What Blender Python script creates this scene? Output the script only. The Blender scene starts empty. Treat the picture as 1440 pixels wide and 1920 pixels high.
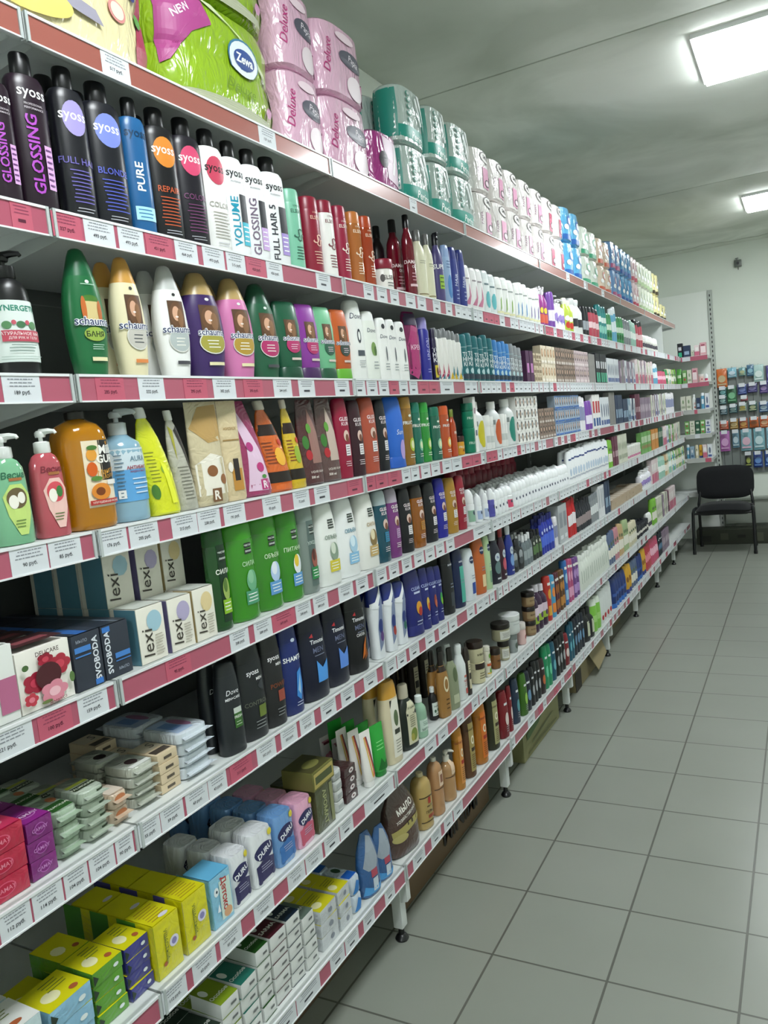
import bpy, bmesh, math, random
from mathutils import Vector, Matrix
from mathutils.geometry import tessellate_polygon

random.seed(7)
S = bpy.context.scene
COL = S.collection
PI = math.pi

# ------------------------------------------------------------------ camera, world, exposure
cam_d = bpy.data.cameras.new('camera')
cam_d.sensor_fit = 'VERTICAL'; cam_d.sensor_height = 36.0
cam_d.lens = 27.72; cam_d.clip_start = .02; cam_d.clip_end = 60
cam = bpy.data.objects.new('camera', cam_d); COL.objects.link(cam)
YAW, PITCH, ROLL = -.4970, -.1035, -.1033
_fw = Vector((math.sin(YAW)*math.cos(PITCH), math.cos(YAW)*math.cos(PITCH), math.sin(PITCH)))
_r0 = Vector((math.cos(YAW), -math.sin(YAW), 0)); _u0 = _r0.cross(_fw)
_r = math.cos(ROLL)*_r0 + math.sin(ROLL)*_u0; _u = -math.sin(ROLL)*_r0 + math.cos(ROLL)*_u0
cam.matrix_world = Matrix(((_r.x, _u.x, -_fw.x, 1.1438), (_r.y, _u.y, -_fw.y, 0), (_r.z, _u.z, -_fw.z, 1.6014), (0, 0, 0, 1)))
S.camera = cam
w = bpy.data.worlds.new('world'); S.world = w; w.use_nodes = True
w.node_tree.nodes['Background'].inputs[0].default_value = (.55, .6, .62, 1)
w.node_tree.nodes['Background'].inputs[1].default_value = .25
S.view_settings.view_transform = 'Standard'; S.view_settings.look = 'None'
S.view_settings.gamma = 1; S.view_settings.use_curve_mapping = False
S.view_settings.exposure = 0.3
LAMP = 34.0                      # emission strength of the ceiling panels

# ------------------------------------------------------------------ materials
def lin(h):
    h = h.lstrip('#'); o = []
    for i in (0, 2, 4):
        c = int(h[i:i+2], 16)/255
        o.append(c/12.92 if c <= .04045 else ((c+.055)/1.055)**2.4)
    return (*o, 1)
_M = {}
def mat(h, kind='plastic'):
    k = (h, kind)
    if k in _M: return _M[k]
    m = bpy.data.materials.new(kind+'_'+h); m.use_nodes = True
    nt = m.node_tree; b = nt.nodes['Principled BSDF']
    b.inputs['Base Color'].default_value = lin(h)
    R = {'plastic': .32, 'paper': .55, 'ink': .4, 'liquid': .12, 'film': .28, 'board': .6, 'metal': .4, 'cloth': .95, 'foil': .3, 'clear': .05, 'rail': .3}[kind]
    b.inputs['Roughness'].default_value = R
    if kind == 'liquid':
        b.inputs['Transmission Weight'].default_value = .25; b.inputs['IOR'].default_value = 1.4
        b.inputs['Coat Weight'].default_value = .6; b.inputs['Coat Roughness'].default_value = .05
    if kind == 'clear':
        b.inputs['Transmission Weight'].default_value = .8; b.inputs['IOR'].default_value = 1.3
    if kind in ('film', 'foil'):
        b.inputs['Coat Weight'].default_value = .8; b.inputs['Coat Roughness'].default_value = .12
        tc = nt.nodes.new('ShaderNodeTexCoord'); n = nt.nodes.new('ShaderNodeTexNoise'); bp = nt.nodes.new('ShaderNodeBump')
        mp = nt.nodes.new('ShaderNodeMapping'); mp.inputs['Scale'].default_value = (7, 7, 2.2) if kind == 'film' else (6, 6, 6)
        n.inputs['Scale'].default_value = 3.5; n.inputs['Detail'].default_value = 2; n.inputs['Distortion'].default_value = 2.5
        bp.inputs['Strength'].default_value = .38 if kind == 'film' else .25; bp.inputs['Distance'].default_value = .02
        nt.links.new(tc.outputs['Object'], mp.inputs[0]); nt.links.new(mp.outputs[0], n.inputs['Vector'])
        nt.links.new(n.outputs[0], bp.inputs['Height']); nt.links.new(bp.outputs[0], b.inputs['Normal'])
        nt.links.new(bp.outputs[0], b.inputs['Coat Normal'])
    if kind == 'rail':
        b.inputs['Coat Weight'].default_value = .5; b.inputs['Coat Roughness'].default_value = .1
    if kind == 'cloth':
        b.inputs['Sheen Weight'].default_value = .1
    _M[k] = m; return m
def node_mat(name, rough=.5):
    m = bpy.data.materials.new(name); m.use_nodes = True
    b = m.node_tree.nodes['Principled BSDF']; b.inputs['Roughness'].default_value = rough
    return m, m.node_tree, b

# ------------------------------------------------------------------ geometry collector
class Geo:
    def __init__(s): s.v = []; s.f = []; s.m = []; s.mats = []; s.sm = []
    def mi(s, m):
        if m not in s.mats: s.mats.append(m)
        return s.mats.index(m)
    def add(s, vs, fs, m, smooth=False):
        o = len(s.v); i = s.mi(m); s.v += [tuple(v) for v in vs]
        for f in fs: s.f.append([a+o for a in f]); s.m.append(i); s.sm.append(smooth)
    def merge(s, g):
        o = len(s.v); s.v += g.v
        for f, mi, sm in zip(g.f, g.m, g.sm): s.f.append([a+o for a in f]); s.m.append(s.mi(g.mats[mi])); s.sm.append(sm)
    def box(s, x0, x1, y0, y1, z0, z1, m, bev=0):
        if not bev:
            v = [(x, y, z) for x in (x0, x1) for y in (y0, y1) for z in (z0, z1)]
            s.add(v, [(0,1,3,2),(4,6,7,5),(0,4,5,1),(2,3,7,6),(0,2,6,4),(1,5,7,3)], m); return s
        bm = bmesh.new(); bmesh.ops.create_cube(bm, size=1)
        for q in bm.verts: q.co = Vector(((x0+x1)/2+q.co.x*(x1-x0), (y0+y1)/2+q.co.y*(y1-y0), (z0+z1)/2+q.co.z*(z1-z0)))
        bmesh.ops.bevel(bm, geom=bm.edges[:], offset=bev, segments=2, affect='EDGES', profile=.7)
        bm.verts.index_update(); s.add([q.co[:] for q in bm.verts], [[q.index for q in f.verts] for f in bm.faces], m, True); bm.free(); return s
    def tube(s, pts, r, m, seg=10, cap=True):
        pts = [Vector(p) for p in pts]; vs = []; fs = []
        for i, p in enumerate(pts):
            t = (pts[min(i+1, len(pts)-1)]-pts[max(i-1, 0)]).normalized()
            a = t.orthogonal() if abs(t.z) > .9 else t.cross(Vector((0, 0, 1)))
            a.normalize()
            if i and a.dot(pa) < 0: a = -a
            b = t.cross(a); pa = a; rr = r[i] if isinstance(r, (list, tuple)) else r
            vs += [p+rr*(math.cos(k*2*PI/seg)*a+math.sin(k*2*PI/seg)*b) for k in range(seg)]
        for i in range(len(pts)-1):
            for k in range(seg): k2 = (k+1) % seg; fs.append((i*seg+k, i*seg+k2, (i+1)*seg+k2, (i+1)*seg+k))
        if cap: fs += [list(range(seg))[::-1], [(len(pts)-1)*seg+k for k in range(seg)]]
        s.add(vs, fs, m, True); return s
    def lathe(s, prof, m, c=(0, 0, 0), seg=24):
        vs = []; fs = []
        for r, z in prof: vs += [(c[0]+r*math.cos(k*2*PI/seg), c[1]+r*math.sin(k*2*PI/seg), c[2]+z) for k in range(seg)]
        for i in range(len(prof)-1):
            for k in range(seg): k2 = (k+1) % seg; fs.append((i*seg+k, i*seg+k2, (i+1)*seg+k2, (i+1)*seg+k))
        fs += [list(range(seg))[::-1], [(len(prof)-1)*seg+k for k in range(seg)]]
        s.add(vs, fs, m, True); return s
    def mesh(s, name, ang=40):
        me = bpy.data.meshes.new(name); me.from_pydata(s.v, [], s.f)
        for m in s.mats: me.materials.append(m)
        me.polygons.foreach_set('material_index', s.m); me.polygons.foreach_set('use_smooth', s.sm)
        if any(s.sm): me.set_sharp_from_angle(angle=math.radians(ang))
        me.update(); return me
def link(name, data=None, parent=None, loc=(0, 0, 0), rz=0, kind=None):
    o = bpy.data.objects.new(name, data); COL.objects.link(o); o.parent = parent
    o.location = loc; o.rotation_euler = (0, 0, rz)
    if kind: o['kind'] = kind
    return o
def tag(o, label, cat, group=None):
    o['label'] = label; o['category'] = cat
    if group: o['group'] = group
    return o

# ------------------------------------------------------------------ lettering
_T = {}
def text_mesh(t, bold=0, shear=0):
    k = (t, bold, shear)
    if k in _T: return _T[k]
    c = bpy.data.curves.new('lettering', 'FONT'); c.body = t; c.size = 1; c.align_x = 'CENTER'; c.align_y = 'CENTER'
    c.resolution_u = 2; c.offset = bold; c.shear = shear; c.space_line = .85
    o = bpy.data.objects.new('lettering', c)
    me = bpy.data.meshes.new_from_object(o)
    r = ([v.co[:2] for v in me.vertices], [list(p.vertices) for p in me.polygons])
    bpy.data.objects.remove(o); bpy.data.curves.remove(c); bpy.data.meshes.remove(me)
    if r[0]:
        xs = [v[0] for v in r[0]]; cx = (min(xs)+max(xs))/2; wd = max(xs)-min(xs)
        ys = [v[1] for v in r[0]]; cy = (min(ys)+max(ys))/2
        r = ([(v[0]-cx, v[1]-cy) for v in r[0]], r[1], wd, max(ys)-min(ys))
    _T[k] = r; return r

# ------------------------------------------------------------------ lofted bodies: front faces +X, width along Y
def interp(st, v):
    if v <= st[0][0]: return st[0][1:]
    for a, b in zip(st, st[1:]):
        if v <= b[0]:
            t = (v-a[0])/max(b[0]-a[0], 1e-6); return tuple(a[i]+(b[i]-a[i])*t for i in (1, 2, 3))
    return st[-1][1:]
def section(a, b, n, seg):
    o = []
    for k in range(seg):
        t = 2*PI*k/seg; c, s_ = math.cos(t), math.sin(t)
        o.append((b*math.copysign(abs(c)**(2/n), c), a*math.copysign(abs(s_)**(2/n), s_)))
    return o
def loft(g, st, W, D, H, m, seg=28, v0=None, v1=None, zoff=0):
    """st: (v, half width fraction, half depth fraction, exponent)"""
    rows = [q for q in st if (v0 is None or q[0] >= v0-1e-6) and (v1 is None or q[0] <= v1+1e-6)]
    vs = []; fs = []
    for v, fa, fb, n in rows:
        vs += [(x, y, v*H+zoff) for x, y in section(max(fa*W/2, 1e-4), max(fb*D/2, 1e-4), n, seg)]
    for i in range(len(rows)-1):
        for k in range(seg): k2 = (k+1) % seg; fs.append((i*seg+k, i*seg+k2, (i+1)*seg+k2, (i+1)*seg+k))
    fs += [list(range(seg))[::-1], [(len(rows)-1)*seg+k for k in range(seg)]]
    g.add(vs, fs, m, True)
class Surf:
    """maps (arc length u from the front centre line, height z) onto the body"""
    def __init__(s, st, W, D, H, boxy=False): s.st, s.W, s.D, s.H, s.boxy, s.c = st, W, D, H, boxy, {}
    def at(s, u, z, e):
        if s.boxy:
            a, b = s.W/2, s.D/2
            if abs(u) <= a+1e-5: return (b+e, u, z)
            return (b-(abs(u)-a), math.copysign(a+e, u), z)
        k = round(z/s.H, 2)
        if k not in s.c:
            fa, fb, n = interp(s.st, k); a, b = fa*s.W/2, fb*s.D/2
            pts = []
            for i in range(41):
                t = PI*i/40; c, q = math.cos(t), math.sin(t)
                pts.append((b*math.copysign(abs(c)**(2/n), c), a*abs(q)**(2/n)))
            L = [0]
            for p, q in zip(pts, pts[1:]): L.append(L[-1]+math.hypot(p[0]-q[0], p[1]-q[1]))
            s.c[k] = (pts, L, a, b)
        pts, L, a, b = s.c[k]; t = min(abs(u), L[-1]*.999)
        i = 0
        while i < 39 and L[i+1] < t: i += 1
        f = (t-L[i])/max(L[i+1]-L[i], 1e-9)
        x = pts[i][0]+(pts[i+1][0]-pts[i][0])*f; y = pts[i][1]+(pts[i+1][1]-pts[i][1])*f
        nx, ny = x/max(b*b, 1e-8), y/max(a*a, 1e-8); l = math.hypot(nx, ny) or 1
        return (x+e*nx/l, math.copysign(1, u)*(y+e*ny/l), z)
def art(g, ops, sf, rnd, kind='ink', lod=0):
    """printing: coordinates u in widths (0 = front centre), v in heights"""
    W, H = sf.W, sf.H; e = .0005 if W < .12 else W*.004; de = .00025 if W < .12 else W*.0016
    D = sf.D
    for op in ops:
        c = op[0]; e += de if c != 'k' else 0; c = 't' if c == 'k' else c; top = c.isupper()
        if top: P = lambda u, v, e=e: (D/2-v*D, u*W, H+e-.0003)
        else: P = lambda u, v, e=e: sf.at(u*W, v*H, e)
        SY = D if top else H
        c = c.lower()
        if c == 'r':
            _, u0, v0, u1, v1, col = op[:6]
            nu = max(1, min(12, int(abs(u1-u0)*9))) if not (top or sf.boxy) else 1
            nv = max(1, min(10, int(abs(v1-v0)*12))) if not (top or sf.boxy) else 1
            vs = [P(u0+(u1-u0)*i/nu, v0+(v1-v0)*j/nv) for j in range(nv+1) for i in range(nu+1)]
            fs = [(j*(nu+1)+i, j*(nu+1)+i+1, (j+1)*(nu+1)+i+1, (j+1)*(nu+1)+i) for j in range(nv) for i in range(nu)]
            g.add(vs, fs, mat(col, op[6] if len(op) > 6 else kind), True)
        elif c == 'e':
            _, u, v, ru, rv, col = op; N = 20 if lod == 0 else 10; R_ = 3 if W < .12 else 7
            vs = [P(u, v)]; fs = []
            for r in range(1, R_+1): vs += [P(u+ru*r/R_*math.cos(2*PI*k/N), v+rv*r/R_*math.sin(2*PI*k/N)) for k in range(N)]
            for k in range(N):
                k2 = (k+1) % N; fs.append((0, 1+k, 1+k2))
                for r in range(R_-1): o = 1+r*N; fs.append((o+k, o+N+k, o+N+k2, o+k2))
            g.add(vs, fs, mat(col, kind), True)
        elif c == 'p':
            pts, col = op[1], op[2]
            tr = tessellate_polygon([[Vector((a, b, 0)) for a, b in pts]])
            tris = [[pts[i] for i in t] for t in tr]
            for _ in range(1 if lod else 2 if W < .12 else 4):
                if top or sf.boxy: break
                nt = []
                for a, b, d in tris:
                    ab = ((a[0]+b[0])/2, (a[1]+b[1])/2); bd = ((b[0]+d[0])/2, (b[1]+d[1])/2); da = ((a[0]+d[0])/2, (a[1]+d[1])/2)
                    nt += [(a, ab, da), (ab, b, bd), (da, bd, d), (ab, bd, da)]
                tris = nt
            vs = []; fs = []
            for t in tris:
                fs.append((len(vs), len(vs)+1, len(vs)+2)); vs += [P(*q) for q in t]
            g.add(vs, fs, mat(col, kind))
        elif c == 't':
            _, t, u, v, size, col = op[:6]; rot = op[6] if len(op) > 6 else 0; bold = op[7] if len(op) > 7 else .01; sh = op[8] if len(op) > 8 else 0
            r = text_mesh(t, bold, sh)
            if not r[0]: continue
            pts, fs, wd, ht = r; k = size/ht*1.0      # size = letter block height in metres/fraction of SY
            k = size*SY/ht
            if abs(rot) > 45: k = min(k, (.4 if sf.boxy else .3)*W/ht, (.8 if sf.boxy else .5)*SY/wd)
            elif sf.boxy or top: k = min(k, .92*W/wd)
            ca, sa = math.cos(rot*PI/180), math.sin(rot*PI/180)
            vs = [P(u+(x*ca-y*sa)*k/W, v+(x*sa+y*ca)*k/SY) for x, y in pts]
            if top: fs = [f[::-1] for f in fs]
            g.add(vs, fs, mat(col, kind))
        elif c == 'l':
            _, u0, v0, u1, v1, n, col = op
            for i in range(n):
                vv = v1-(v1-v0)*(i+.5)/n; hh = (v1-v0)/n*.14; s0 = rnd.uniform(0, .12)*(u1-u0); s1 = rnd.uniform(0, .22)*(u1-u0)
                nu = 1 if (top or sf.boxy) else 4
                a, b = u0+s0, u1-s1
                vs = [P(a+(b-a)*q/nu, vv+d) for d in (-hh, hh) for q in range(nu+1)]
                g.add(vs, [(q, q+1, nu+2+q, nu+1+q) for q in range(nu)], mat(col, kind))

# ------------------------------------------------------------------ product shapes (v, width, depth, exponent)
ST = {
 'syoss': dict(st=[(0,.9,.9,2.4),(.012,.97,.97,2.4),(.3,1,1,2.4),(.78,.98,.98,2.4),(.82,.94,.94,2.4),(.85,.8,.84,2.3),(.862,.55,.6,2)], cap=[(.862,.5,.62,2),(.87,.52,.64,2),(.985,.5,.62,2),(1,.44,.55,2)]),
 'schauma': dict(st=[(0,.68,.8,2.3),(.015,.74,.88,2.3),(.15,.86,.95,2.3),(.32,.97,1,2.2),(.45,1,1,2.2),(.6,.93,.95,2.2),(.7,.83,.88,2.2),(.78,.71,.8,2.2)], cap=[(.78,.71,.8,2.2),(.86,.57,.66,2.2),(.94,.44,.52,2.1),(.985,.33,.4,2),(1,.2,.25,2)]),
 'oval': dict(st=[(0,.86,.86,2.5),(.015,.93,.93,2.5),(.3,1,1,2.5),(.6,.98,.98,2.4),(.8,.92,.92,2.4)], cap=[(.8,.9,.9,2.4),(.93,.82,.82,2.4),(.985,.72,.74,2.3),(1,.6,.62,2.2)]),
 'dove': dict(st=[(0,.93,.9,2.8),(.015,.98,.97,2.8),(.3,1,1,2.8),(.7,.9,.92,2.8),(.86,.8,.85,2.6)], cap=[(.86,.79,.84,2.6),(.96,.72,.78,2.4),(.99,.62,.7,2.2),(1,.5,.6,2)]),
 'cond': dict(st=[(.155,.86,.9,2.4),(.17,.9,.95,2.4),(.4,.97,1,2.4),(.7,1,.85,2.6),(.93,.88,.5,2.8),(.985,.8,.3,3),(1,.72,.2,3)], cap=[(0,.88,.92,2.5),(.01,.94,.98,2.5),(.14,.9,.94,2.4),(.155,.85,.9,2.4)]),
 'tube': dict(st=[(.1,.8,.85,2.3),(.13,.92,.95,2.3),(.45,.97,.7,2.2),(.8,1,.3,2.5),(.95,1,.06,4),(1,1,.05,5)], cap=[(0,.7,.75,2.3),(.01,.75,.8,2.3),(.1,.72,.78,2.3)]),
 'cyl': dict(st=[(0,.92,.92,2),(.012,.98,.98,2),(.04,1,1,2),(.8,1,1,2),(.83,.96,.96,2)], cap=[(.83,.97,.97,2),(.96,.94,.94,2),(.99,.86,.86,2),(1,.7,.7,2)]),
 'neck': dict(st=[(0,.9,.9,2.2),(.015,.98,.98,2.2),(.05,1,1,2.2),(.6,1,1,2.2),(.7,.92,.92,2.1),(.76,.7,.74,2),(.8,.5,.54,2),(.84,.44,.5,2)], cap=[(.84,.52,.56,2),(.99,.5,.54,2),(1,.42,.46,2)]),
 'jug': dict(st=[(0,.9,.9,2.6),(.015,.97,.97,2.6),(.05,1,1,2.6),(.72,1,1,2.6),(.82,.93,.93,2.4),(.88,.75,.78,2.2),(.91,.5,.54,2),(.93,.34,.4,2)], cap=[(.93,.36,.42,2),(.99,.36,.42,2),(1,.3,.36,2)]),
 'pump': dict(st=[(0,.9,.9,2.4),(.015,.98,.98,2.4),(.2,1,1,2.4),(.55,.93,.95,2.3),(.66,.86,.9,2.2),(.72,.66,.76,2.1),(.745,.45,.6,2)], cap=[(.745,.42,.62,2),(.755,.46,.66,2),(.84,.44,.64,2),(.85,.3,.42,2)]),
 'pumpcyl': dict(st=[(0,.92,.92,2),(.015,.99,.99,2),(.05,1,1,2),(.6,1,1,2),(.67,.9,.9,2),(.71,.6,.6,2),(.74,.4,.4,2)], cap=[(.74,.42,.42,2),(.84,.42,.42,2),(.85,.28,.28,2)]),
 'spray': dict(st=[(0,.96,.96,2),(.01,1,1,2),(.78,1,1,2),(.82,.86,.86,2)], cap=[(.82,.84,.84,2),(.97,.8,.8,2),(1,.66,.66,2)]),
 'rollon': dict(st=[(0,.9,.9,2),(.03,.98,.98,2),(.1,1,1,2),(.4,.92,.92,2),(.56,.96,.96,2),(.6,.82,.82,2)], cap=[(.6,.86,.86,2),(.64,.9,.9,2),(.8,.86,.86,2),(.92,.66,.66,2),(.98,.36,.36,2),(1,.1,.1,2)]),
 'jar': dict(st=[(0,.86,.86,2),(.04,.94,.94,2),(.12,.97,.97,2),(.66,.97,.97,2),(.7,.9,.9,2)], cap=[(.7,1,1,2),(.73,1.02,1.02,2),(.97,1.02,1.02,2),(1,.97,.97,2)]),
 'jars2': dict(st=[(0,.86,.86,2),(.02,.95,.95,2),(.34,.95,.95,2),(.35,1,1,2),(.49,1,1,2),(.5,.88,.88,2),(.52,.95,.95,2),(.84,.95,.95,2)], cap=[(.85,1,1,2),(.98,1,1,2),(1,.95,.95,2)]),
 'hs': dict(st=[(0,.74,.8,2.4),(.015,.8,.88,2.4),(.2,.8,.9,2.3),(.42,.84,.92,2.2),(.6,.95,1,2.2),(.72,1,1,2.3)], cap=[(.72,1,1,2.3),(.85,.98,.9,2.4),(.96,.9,.7,2.4),(1,.7,.5,2.4)]),
 'flask': dict(st=[(0,.85,.88,3),(.02,.96,.97,3),(.1,1,1,3),(.55,1,1,2.8),(.68,.85,.9,2.4),(.76,.5,.62,2),(.79,.42,.52,2)], cap=[(.79,.46,.56,2),(.98,.44,.54,2),(1,.38,.46,2)]),
 'tall': dict(st=[(0,.9,.9,2.2),(.02,1,1,2.2),(.62,1,1,2.2),(.74,.72,.72,2),(.82,.5,.5,2)], cap=[(.82,.5,.5,2),(.86,.56,.56,2),(.97,.6,.6,2),(1,.5,.5,2)]),
 'pouch': dict(st=[(0,.9,.75,3),(.02,.97,.95,2.6),(.12,1,1,2.3),(.35,.98,.9,2.1),(.6,.93,.6,2),(.82,.82,.28,2.2),(.95,.72,.08,3),(1,.7,.04,4)], cap=None),
 'bag': dict(st=[(0,.92,.7,3),(.03,.99,.95,2.6),(.15,1,1,2.4),(.4,.98,.85,2.2),(.65,.97,.55,2.2),(.85,.96,.2,3),(.95,.97,.06,4),(1,.97,.05,5)], cap=None),
 'spout': dict(st=[(0,.95,.75,3),(.02,1,.95,2.6),(.12,1,1,2.3),(.35,.97,.85,2.1),(.55,.88,.6,2),(.72,.7,.4,2),(.85,.46,.26,2),(.9,.28,.26,2)], cap=[(.9,.26,.42,2),(.91,.3,.48,2),(.985,.3,.48,2),(1,.26,.42,2)]),
 'handle': dict(st=[(0,.8,.85,2.6),(.02,.92,.95,2.6),(.12,1,1,2.4),(.3,.96,1,2.4),(.5,.98,.9,2.3),(.7,.9,.7,2.2),(.85,.7,.4,2.2),(.95,.5,.2,2.4),(1,.4,.1,3)], cap=None),
 'roll4': dict(st=[(0,.86,.8,3),(.03,.97,.95,3.2),(.22,1,1,3.4),(.44,.99,.98,3.2),(.5,.96,.95,3.2),(.56,.99,.98,3.2),(.78,1,1,3.4),(.96,.96,.92,3.2),(1,.84,.72,3)], cap=None),
 'roll2': dict(st=[(0,.86,.82,2.6),(.04,.97,.96,2.8),(.46,1,1,2.8),(.5,.985,.985,2.8),(.54,1,1,2.8),(.94,.97,.95,2.8),(.985,.86,.8,2.6),(1,.7,.6,2.4)], cap=None),
 'wrap': dict(st=[(0,.9,.94,5),(.1,.98,.99,5),(.5,1,1,4.5),(.9,.97,.98,5),(1,.88,.92,5)], cap=None),
 'satchet': dict(st=[(0,.95,.95,3),(.3,1,1,3),(.7,1,1,3),(1,.9,.9,3)], cap=None),
}
def pump_head(g, W, H, m, z0):
    r = max(.004, W*.1)
    g.lathe([(r*.6, z0-.002), (r*.6, z0+H*.045)], m, seg=10)
    t = z0+H*.045
    g.lathe([(r*1.3, t-.002), (r*1.5, t+.003), (r*1.4, t+H*.035), (r*.9, t+H*.05)], m, seg=14)
    g.tube([(0, 0, t+H*.035), (r*2.2, r*1.2, t+H*.04), (r*3.6, r*2, t+H*.033), (r*3.9, r*2.2, t+H*.015)], [r*.95, r*.75, r*.55, r*.45], m, 8)
def trigger(g, W, H, m, z0):
    g.box(-W*.12, W*.3, -W*.1, W*.1, z0, z0+H*.05, m, .002)
    g.tube([(W*.1, 0, z0), (W*.26, 0, z0-H*.06)], W*.05, m, 6)

SPEC = {}
def spec(key, shape, asp, body, cap, desc, cat, name, ops=(), bk='plastic', n_=None, ck='plastic', printed=None, extra=None):
    SPEC[key] = dict(shape=shape, asp=asp, body=body, cap=cap, desc=desc, cat=cat, name=name, ops=list(ops), bk=bk, ck=ck,
                     printed=(shape in ('box', 'wrap', 'roll4', 'roll2', 'pouch', 'bag', 'tube', 'handle', 'cond', 'spout')) if printed is None else printed, extra=extra)
_PM = {}
def product_parts(key, W, D, H, lod):
    k = (key, round(W, 3), round(D, 3), round(H, 3), lod)
    if k in _PM: return _PM[k]
    sp = SPEC[key]; rnd = random.Random(key); out = []
    body = Geo(); seg = 28 if lod == 0 else 16
    boxy = sp['shape'] == 'box'
    if boxy:
        st = [(0,1,1,9),(1,1,1,9)]
        body.box(-D/2, D/2, -W/2, W/2, 0, H, mat(sp['body'], sp['bk'] if sp['bk'] != 'plastic' else 'paper'), .0012 if lod == 0 else 0)
        capst = None
    else:
        st = ST[sp['shape']]['st']; capst = ST[sp['shape']]['cap']
        loft(body, st, W, D, H, mat(sp['body'], sp['bk']), seg)
    allst = sorted((list(st)+list(capst or [])), key=lambda q: q[0])
    sf = Surf(allst, W, D, H, boxy); ag = Geo()
    ops = sp['ops'] if lod == 0 else [o for o in sp['ops'] if o[0] not in 'lL' and not (o[0] in 'tTk' and (o[4] < .035 or lod > 1))]
    art(ag, ops, sf, rnd, 'ink', lod)
    cg = None
    if capst:
        cg = Geo(); loft(cg, capst, W, D, H, mat(sp['cap'], sp['ck']), seg)
    if sp['shape'] in ('pump', 'pumpcyl'): pg = Geo(); pump_head(pg, W, H, mat(sp['cap'], 'plastic'), .85*H)
    else: pg = None
    if sp['extra'] == 'trigger' and cg: trigger(cg, W, H, mat(sp['cap'], 'plastic'), H*.97)
    if sp['extra'] == 'ends':                                   # crimped fins on a wrapped soap bar
        for s_ in (-1, 1):
            body.add([(s_*D/2*.95, -W*.4, H*.35), (s_*D/2*.95, W*.4, H*.35), (s_*(D/2+.012), W*.46, H*.55), (s_*(D/2+.012), -W*.46, H*.55), (s_*D/2*.95, -W*.4, H*.6), (s_*D/2*.95, W*.4, H*.6)],
                     [(0, 1, 2, 3), (3, 2, 5, 4)], mat(sp['body'], sp['bk']))
    if lod > 1 or (sp['printed'] and not cg):
        body.merge(ag)
        if cg: body.merge(cg)
        if pg: body.merge(pg)
        out = [('', body.mesh(sp['name']))]
    else:
        nm = {'box': 'carton'}.get(sp['shape'], 'body')
        if sp['printed']: body.merge(ag)
        out = [(nm, body.mesh(sp['name']+'_body'))]
        out.append(('cap', cg.mesh(sp['name']+'_cap')))
        if pg: out.append(('pump_head', pg.mesh(sp['name']+'_pump')))
        if ag.v and not sp['printed']: out.append(('label', ag.mesh(sp['name']+'_label')))
    if sp['extra'] == 'skew':                                   # the pouch top leans sideways towards its corner spout
        for me in {m_ for _, m_ in out}:
            for v in me.vertices: v.co.y -= .42*W*max(0, v.co.z/H)**1.6
    _PM[k] = out; return out
REG = []           # every product: object, description, shelf, position
def put(key, x, y, z, W, D, H, rz=0, lod=0, shelf=0, row=0, tier=0, lean=0):
    sp = SPEC[key]; pp = product_parts(key, W, D, H, lod)
    if len(pp) == 1 and not pp[0][0]: o = link(sp['name'], pp[0][1])
    else:
        o = link(sp['name'])
        for nm, me in pp: link(nm, me, o)
    o.location = (x, y, z); o.rotation_euler = (lean, 0, rz)
    REG.append(dict(o=o, sp=sp, key=key, shelf=shelf, row=row, tier=tier, y=y, x=x))
    return o

# ------------------------------------------------------------------ the products (colours, printing, wording)
K_ = '15161c'
def face(u, v, ru, rv, hair='6b4a32'):
    return [('e', u, v, ru, rv, hair), ('e', u-ru*.15, v+rv*.12, ru*.5, rv*.55, 'd9a98c'), ('e', u+ru*.35, v-rv*.2, ru*.42, rv*.7, '8a6242'), ('e', u-ru*.12, v-rv*.12, ru*.2, rv*.07, 'f4e4de')]
def flower(u, v, r, rv, c1, c2='f2c8d4'):
    return [('e', u+r*.6*math.cos(a), v+rv*.6*math.sin(a), r*.5, rv*.5, c1) for a in (0, 1.26, 2.5, 3.77, 5.03)] + [('e', u, v, r*.45, rv*.45, c2)]
def sy(key, body, disc, tx, name_t, tcol, d):
    spec(key, 'syoss', .6, body, '0c0c10', d, 'bottle', 'shampoo_bottle', [('e', .02, .66, .34, .115, disc), ('t', 'syoss', -.02, .66, .068, tx, 0, .012),
        ('t', name_t, .02, .38, .045, tcol), ('l', -.3, .1, .34, .33, 9, tcol), ('l', -.26, .04, .3, .08, 2, 'b8b8c0')])
spec('syoss_gloss', 'syoss', .6, '241322', '0c0c10', 'dark plum shampoo bottle with vertical purple lettering', 'bottle', 'shampoo_bottle',
     [('t', 'syoss', .02, .725, .068, 'f2f0f2', 0, .012), ('t', 'PROFESSIONAL', .02, .665, .014, 'c9c0c8'), ('t', 'PERFORMANCE', .02, .64, .014, 'c9c0c8'), ('t', 'GLOSSING', -.1, .35, .13, 'b04ac0', 90, .02), ('r', .14, .14, .36, .42, 'd9a6df'), ('l', .15, .15, .35, .41, 7, '6d3a78')])
sy('syoss_lilac', '16161e', 'a79bd6', 'f4f2fa', 'FULL HAIR', '6d64b4', 'black shampoo bottle with lilac disc')
sy('syoss_blue', '15161f', '7d8ce0', 'f4f2fa', 'BLONDE', '5560c4', 'black shampoo bottle with periwinkle disc')
sy('syoss_orange', '15151a', 'e08a32', 'f4f2f0', 'REPAIR', 'c25a34', 'black shampoo bottle with orange disc')
sy('syoss_pink', '1b1822', 'd84a74', 'f4f2f0', 'COLOR', '74406a', 'black shampoo bottle with pink disc')
sy('syoss_white', 'f2f1ef', 'cc4662', '222222', 'COLOR', 'a8a49c', 'white shampoo bottle with crimson disc')
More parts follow.
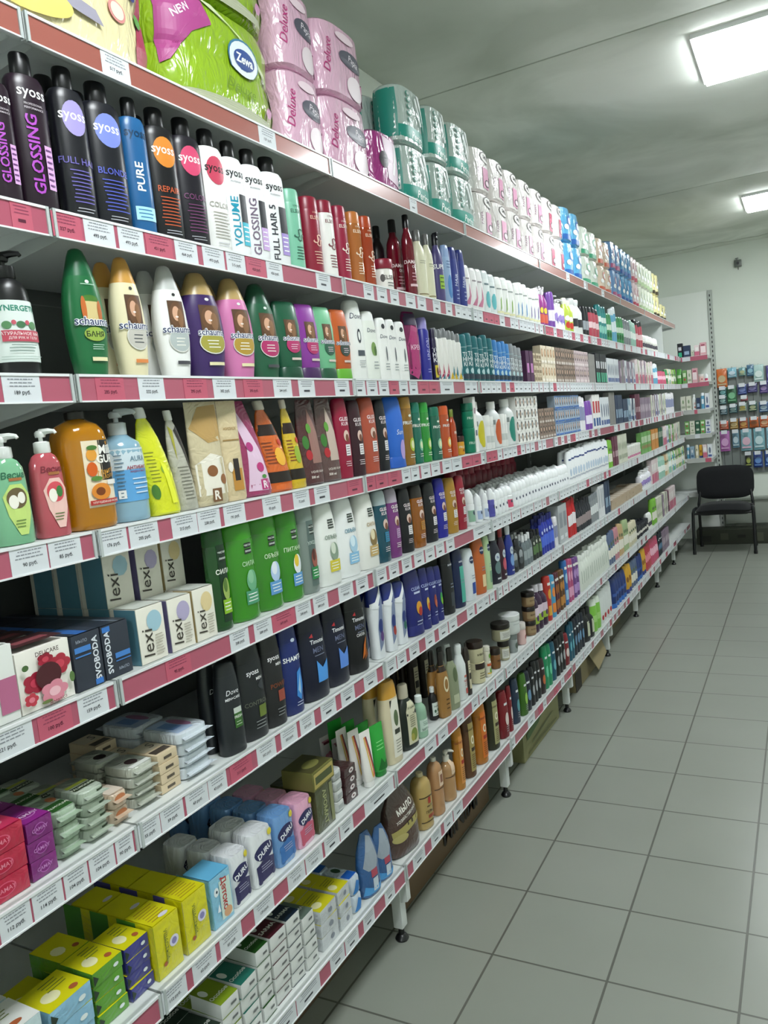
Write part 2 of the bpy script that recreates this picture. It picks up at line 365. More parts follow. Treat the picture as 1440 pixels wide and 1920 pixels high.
spec('syoss_pure', 'syoss', .6, '1f5f96', '0c0c10', 'blue shampoo bottle with vertical white lettering', 'bottle', 'shampoo_bottle',
     [('t', 'syoss', 0, .72, .065, '123a5c', 0, .012), ('t', 'PURE', -.06, .42, .12, 'f4faff', 90, .02), ('r', -.36, .1, .4, .2, 'a8dcf2'), ('l', -.3, .11, .34, .19, 3, '2f78a8')])
def sw(key, a, t, c, d):
    spec(key, 'syoss', .6, 'f1f2f4', '0b0b0e', d, 'bottle', 'shampoo_bottle', [('t', 'syoss', 0, .7, .068, '2a2a30', 0, .012), ('t', 'PROFESSIONAL', 0, .645, .013, '9a9aa0'),
         ('t', t, -.18, .3, .12, a, 90, .015), ('r', .04, .1, .36, .54, '1a1c24'), ('r', .04, .1, .36, .3, c), ('l', .06, .12, .34, .28, 4, 'f4f4fa')])
sw('syoss_volume', '2597b4', 'VOLUME', '35b4cc', 'white shampoo bottle with turquoise VOLUME lettering')
sw('syoss_glossw', '7a6a80', 'GLOSSING', 'c9a6dc', 'white shampoo bottle with grey GLOSSING lettering')
sw('syoss_fullw', '3a3a44', 'FULL HAIR 5', 'a48cd0', 'white shampoo bottle with black FULL HAIR lettering')
def el(key, body, d, tx='f6e8dc', bk='plastic', cap=None):
    spec(key, 'cyl', .8, body, cap or body, d, 'bottle', 'shampoo_bottle', [('t', 'ELSEVE', .06, .72, .045, tx), ('t', 'L\'OREAL', .06, .785, .022, tx), ('t', 'S', .02, .45, .14, tx, -20, .0, .4), ('l', -.2, .12, .3, .3, 5, tx), ('t', 'S', .16, .4, .12, tx, -30, 0, .4)], bk=bk)
el('el_mint', '7fc0a4', 'mint green shampoo bottle', '3a6a58'); el('el_red', '8c1c34', 'wine red shampoo bottle with gold lettering', 'f0c4b0')
el('el_white', 'efeeea', 'white shampoo bottle with wine red cap', '7a3a44', cap='8c1c34'); el('el_red2', '96203e', 'crimson shampoo bottle with pink script')
el('el_amber', 'c4763a', 'amber shampoo bottle with orange tint', 'f8e2c8', 'liquid'); el('el_orange', 'b4451e', 'burnt orange transparent shampoo bottle', 'f4d8c0', 'liquid')
spec('dark_bottle', 'neck', .7, '1c0c12', '0c0a0c', 'blackish shampoo bottle standing back', 'bottle', 'shampoo_bottle', [('t', 'DAMAGE', 0, .4, .04, 'd8ccd0')])
spec('dam_red', 'neck', .8, '7c1428', '0f0c10', 'tall red bottle with narrow black-capped neck', 'bottle', 'shampoo_bottle', [('t', 'DAMAGE', 0, .42, .045, 'f2dce0', 0, .012), ('t', 'OIL', .06, .36, .035, 'f2dce0'), ('l', -.24, .18, .3, .3, 3, 'd49aa8'), ('r', -.4, .12, .4, .15, 'e8c4cc')], bk='liquid')
spec('jar_white', 'jar', 1, 'f0ece6', '8c1c34', 'small white mask jar with wine red lid', 'jar', 'cosmetic_jar', [('t', 'ELSEVE', 0, .45, .14, '33282a'), ('e', -.34, .4, .12, .12, '55504e'), ('l', -.2, .15, .3, .32, 2, '777')] if False else [('t', 'ELSEVE', .04, .42, .13, '33282a'), ('e', -.36, .4, .1, .12, '55504e'), ('l', -.16, .12, .3, .3, 2, '777777')])
spec('cream_neck', 'neck', .8, 'e3e0c4', '6a6a68', 'cream bottle with grey screw neck', 'bottle', 'lotion_bottle', [('l', -.3, .5, .3, .56, 2, '9a9a88'), ('r', -.48, .06, .48, .075, '8a7a52')])
spec('purple_spray', 'neck', .75, '50487c', '15151c', 'violet spray bottle with green and white lettering', 'bottle', 'spray_bottle', [('t', 'SUPER', 0, .52, .07, 'f2f2f6', 0, .02), ('r', -.22, .2, .28, .4, '9ac23c'), ('l', -.2, .21, .26, .39, 3, '3c5a20')], extra='trigger')
spec('blue_light', 'oval', .6, '9db8dc', '8fa8d4', 'pale blue shampoo bottle', 'bottle', 'shampoo_bottle', [('e', .1, .3, .3, .2, '4a86c4'), ('l', -.2, .6, .3, .75, 3, '4a6a9c')])
spec('blue_deep', 'oval', .65, '333f8e', '2b3680', 'royal blue shampoo bottle with slanted silver lettering', 'bottle', 'shampoo_bottle', [('t', 'HAIR', .02, .45, .1, 'cdd2ea', 80), ('l', -.1, .1, .3, .3, 3, 'aab2da')])
spec('white_swoosh', 'oval', .6, 'f1eff0', 'f1eff0', 'white shampoo bottle with pink swoosh', 'bottle', 'shampoo_bottle', [('p', [(-.3,.12),(.1,.1),(.34,.3),(.2,.6),(.12,.3)], 'c87a98'), ('p', [(-.34,.06),(.3,.06),(.38,.2),(.1,.16)], 'dfa8b8'), ('l', -.2, .65, .2, .75, 2, '887')] if False else [('p', [(-.3,.12),(.1,.1),(.34,.3),(.2,.6),(.12,.3)], 'c87a98'), ('r', -.2, .68, .2, .71, '8a8088')])
spec('white_teal', 'oval', .6, 'e9eff0', 'dfe6e8', 'white shampoo bottle with teal drop', 'bottle', 'shampoo_bottle', [('e', .12, .32, .26, .2, '5fb4bc'), ('r', -.2, .66, .24, .7, '6a8088')])
for k_, c_, dd in (('wh_green', '8fb45c', 'green'), ('wh_blue', '3f8ac4', 'blue'), ('wh_purple', '6c5aa4', 'purple')):
    spec(k_, 'oval', .6, 'f0f1ee', 'f4f5f4', 'white shampoo bottle with %s sprig print' % dd, 'bottle', 'shampoo_bottle', [('p', [(-.02,.12),(.1,.2),(.12,.5),(.02,.42)], c_), ('r', -.24, .68, .22, .71, '9aa0a0'), ('r', -.3, .08, .3, .13, 'e4e0b4')])
spec('magenta_spray', 'tall', .8, '9a3a8c', 'ece8ee', 'magenta spray bottle with clear cap', 'bottle', 'spray_bottle', [('r', -.45, .08, .45, .3, 'd4604c'), ('e', 0, .4, .2, .08, 'e8d24c')], extra='trigger')
spec('violet_b', 'oval', .6, '7a4aa4', '7a4aa4', 'violet shampoo bottle', 'bottle', 'shampoo_bottle', [('r', -.3, .2, .3, .5, 'e4dcee')])
spec('white_lil', 'pumpcyl', 1, 'ecebf2', 'f4f4f6', 'white pump bottle with lilac flowers', 'bottle', 'pump_bottle', [('e', 0, .35, .3, .12, 'a48cd0'), ('e', .2, .25, .2, .08, '6c5ab4')])
spec('lime_b', 'tall', .7, 'b8c84c', 'e8ecd8', 'lime shampoo bottle with red fruit', 'bottle', 'shampoo_bottle', [('e', .05, .2, .3, .1, 'c43a2c'), ('e', 0, .4, .3, .08, 'f0f0e0')])
spec('white_blk', 'tall', .7, 'e0e2e0', 'd8dada', 'whitish bottle with black label', 'bottle', 'shampoo_bottle', [('r', -.34, .2, .34, .42, '2a2a30')])
spec('black_slant', 'oval', .6, '1c1d24', '15161c', 'slim black shampoo bottle with pale lettering', 'bottle', 'shampoo_bottle', [('r', -.2, .2, .24, .5, '9aa0a8')])
spec('red_blk', 'oval', .6, 'b8485a', '1c1d24', 'red shampoo bottle with black top', 'bottle', 'shampoo_bottle', [('r', -.2, .3, .3, .5, 'e8c8cc')])
spec('teal_b', 'oval', .6, '2f8c8c', '277a7c', 'teal shampoo bottle', 'bottle', 'shampoo_bottle', [('r', -.26, .5, .26, .66, 'e4f0ec'), ('e', 0, .3, .24, .12, '8fd0c0')])
spec('green_b', 'oval', .6, '3f9a5c', '3a8c54', 'mid green shampoo bottle', 'bottle', 'shampoo_bottle', [('r', -.26, .4, .26, .6, 'dcecdc'), ('e', .04, .24, .2, .1, '1f6a3a')])
spec('sky_b', 'oval', .6, '6aaed0', 'e8eef2', 'sky blue shampoo bottle', 'bottle', 'shampoo_bottle', [('r', -.26, .3, .26, .6, 'e8f2f6')])
spec('grey_b', 'oval', .6, '8a8f94', '7a8086', 'grey shampoo bottle', 'bottle', 'shampoo_bottle', [('r', -.26, .3, .26, .6, 'd8dcde')])
spec('mint_b', 'oval', .6, '9cc8b8', 'b8d8cc', 'pale mint shampoo bottle', 'bottle', 'shampoo_bottle', [('r', -.26, .3, .26, .56, 'eef4f0')])
spec('pinkbox', 'box', 1, 'd8a4ac', '', 'pink cosmetics carton', 'box', 'cosmetic_carton', [('r', -.4, .2, .4, .7, 'f0dde0'), ('r', -.3, .75, .3, .85, '9a3a54')])
spec('white_pile', 'rollon', 1, 'e4e2dc', 'f0f0ee', 'small white bottle with dark floral print', 'bottle', 'lotion_bottle', [('e', 0, .3, .3, .14, '4a4450'), ('e', .2, .45, .12, .06, '2a2630')])
# third shelf
spec('synergetic', 'pump', .85, '121214', '0e0e10', 'black pump bottle with white floral label', 'bottle', 'pump_bottle',
     [('r', -.56, .1, .5, .57, 'dfe8e4'), ('t', 'SYNERGETIC', 0, .51, .045, '2f8a74', 0, .02), ('e', -.42, .51, .04, .02, '2f8a74'), ('e', -.3, .38, .1, .03, '5a8a5c'), ('e', 0, .385, .1, .026, '4a7a54'), ('e', .28, .38, .1, .03, '5a8a5c'), ('e', -.15, .4, .05, .018, 'c85a6a'), ('e', .14, .4, .05, .018, 'c85a6a'),
      ('r', -.42, .255, .46, .34, 'c04a5c'), ('t', 'НАТУРАЛЬНОЕ МЫЛО', .02, .315, .026, 'f4e0e2'), ('t', 'ДЛЯ РУК И ТЕЛА', .02, .28, .024, 'f4e0e2'), ('l', -.34, .17, .36, .24, 3, '7a9088'), ('l', -.5, .11, .44, .15, 2, 'a8b8b0')])
def outl(t, u, v, size, c1, c2):
    return [('t', t, u, v, size, c1, 0, .02)]+[('k', t, u+.014*math.cos(a), v+.005*math.sin(a), size, c1, 0, .02) for a in (0, .79, 1.57, 2.36, 3.14, 3.93, 4.71, 5.5)]+[('t', t, u, v, size, c2, 0, .008)]
def sch(key, body, cap, badge, d, shape='schauma', ban=False):
    ops = [('e', .02, .735, .05, .014, 'e8ece8' if body not in ('f1f1ef', 'e9dfba') else '3a3a3a')]
    ops += [('r', -.2, .42, .28, .68, '5d4230')] + face(.04, .55, .22, .12) + [('e', .04, .33, .32, .11, 'e4e4de'), ('e', .04, .33, .3, .1, badge), ('l', -.12, .27, .2, .36, 3, 'f4f2ea' if badge != 'c8c4bc' else '55585c')]
    if ban: ops = [('e', .02, .735, .05, .014, 'e8ece8'), ('l', -.16, .70, .2, .73, 1, '9cc8ac'), ('e', .02, .6, .2, .03, '4a7a2c'), ('r', -.14, .42, .2, .58, 'd9c48a'), ('e', -.16, .52, .06, .1, 'c86a2c'), ('e', .22, .5, .06, .09, 'b8642c'),
                    ('e', .03, .325, .26, .055, '9ab44c'), ('t', 'БАНЯ', .03, .325, .045, '2a3a1c', 0, .02), ('l', -.1, .2, .22, .25, 3, 'c4e0cc')]
    ops += [*outl('schauma', .02, .425, .062, 'f6f6fb', '22305e'), ('r', -.12, .115, .26, .145, 'e8e0b4' if ban or cap == 'b69a64' else 'e08a4c' if body == 'e9dfba' else '4a4a50')]
    spec(key, shape, .62, body, cap, d, 'bottle', 'shampoo_bottle', ops, ck='plastic')
sch('sch_banya', '1c6a3c', '17603a', '9ab44c', 'large dark green shampoo bottle', ban=True)
sch('sch_cream', 'e9dfba', 'cf9a4a', 'c8c4bc', 'cream shampoo bottle with golden cap')
sch('sch_white', 'f1f1ef', 'c2c4c2', 'b4bcbc', 'white shampoo bottle with silver grey cap')
sch('sch_purple', '3d2560', 'b69a64', 'a8a046', 'deep purple shampoo bottle with gold cap')
sch('sch_pink', 'd27aae', 'b69a64', 'b8963c', 'pink shampoo bottle with gold cap')
sch('sch_green', '235c40', '1c5038', 'b8346c', 'bottle green shampoo bottle with magenta badge')
for k_, b_, c_, g_, d_ in (('cond_green', '1f5a40', '1c4a36', 'b8346c', 'dark green conditioner bottle standing on its cap'), ('cond_purple', '8c3a9c', '4a2a5c', 'b8346c', 'purple conditioner bottle standing on its cap'),
                          ('cond_mint', '74bc90', '24543c', '2c5a48', 'mint conditioner bottle standing on its dark cap'), ('cond_orange', 'c8602c', '6cb43c', '3c4a44', 'orange conditioner bottle standing on its lime cap')):
    spec(k_, 'cond', .55, b_, c_, d_, 'bottle', 'conditioner_bottle', [('r', -.2, .5, .24, .76, '5d4230')]+face(.03, .64, .2, .12)+[('e', .04, .43, .27, .1, g_), *outl('schauma', .02, .52, .062, 'f6f6fb', '22305e'), ('l', -.1, .37, .2, .45, 3, 'f0d8e4'), ('r', -.1, .24, .28, .27, 'd8c8c0')])
spec('dove_tall', 'dove', .6, 'f3f4f2', 'f4f5f4', 'tall white shampoo bottle with curl print', 'bottle', 'shampoo_bottle', [('t', 'Dove', .0, .8, .07, '2a3450', 0, 0, .2), ('e', .04, .55, .1, .09, '3a3e48'), ('e', .04, .55, .06, .055, 'f3f4f2'), ('r', -.12, .3, .26, .37, '4a505a'), ('l', -.1, .15, .26, .25, 4, '9aa0a4')])
spec('dove_green', 'dove', .6, 'eef1ea', 'f4f5f4', 'white shampoo bottle with green leaf print', 'bottle', 'shampoo_bottle', [('t', 'Dove', .0, .72, .06, '2a3450', 0, 0, .2), ('e', .02, .45, .16, .1, '7a9a54'), ('e', .1, .42, .08, .07, '4c6a34'), ('l', -.1, .15, .26, .28, 3, '9aa0a4')])
spec('dove_w', 'dove', .6, 'f3f3f1', 'f2f3f2', 'white shampoo bottle with small black emblem', 'bottle', 'shampoo_bottle', [('t', 'Dove', .05, .7, .06, '2a3450', 0, 0, .2), ('e', .02, .86, .14, .04, '33363c'), ('e', .1, .42, .06, .12, '6a6e74'), ('l', -.1, .15, .26, .28, 3, '9aa0a4')])
spec('kp_pink', 'cond', .6, '8c2660', '1c1230', 'dark purple mousse bottle with magenta swirl', 'bottle', 'conditioner_bottle', [('p', [(-.42,.1),(0,.02),(.42,.2),(.45,.75),(-.1,.8),(-.45,.5)], 'b03474'), ('t', 'КРЕМ', .1, .48, .07, 'f0cfe0', 0, .01), ('r', -.45, .8, .45, .97, '2c1a40')], bk='liquid')
spec('unlori', 'spray', 1, '34349a', 'a39ade', 'indigo spray can with lilac cap', 'can', 'spray_can', [('t', 'UNLORI', 0, .5, .2, 'd4d4f0', 90, 0), ('l', -.2, .12, .2, .2, 2, 'b0b0e0')])
spec('tonka_dark', 'spray', 1, '2b2348', '2a2440', 'dark spray can with yellow fruit label', 'can', 'spray_can', [('t', 'ТО\nНИ\nКА', .02, .5, .28, 'f0f0f4', 0, .02), ('r', -.4, .06, .4, .3, 'd8c43c'), ('e', .0, .18, .2, .08, '6a3a1c')])
spec('grey_cap', 'spray', 1, 'eceae6', '7a7d80', 'white spray can with grey cap and coloured flame', 'can', 'spray_can', [('p', [(-.4,.04),(.4,.04),(.3,.16),(.12,.22),(.05,.34),(-.05,.18)], 'b8345c'), ('p', [(-.2,.04),(.2,.04),(.1,.14)], '2f7a8c')])
spec('grey_cap2', 'spray', 1, 'e9e8e4', '7d8082', 'white spray can with grey cap and teal flame', 'can', 'spray_can', [('p', [(-.4,.04),(.4,.04),(.3,.12),(.05,.3),(-.1,.14)], '2f7a8c'), ('p', [(-.4,.04),(0,.04),(-.2,.18)], 'd8b43c')])
for k_, b_, d_ in (('tonik_teal', '1f6a72', 'teal tinting balm bottle with white block letters'), ('tonik_blue', '3f82c4', 'blue tinting balm bottle with white block letters'), ('tonik_grey', '8e9296', 'grey tinting balm bottle with white block letters')):
    spec(k_, 'cyl', .9, b_, b_, d_, 'bottle', 'tinting_balm_bottle', [('t', 'ТО\nНИ\nКА', .02, .47, .3, 'e8f0f2', 0, .02), ('e', .08, .22, .22, .06, 'b8d4d8'), ('r', -.36, .05, .36, .16, '2a3a48'), ('r', -.4, .72, .4, .73, 'b8d4d8')])
spec('box_dark', 'box', 1, '4a2048', '', 'dark purple cosmetics carton', 'box', 'cosmetic_carton', [('r', -.3, .3, .3, .6, 'c07ab8')])
spec('dye_beige', 'box', 1, 'dccfb8', '', 'beige hair dye carton', 'box', 'hair_dye_carton', [('e', 0, .6, .3, .24, 'a47a54'), ('e', 0, .62, .16, .14, 'e0bc9c'), ('r', -.4, .06, .4, .2, 'efe6d8')])
spec('dye_brown', 'box', 1, '8a766a', '', 'brown hair dye carton', 'box', 'hair_dye_carton', [('e', 0, .6, .32, .26, '3a2c2a'), ('e', 0, .62, .16, .14, 'd8b49c'), ('r', -.4, .06, .4, .2, 'c8bcb4')])
spec('dye_mauve', 'box', 1, 'c8b4b8', '', 'mauve hair dye carton', 'box', 'hair_dye_carton', [('e', 0, .6, .3, .26, '5a4448'), ('e', 0, .62, .16, .14, 'e8ccbc'), ('r', -.4, .06, .4, .22, 'e8d8da')])
spec('dye_white', 'box', 1, 'e8e6e2', '', 'white hair dye carton', 'box', 'hair_dye_carton', [('e', -.26, .5, .2, .4, '2c2a2c'), ('e', -.26, .5, .1, .22, 'd8b49c'), ('r', .05, .4, .4, .6, 'a4a8ac')])
spec('dye_blue', 'box', 1, 'a8b8cc', '', 'blue hair dye carton', 'box', 'hair_dye_carton', [('e', 0, .55, .26, .32, '5a4a48'), ('e', 0, .6, .14, .16, 'dcb8a0'), ('r', -.48, .02, .48, .16, '3a6ab0'), ('r', -.48, .9, .48, .98, '3a6ab0')])
spec('tube_pile', 'box', 1, 'c4b49a', '', 'beige carton lying in a stack', 'box', 'cosmetic_carton', [('r', -.4, .3, .4, .7, '8c7860')])
spec('pink_white', 'box', 1, 'e6d4d6', '', 'tall white and pink carton', 'box', 'cosmetic_carton', [('r', -.5, 0, .5, .4, 'c86a84'), ('r', -.3, .5, .3, .8, 'f4f0ee')])
spec('grey_box', 'box', 1, '8a8784', '', 'plain grey carton', 'box', 'cosmetic_carton', [])
spec('black_box', 'box', 1, '1c1d26', '', 'black carton with turquoise patch', 'box', 'cosmetic_carton', [('r', -.34, .04, .34, .36, '3ab48c'), ('r', -.3, .5, .3, .74, 'd8d8de')])
spec('whblue_box', 'box', 1, 'dfe2e8', '', 'white carton with blue figure', 'box', 'cosmetic_carton', [('e', 0, .55, .24, .24, '6a748c'), ('r', -.4, .06, .4, .22, '4a62a0')])
# fourth shelf
def vesna(key, body, l1, l2, d, t2):
    spec(key, 'pump', .6, body, 'e9ece9', d, 'bottle', 'pump_bottle', [('t', 'Весна', .04, .6, .06, t2, 0, .02, .15), ('r', -.1, .55, .24, .575, 'a86a3c'),
        ('p', [(-.3,.42),(-.1,.52),(.2,.52),(.4,.42),(.36,.25),(.2,.08),(0,.08),(-.22,.25)], l1), ('e', .04, .4, .26, .09, l2), ('e', -.06, .37, .12, .06, 'f4efe4'), ('e', .14, .4, .1, .05, 'f4efe4' if l2 != 'd8505c' else '3a7a3c'), ('l', -.1, .14, .2, .22, 3, '5a7a3a')], bk='liquid')
vesna('vesna_green', '8ed0a4', 'c4dc7c', '6a5a3c', 'pale green pump bottle with coconut label', '2a6a4c')
vesna('vesna_pink', 'd0606c', 'f0c4bc', 'd8505c', 'coral pink pump bottle with strawberry label', '7c2434')
spec('milk_gurt', 'jug', .8, 'c8840c', '1c1814', 'large orange soap bottle with mango label', 'bottle', 'soap_bottle',
     [('r', -.18, .18, .52, .74, 'f0e0c4'), ('r', .14, .4, .54, .74, '1a1816'), ('t', 'Milk', .33, .66, .075, 'f6f4ee', 0, .03), ('t', 'GURT', .33, .58, .07, 'f6f4ee', 0, .03), ('t', 'Манго и', .3, .48, .045, 'e0a43c', 10, 0, .2), ('t', 'Молоко', .34, .44, .04, 'e0a43c', 10, 0, .2),
      ('e', -.02, .62, .1, .05, 'e8a03c'), ('e', -.04, .5, .1, .06, 'd8601c'), ('e', .0, .68, .1, .02, '4a7a34'), ('e', .02, .42, .11, .02, '5a8a3c'), ('e', .08, .31, .19, .07, 'e08a30'), ('e', .06, .31, .09, .035, '7a3c14'), ('r', .22, .36, .52, .4, 'f4f0ea'), ('r', -.16, .2, .52, .24, 'b8342c'), ('t', 'УЛУЧШЕННАЯ ФОРМУЛА', .2, .22, .02, 'f6e8e0')], bk='liquid')
spec('aura', 'pumpcyl', .85, '9cc4da', 'c4ccd0', 'pale blue antibacterial soap pump bottle', 'bottle', 'pump_bottle',
     [('r', -.5, .44, .6, .62, 'cfdde6'), ('r', -.5, .17, .6, .44, '5fa4dc'), ('t', 'AURA', .12, .53, .045, '6c8a9c'), ('t', 'АНТИБАКТ', .1, .455, .032, 'a0344c', 0, .02), ('t', 'ЖИДКОЕ МЫЛО', .1, .42, .02, 'a0344c'), ('l', -.44, .2, -.24, .58, 12, '5a7488'), ('l', -.1, .22, .4, .38, 4, 'cfe4f4'), ('r', -.42, .2, -.26, .27, 'eef2f4')], bk='liquid')
spec('pouch_yellow', 'spout', .7, 'd8dc10', 'eeeeea', 'fluorescent yellow refill pouch with white spout', 'pouch', 'refill_pouch', [('l', -.36, .3, -.05, .6, 9, '8a8e1c'), ('e', .1, .42, .1, .04, '8fae3c'), ('e', -.32, .22, .12, .07, '4a7a2c'), ('p', [(.05,.5),(.2,.45),(.3,.1),(.1,.1)], 'e8ec3c')], bk='foil', extra='skew')
spec('pouch_clear', 'spout', .7, 'b4b2a4', 'eeeeea', 'grey and black refill pouch with white spout', 'pouch', 'refill_pouch', [('p', [(.0,.8),(.2,.6),(.42,.25),(.45,.55),(.2,.85)], '2a2422'), ('l', -.3, .1, .3, .45, 10, '7a786c'), ('p', [(-.2,.5),(-.05,.8),(-.2,.85)], 'a8a43c')], bk='foil', extra='skew')
spec('pouch_almond', 'bag', .45, 'cdbf9c', '', 'gold and white refill pouch with almonds', 'pouch', 'refill_pouch', [('p', [(-.46,.75),(-.1,.95),(.44,.97),(.46,.62),(0,.6)], 'b8955a'), ('p', [(-.46,.1),(.46,.1),(.46,.45),(0,.5),(-.46,.4)], 'ece6d8'), ('e', -.02, .33, .16, .055, '8c5a34'), ('e', .3, .24, .11, .05, '94603a'), ('r', -.12, .03, .16, .16, '7a5434'), ('t', 'R', .02, .095, .09, 'f4ece0', 0, .03)], bk='foil')
spec('pouch_honey', 'bag', .4, 'd8c49c', '', 'gold refill pouch with oil glass picture', 'pouch', 'refill_pouch', [('t', 'ЖИДКОЕ', 0, .72, .035, 'a4824c'), ('r', -.4, .6, .4, .615, 'a4824c'), ('r', -.2, .1, .3, .32, 'c08a3c'), ('r', -.1, .2, .16, .42, '2c2420'), ('e', -.24, .34, .1, .05, 'f0e8dc')], bk='foil')
spec('pouch_pink', 'pouch', .5, '9c2c60', '', 'pink and magenta refill pouch', 'pouch', 'refill_pouch', [('p', [(-.34,.06),(.46,.05),(.3,.5),(-.05,.95),(-.2,.9),(-.1,.5)], 'e4c4dc'), ('r', .06, .06, .34, .17, 'c0387c'), ('t', 'R', .2, .115, .08, 'f8e8f0', 0, .03), ('e', .15, .3, .12, .05, 'c0387c'), ('e', 0, .52, .1, .05, 'b43a80'), ('e', .2, .2, .08, .02, '4a8a3c')], bk='foil', extra='skew')
def juice(key, body, c2, d):
    spec(key, 'spout', .7, body, 'e8e0d0', d, 'pouch', 'refill_pouch', [('r', -.5, .62, .5, .74, '2a1a14'), ('r', -.5, .0, .5, .1, body), ('r', -.5, .1, .5, .22, '221814'), ('e', .1, .38, .2, .1, c2), ('e', .26, .54, .1, .035, 'c83a2c'), ('l', -.4, .3, -.05, .56, 7, '7c3a1c')], bk='foil', extra='skew')
juice('pouch_orange', 'd8641c', 'f0b43c', 'orange refill pouch with black bands'); juice('pouch_lemon', 'd8b824', '9ab43c', 'yellow refill pouch with black bands')
for k_, dd in (('pouch_berry', 'strawberries'), ('pouch_berry2', 'apple flowers')):
    spec(k_, 'pouch', .6, '4c1c20' if k_ == 'pouch_berry' else '5a3c3a', '', 'dark refill pouch printed with %s' % dd, 'pouch', 'refill_pouch', [('p', [(-.1,.25),(.4,.25),(.35,.6),(.05,.9),(-.1,.6)], 'c4b0a4' if k_ != 'pouch_berry' else '9a7068'), ('e', -.25, .5, .12, .08, '3f7a34'), ('e', -.2, .35, .12, .06, 'b42c34'), ('e', -.05, .66, .1, .06, '5f9a3c'), ('t', 'LIQUID SOAP', .05, .15, .03, 'e8dcd4'), ('t', '500 ml', -.1, .09, .03, 'f4ece4', 0, .02)], bk='foil')
def gl(key, body, d, tx='f4e6ea', cap=None, bk='plastic', lab='f2eef0'):
    spec(key, 'oval', .62, body, cap or body, d, 'bottle', 'shampoo_bottle', [('t', 'GLISS', .05, .74, .05, tx, 0, .02), ('t', 'KUR', .07, .68, .045, tx), ('e', .07, .53, .17, .07, 'e0c4b8'), ('e', .1, .5, .1, .05, '7c4a34'), ('r', -.05, .28, .24, .42, lab), ('l', -.03, .29, .22, .41, 4, '55505a'), ('l', -.14, .14, .26, .22, 3, tx)], bk=bk)
gl('gl_red', '98143a', 'crimson shampoo bottle with white label'); gl('gl_maroon', '35101e', 'blackish maroon shampoo bottle'); gl('gl_coral', 'b4523c', 'coral brown shampoo bottle')
gl('gl_black', '12131a', 'black shampoo bottle with white label patch'); gl('gl_teal', '0f5468', 'petrol blue clear shampoo bottle', cap='aebcc0', bk='liquid', lab='2f8ab4'); gl('gl_purple', '8a3a8c', 'clear purple shampoo bottle', cap='b4a8b8', bk='liquid', lab='c49ac8')
gl('gl_amber', 'a8600c', 'clear amber shampoo bottle', cap='2a2420', bk='liquid', lab='c88a2c'); gl('gl_blue', '25259a', 'ultramarine shampoo bottle'); gl('gl_gold', 'b0842c', 'gold shampoo bottle with brown foot'); gl('gl_crim', '9c1c34', 'bright crimson shampoo bottle')
spec('sun_blue', 'cond', .55, '2a6ad0', '2a62c4', 'cobalt blue curved shampoo bottle', 'bottle', 'shampoo_bottle', [('t', 'Sun', .12, .5, .07, 'e8f0fc', 0, 0, .3), ('e', .22, .25, .16, .14, 'b8a0dc')])
def ga(key, body, fr, d, bk='liquid', cap=None):
    spec(key, 'cyl', .7, body, cap or body, d, 'bottle', 'shampoo_bottle', [('t', 'FRUCTIS', .06, .62, .05, 'f4f8f0', 0, .02), ('e', .06, .72, .12, .02, 'e8f0e0'), ('e', .1, .3, .24, .1, fr), ('e', .1, .3, .14, .06, 'e8eac0'), ('l', -.2, .1, .3, .17, 2, 'f0f4e8')], bk=bk)
ga('ga_amber', 'a0701c', 'b4c43c', 'amber and black fruit shampoo bottle', cap='b8862c'); ga('ga_teal', '157a66', '7cc4a0', 'teal fruit shampoo bottle'); ga('ga_green', '2ea43c', '8cc83c', 'bright green fruit shampoo bottle'); ga('ga_teal2', '147058', '9cd0b0', 'dark teal fruit shampoo bottle'); ga('ga_orange', 'd85a24', 'f0a43c', 'orange fruit shampoo bottle')
spec('oil_orange', 'neck', .8, 'cf4f20', '7a8a2c', 'orange oil bottle with olive neck', 'bottle', 'shampoo_bottle', [('t', 'FR', .1, .5, .06, 'f4e8d8', 0, .02)], bk='liquid')
spec('yel_jar', 'jar', 1, 'd89a24', '3a1c14', 'small yellow jar with dark lid', 'jar', 'cosmetic_jar', [('t', 'FRUCT', .0, .42, .12, 'f4ecd8'), ('e', 0, .24, .12, .07, '8a4c14')])
spec('teal_jars', 'jars2', 1, '178464', '14745a', 'two stacked teal mask jars', 'jar', 'cosmetic_jar', [('t', 'FRUCTIS', .1, .7, .05, 'd8f0e4'), ('t', 'FRUCTIS', .1, .2, .05, 'd8f0e4')])
for k_, c_, dd in (('clear_yel', 'c8bc1c', 'yellow'), ('clear_or', 'c85a2c', 'orange'), ('clear_teal', '1c8474', 'teal')):
    spec(k_, 'neck', .85, 'dfe2e2', 'eeeeec', 'white-capped bottle with %s oval label' % dd, 'bottle', 'micellar_water_bottle', [('e', .1, .34, .34, .28, c_), ('r', -.4, .5, -.2, .6, '8a9090')])
spec('cot_white', 'jar', 1, 'e6e6e4', 'f0f0ee', 'round white cosmetics jar', 'jar', 'cosmetic_jar', [('r', -.4, .2, .4, .4, 'c8ccca')])
spec('nar_white', 'box', 1, 'ecebe8', '', 'narrow white carton', 'box', 'cosmetic_carton', [('r', -.3, .3, .3, .4, '6a6a80'), ('r', -.3, .7, .3, .8, 'a88a98')])
spec('can_white', 'cyl', 1, 'dfdde2', 'eceaee', 'white hairspray can', 'can', 'spray_can', [('r', -.3, .3, .3, .7, '8a90b0')])
spec('tooth_red', 'box', 1, 'f0eeec', '', 'white carton with red block print', 'box', 'cosmetic_carton', [('r', -.36, .45, .36, .8, 'c42c34'), ('r', -.4, .06, .4, .3, '2c5a9c')])
spec('navy_box', 'box', 1, '2c3c58', '', 'navy blue carton', 'box', 'cosmetic_carton', [('r', -.34, .2, .34, .5, '9ab4cc')])
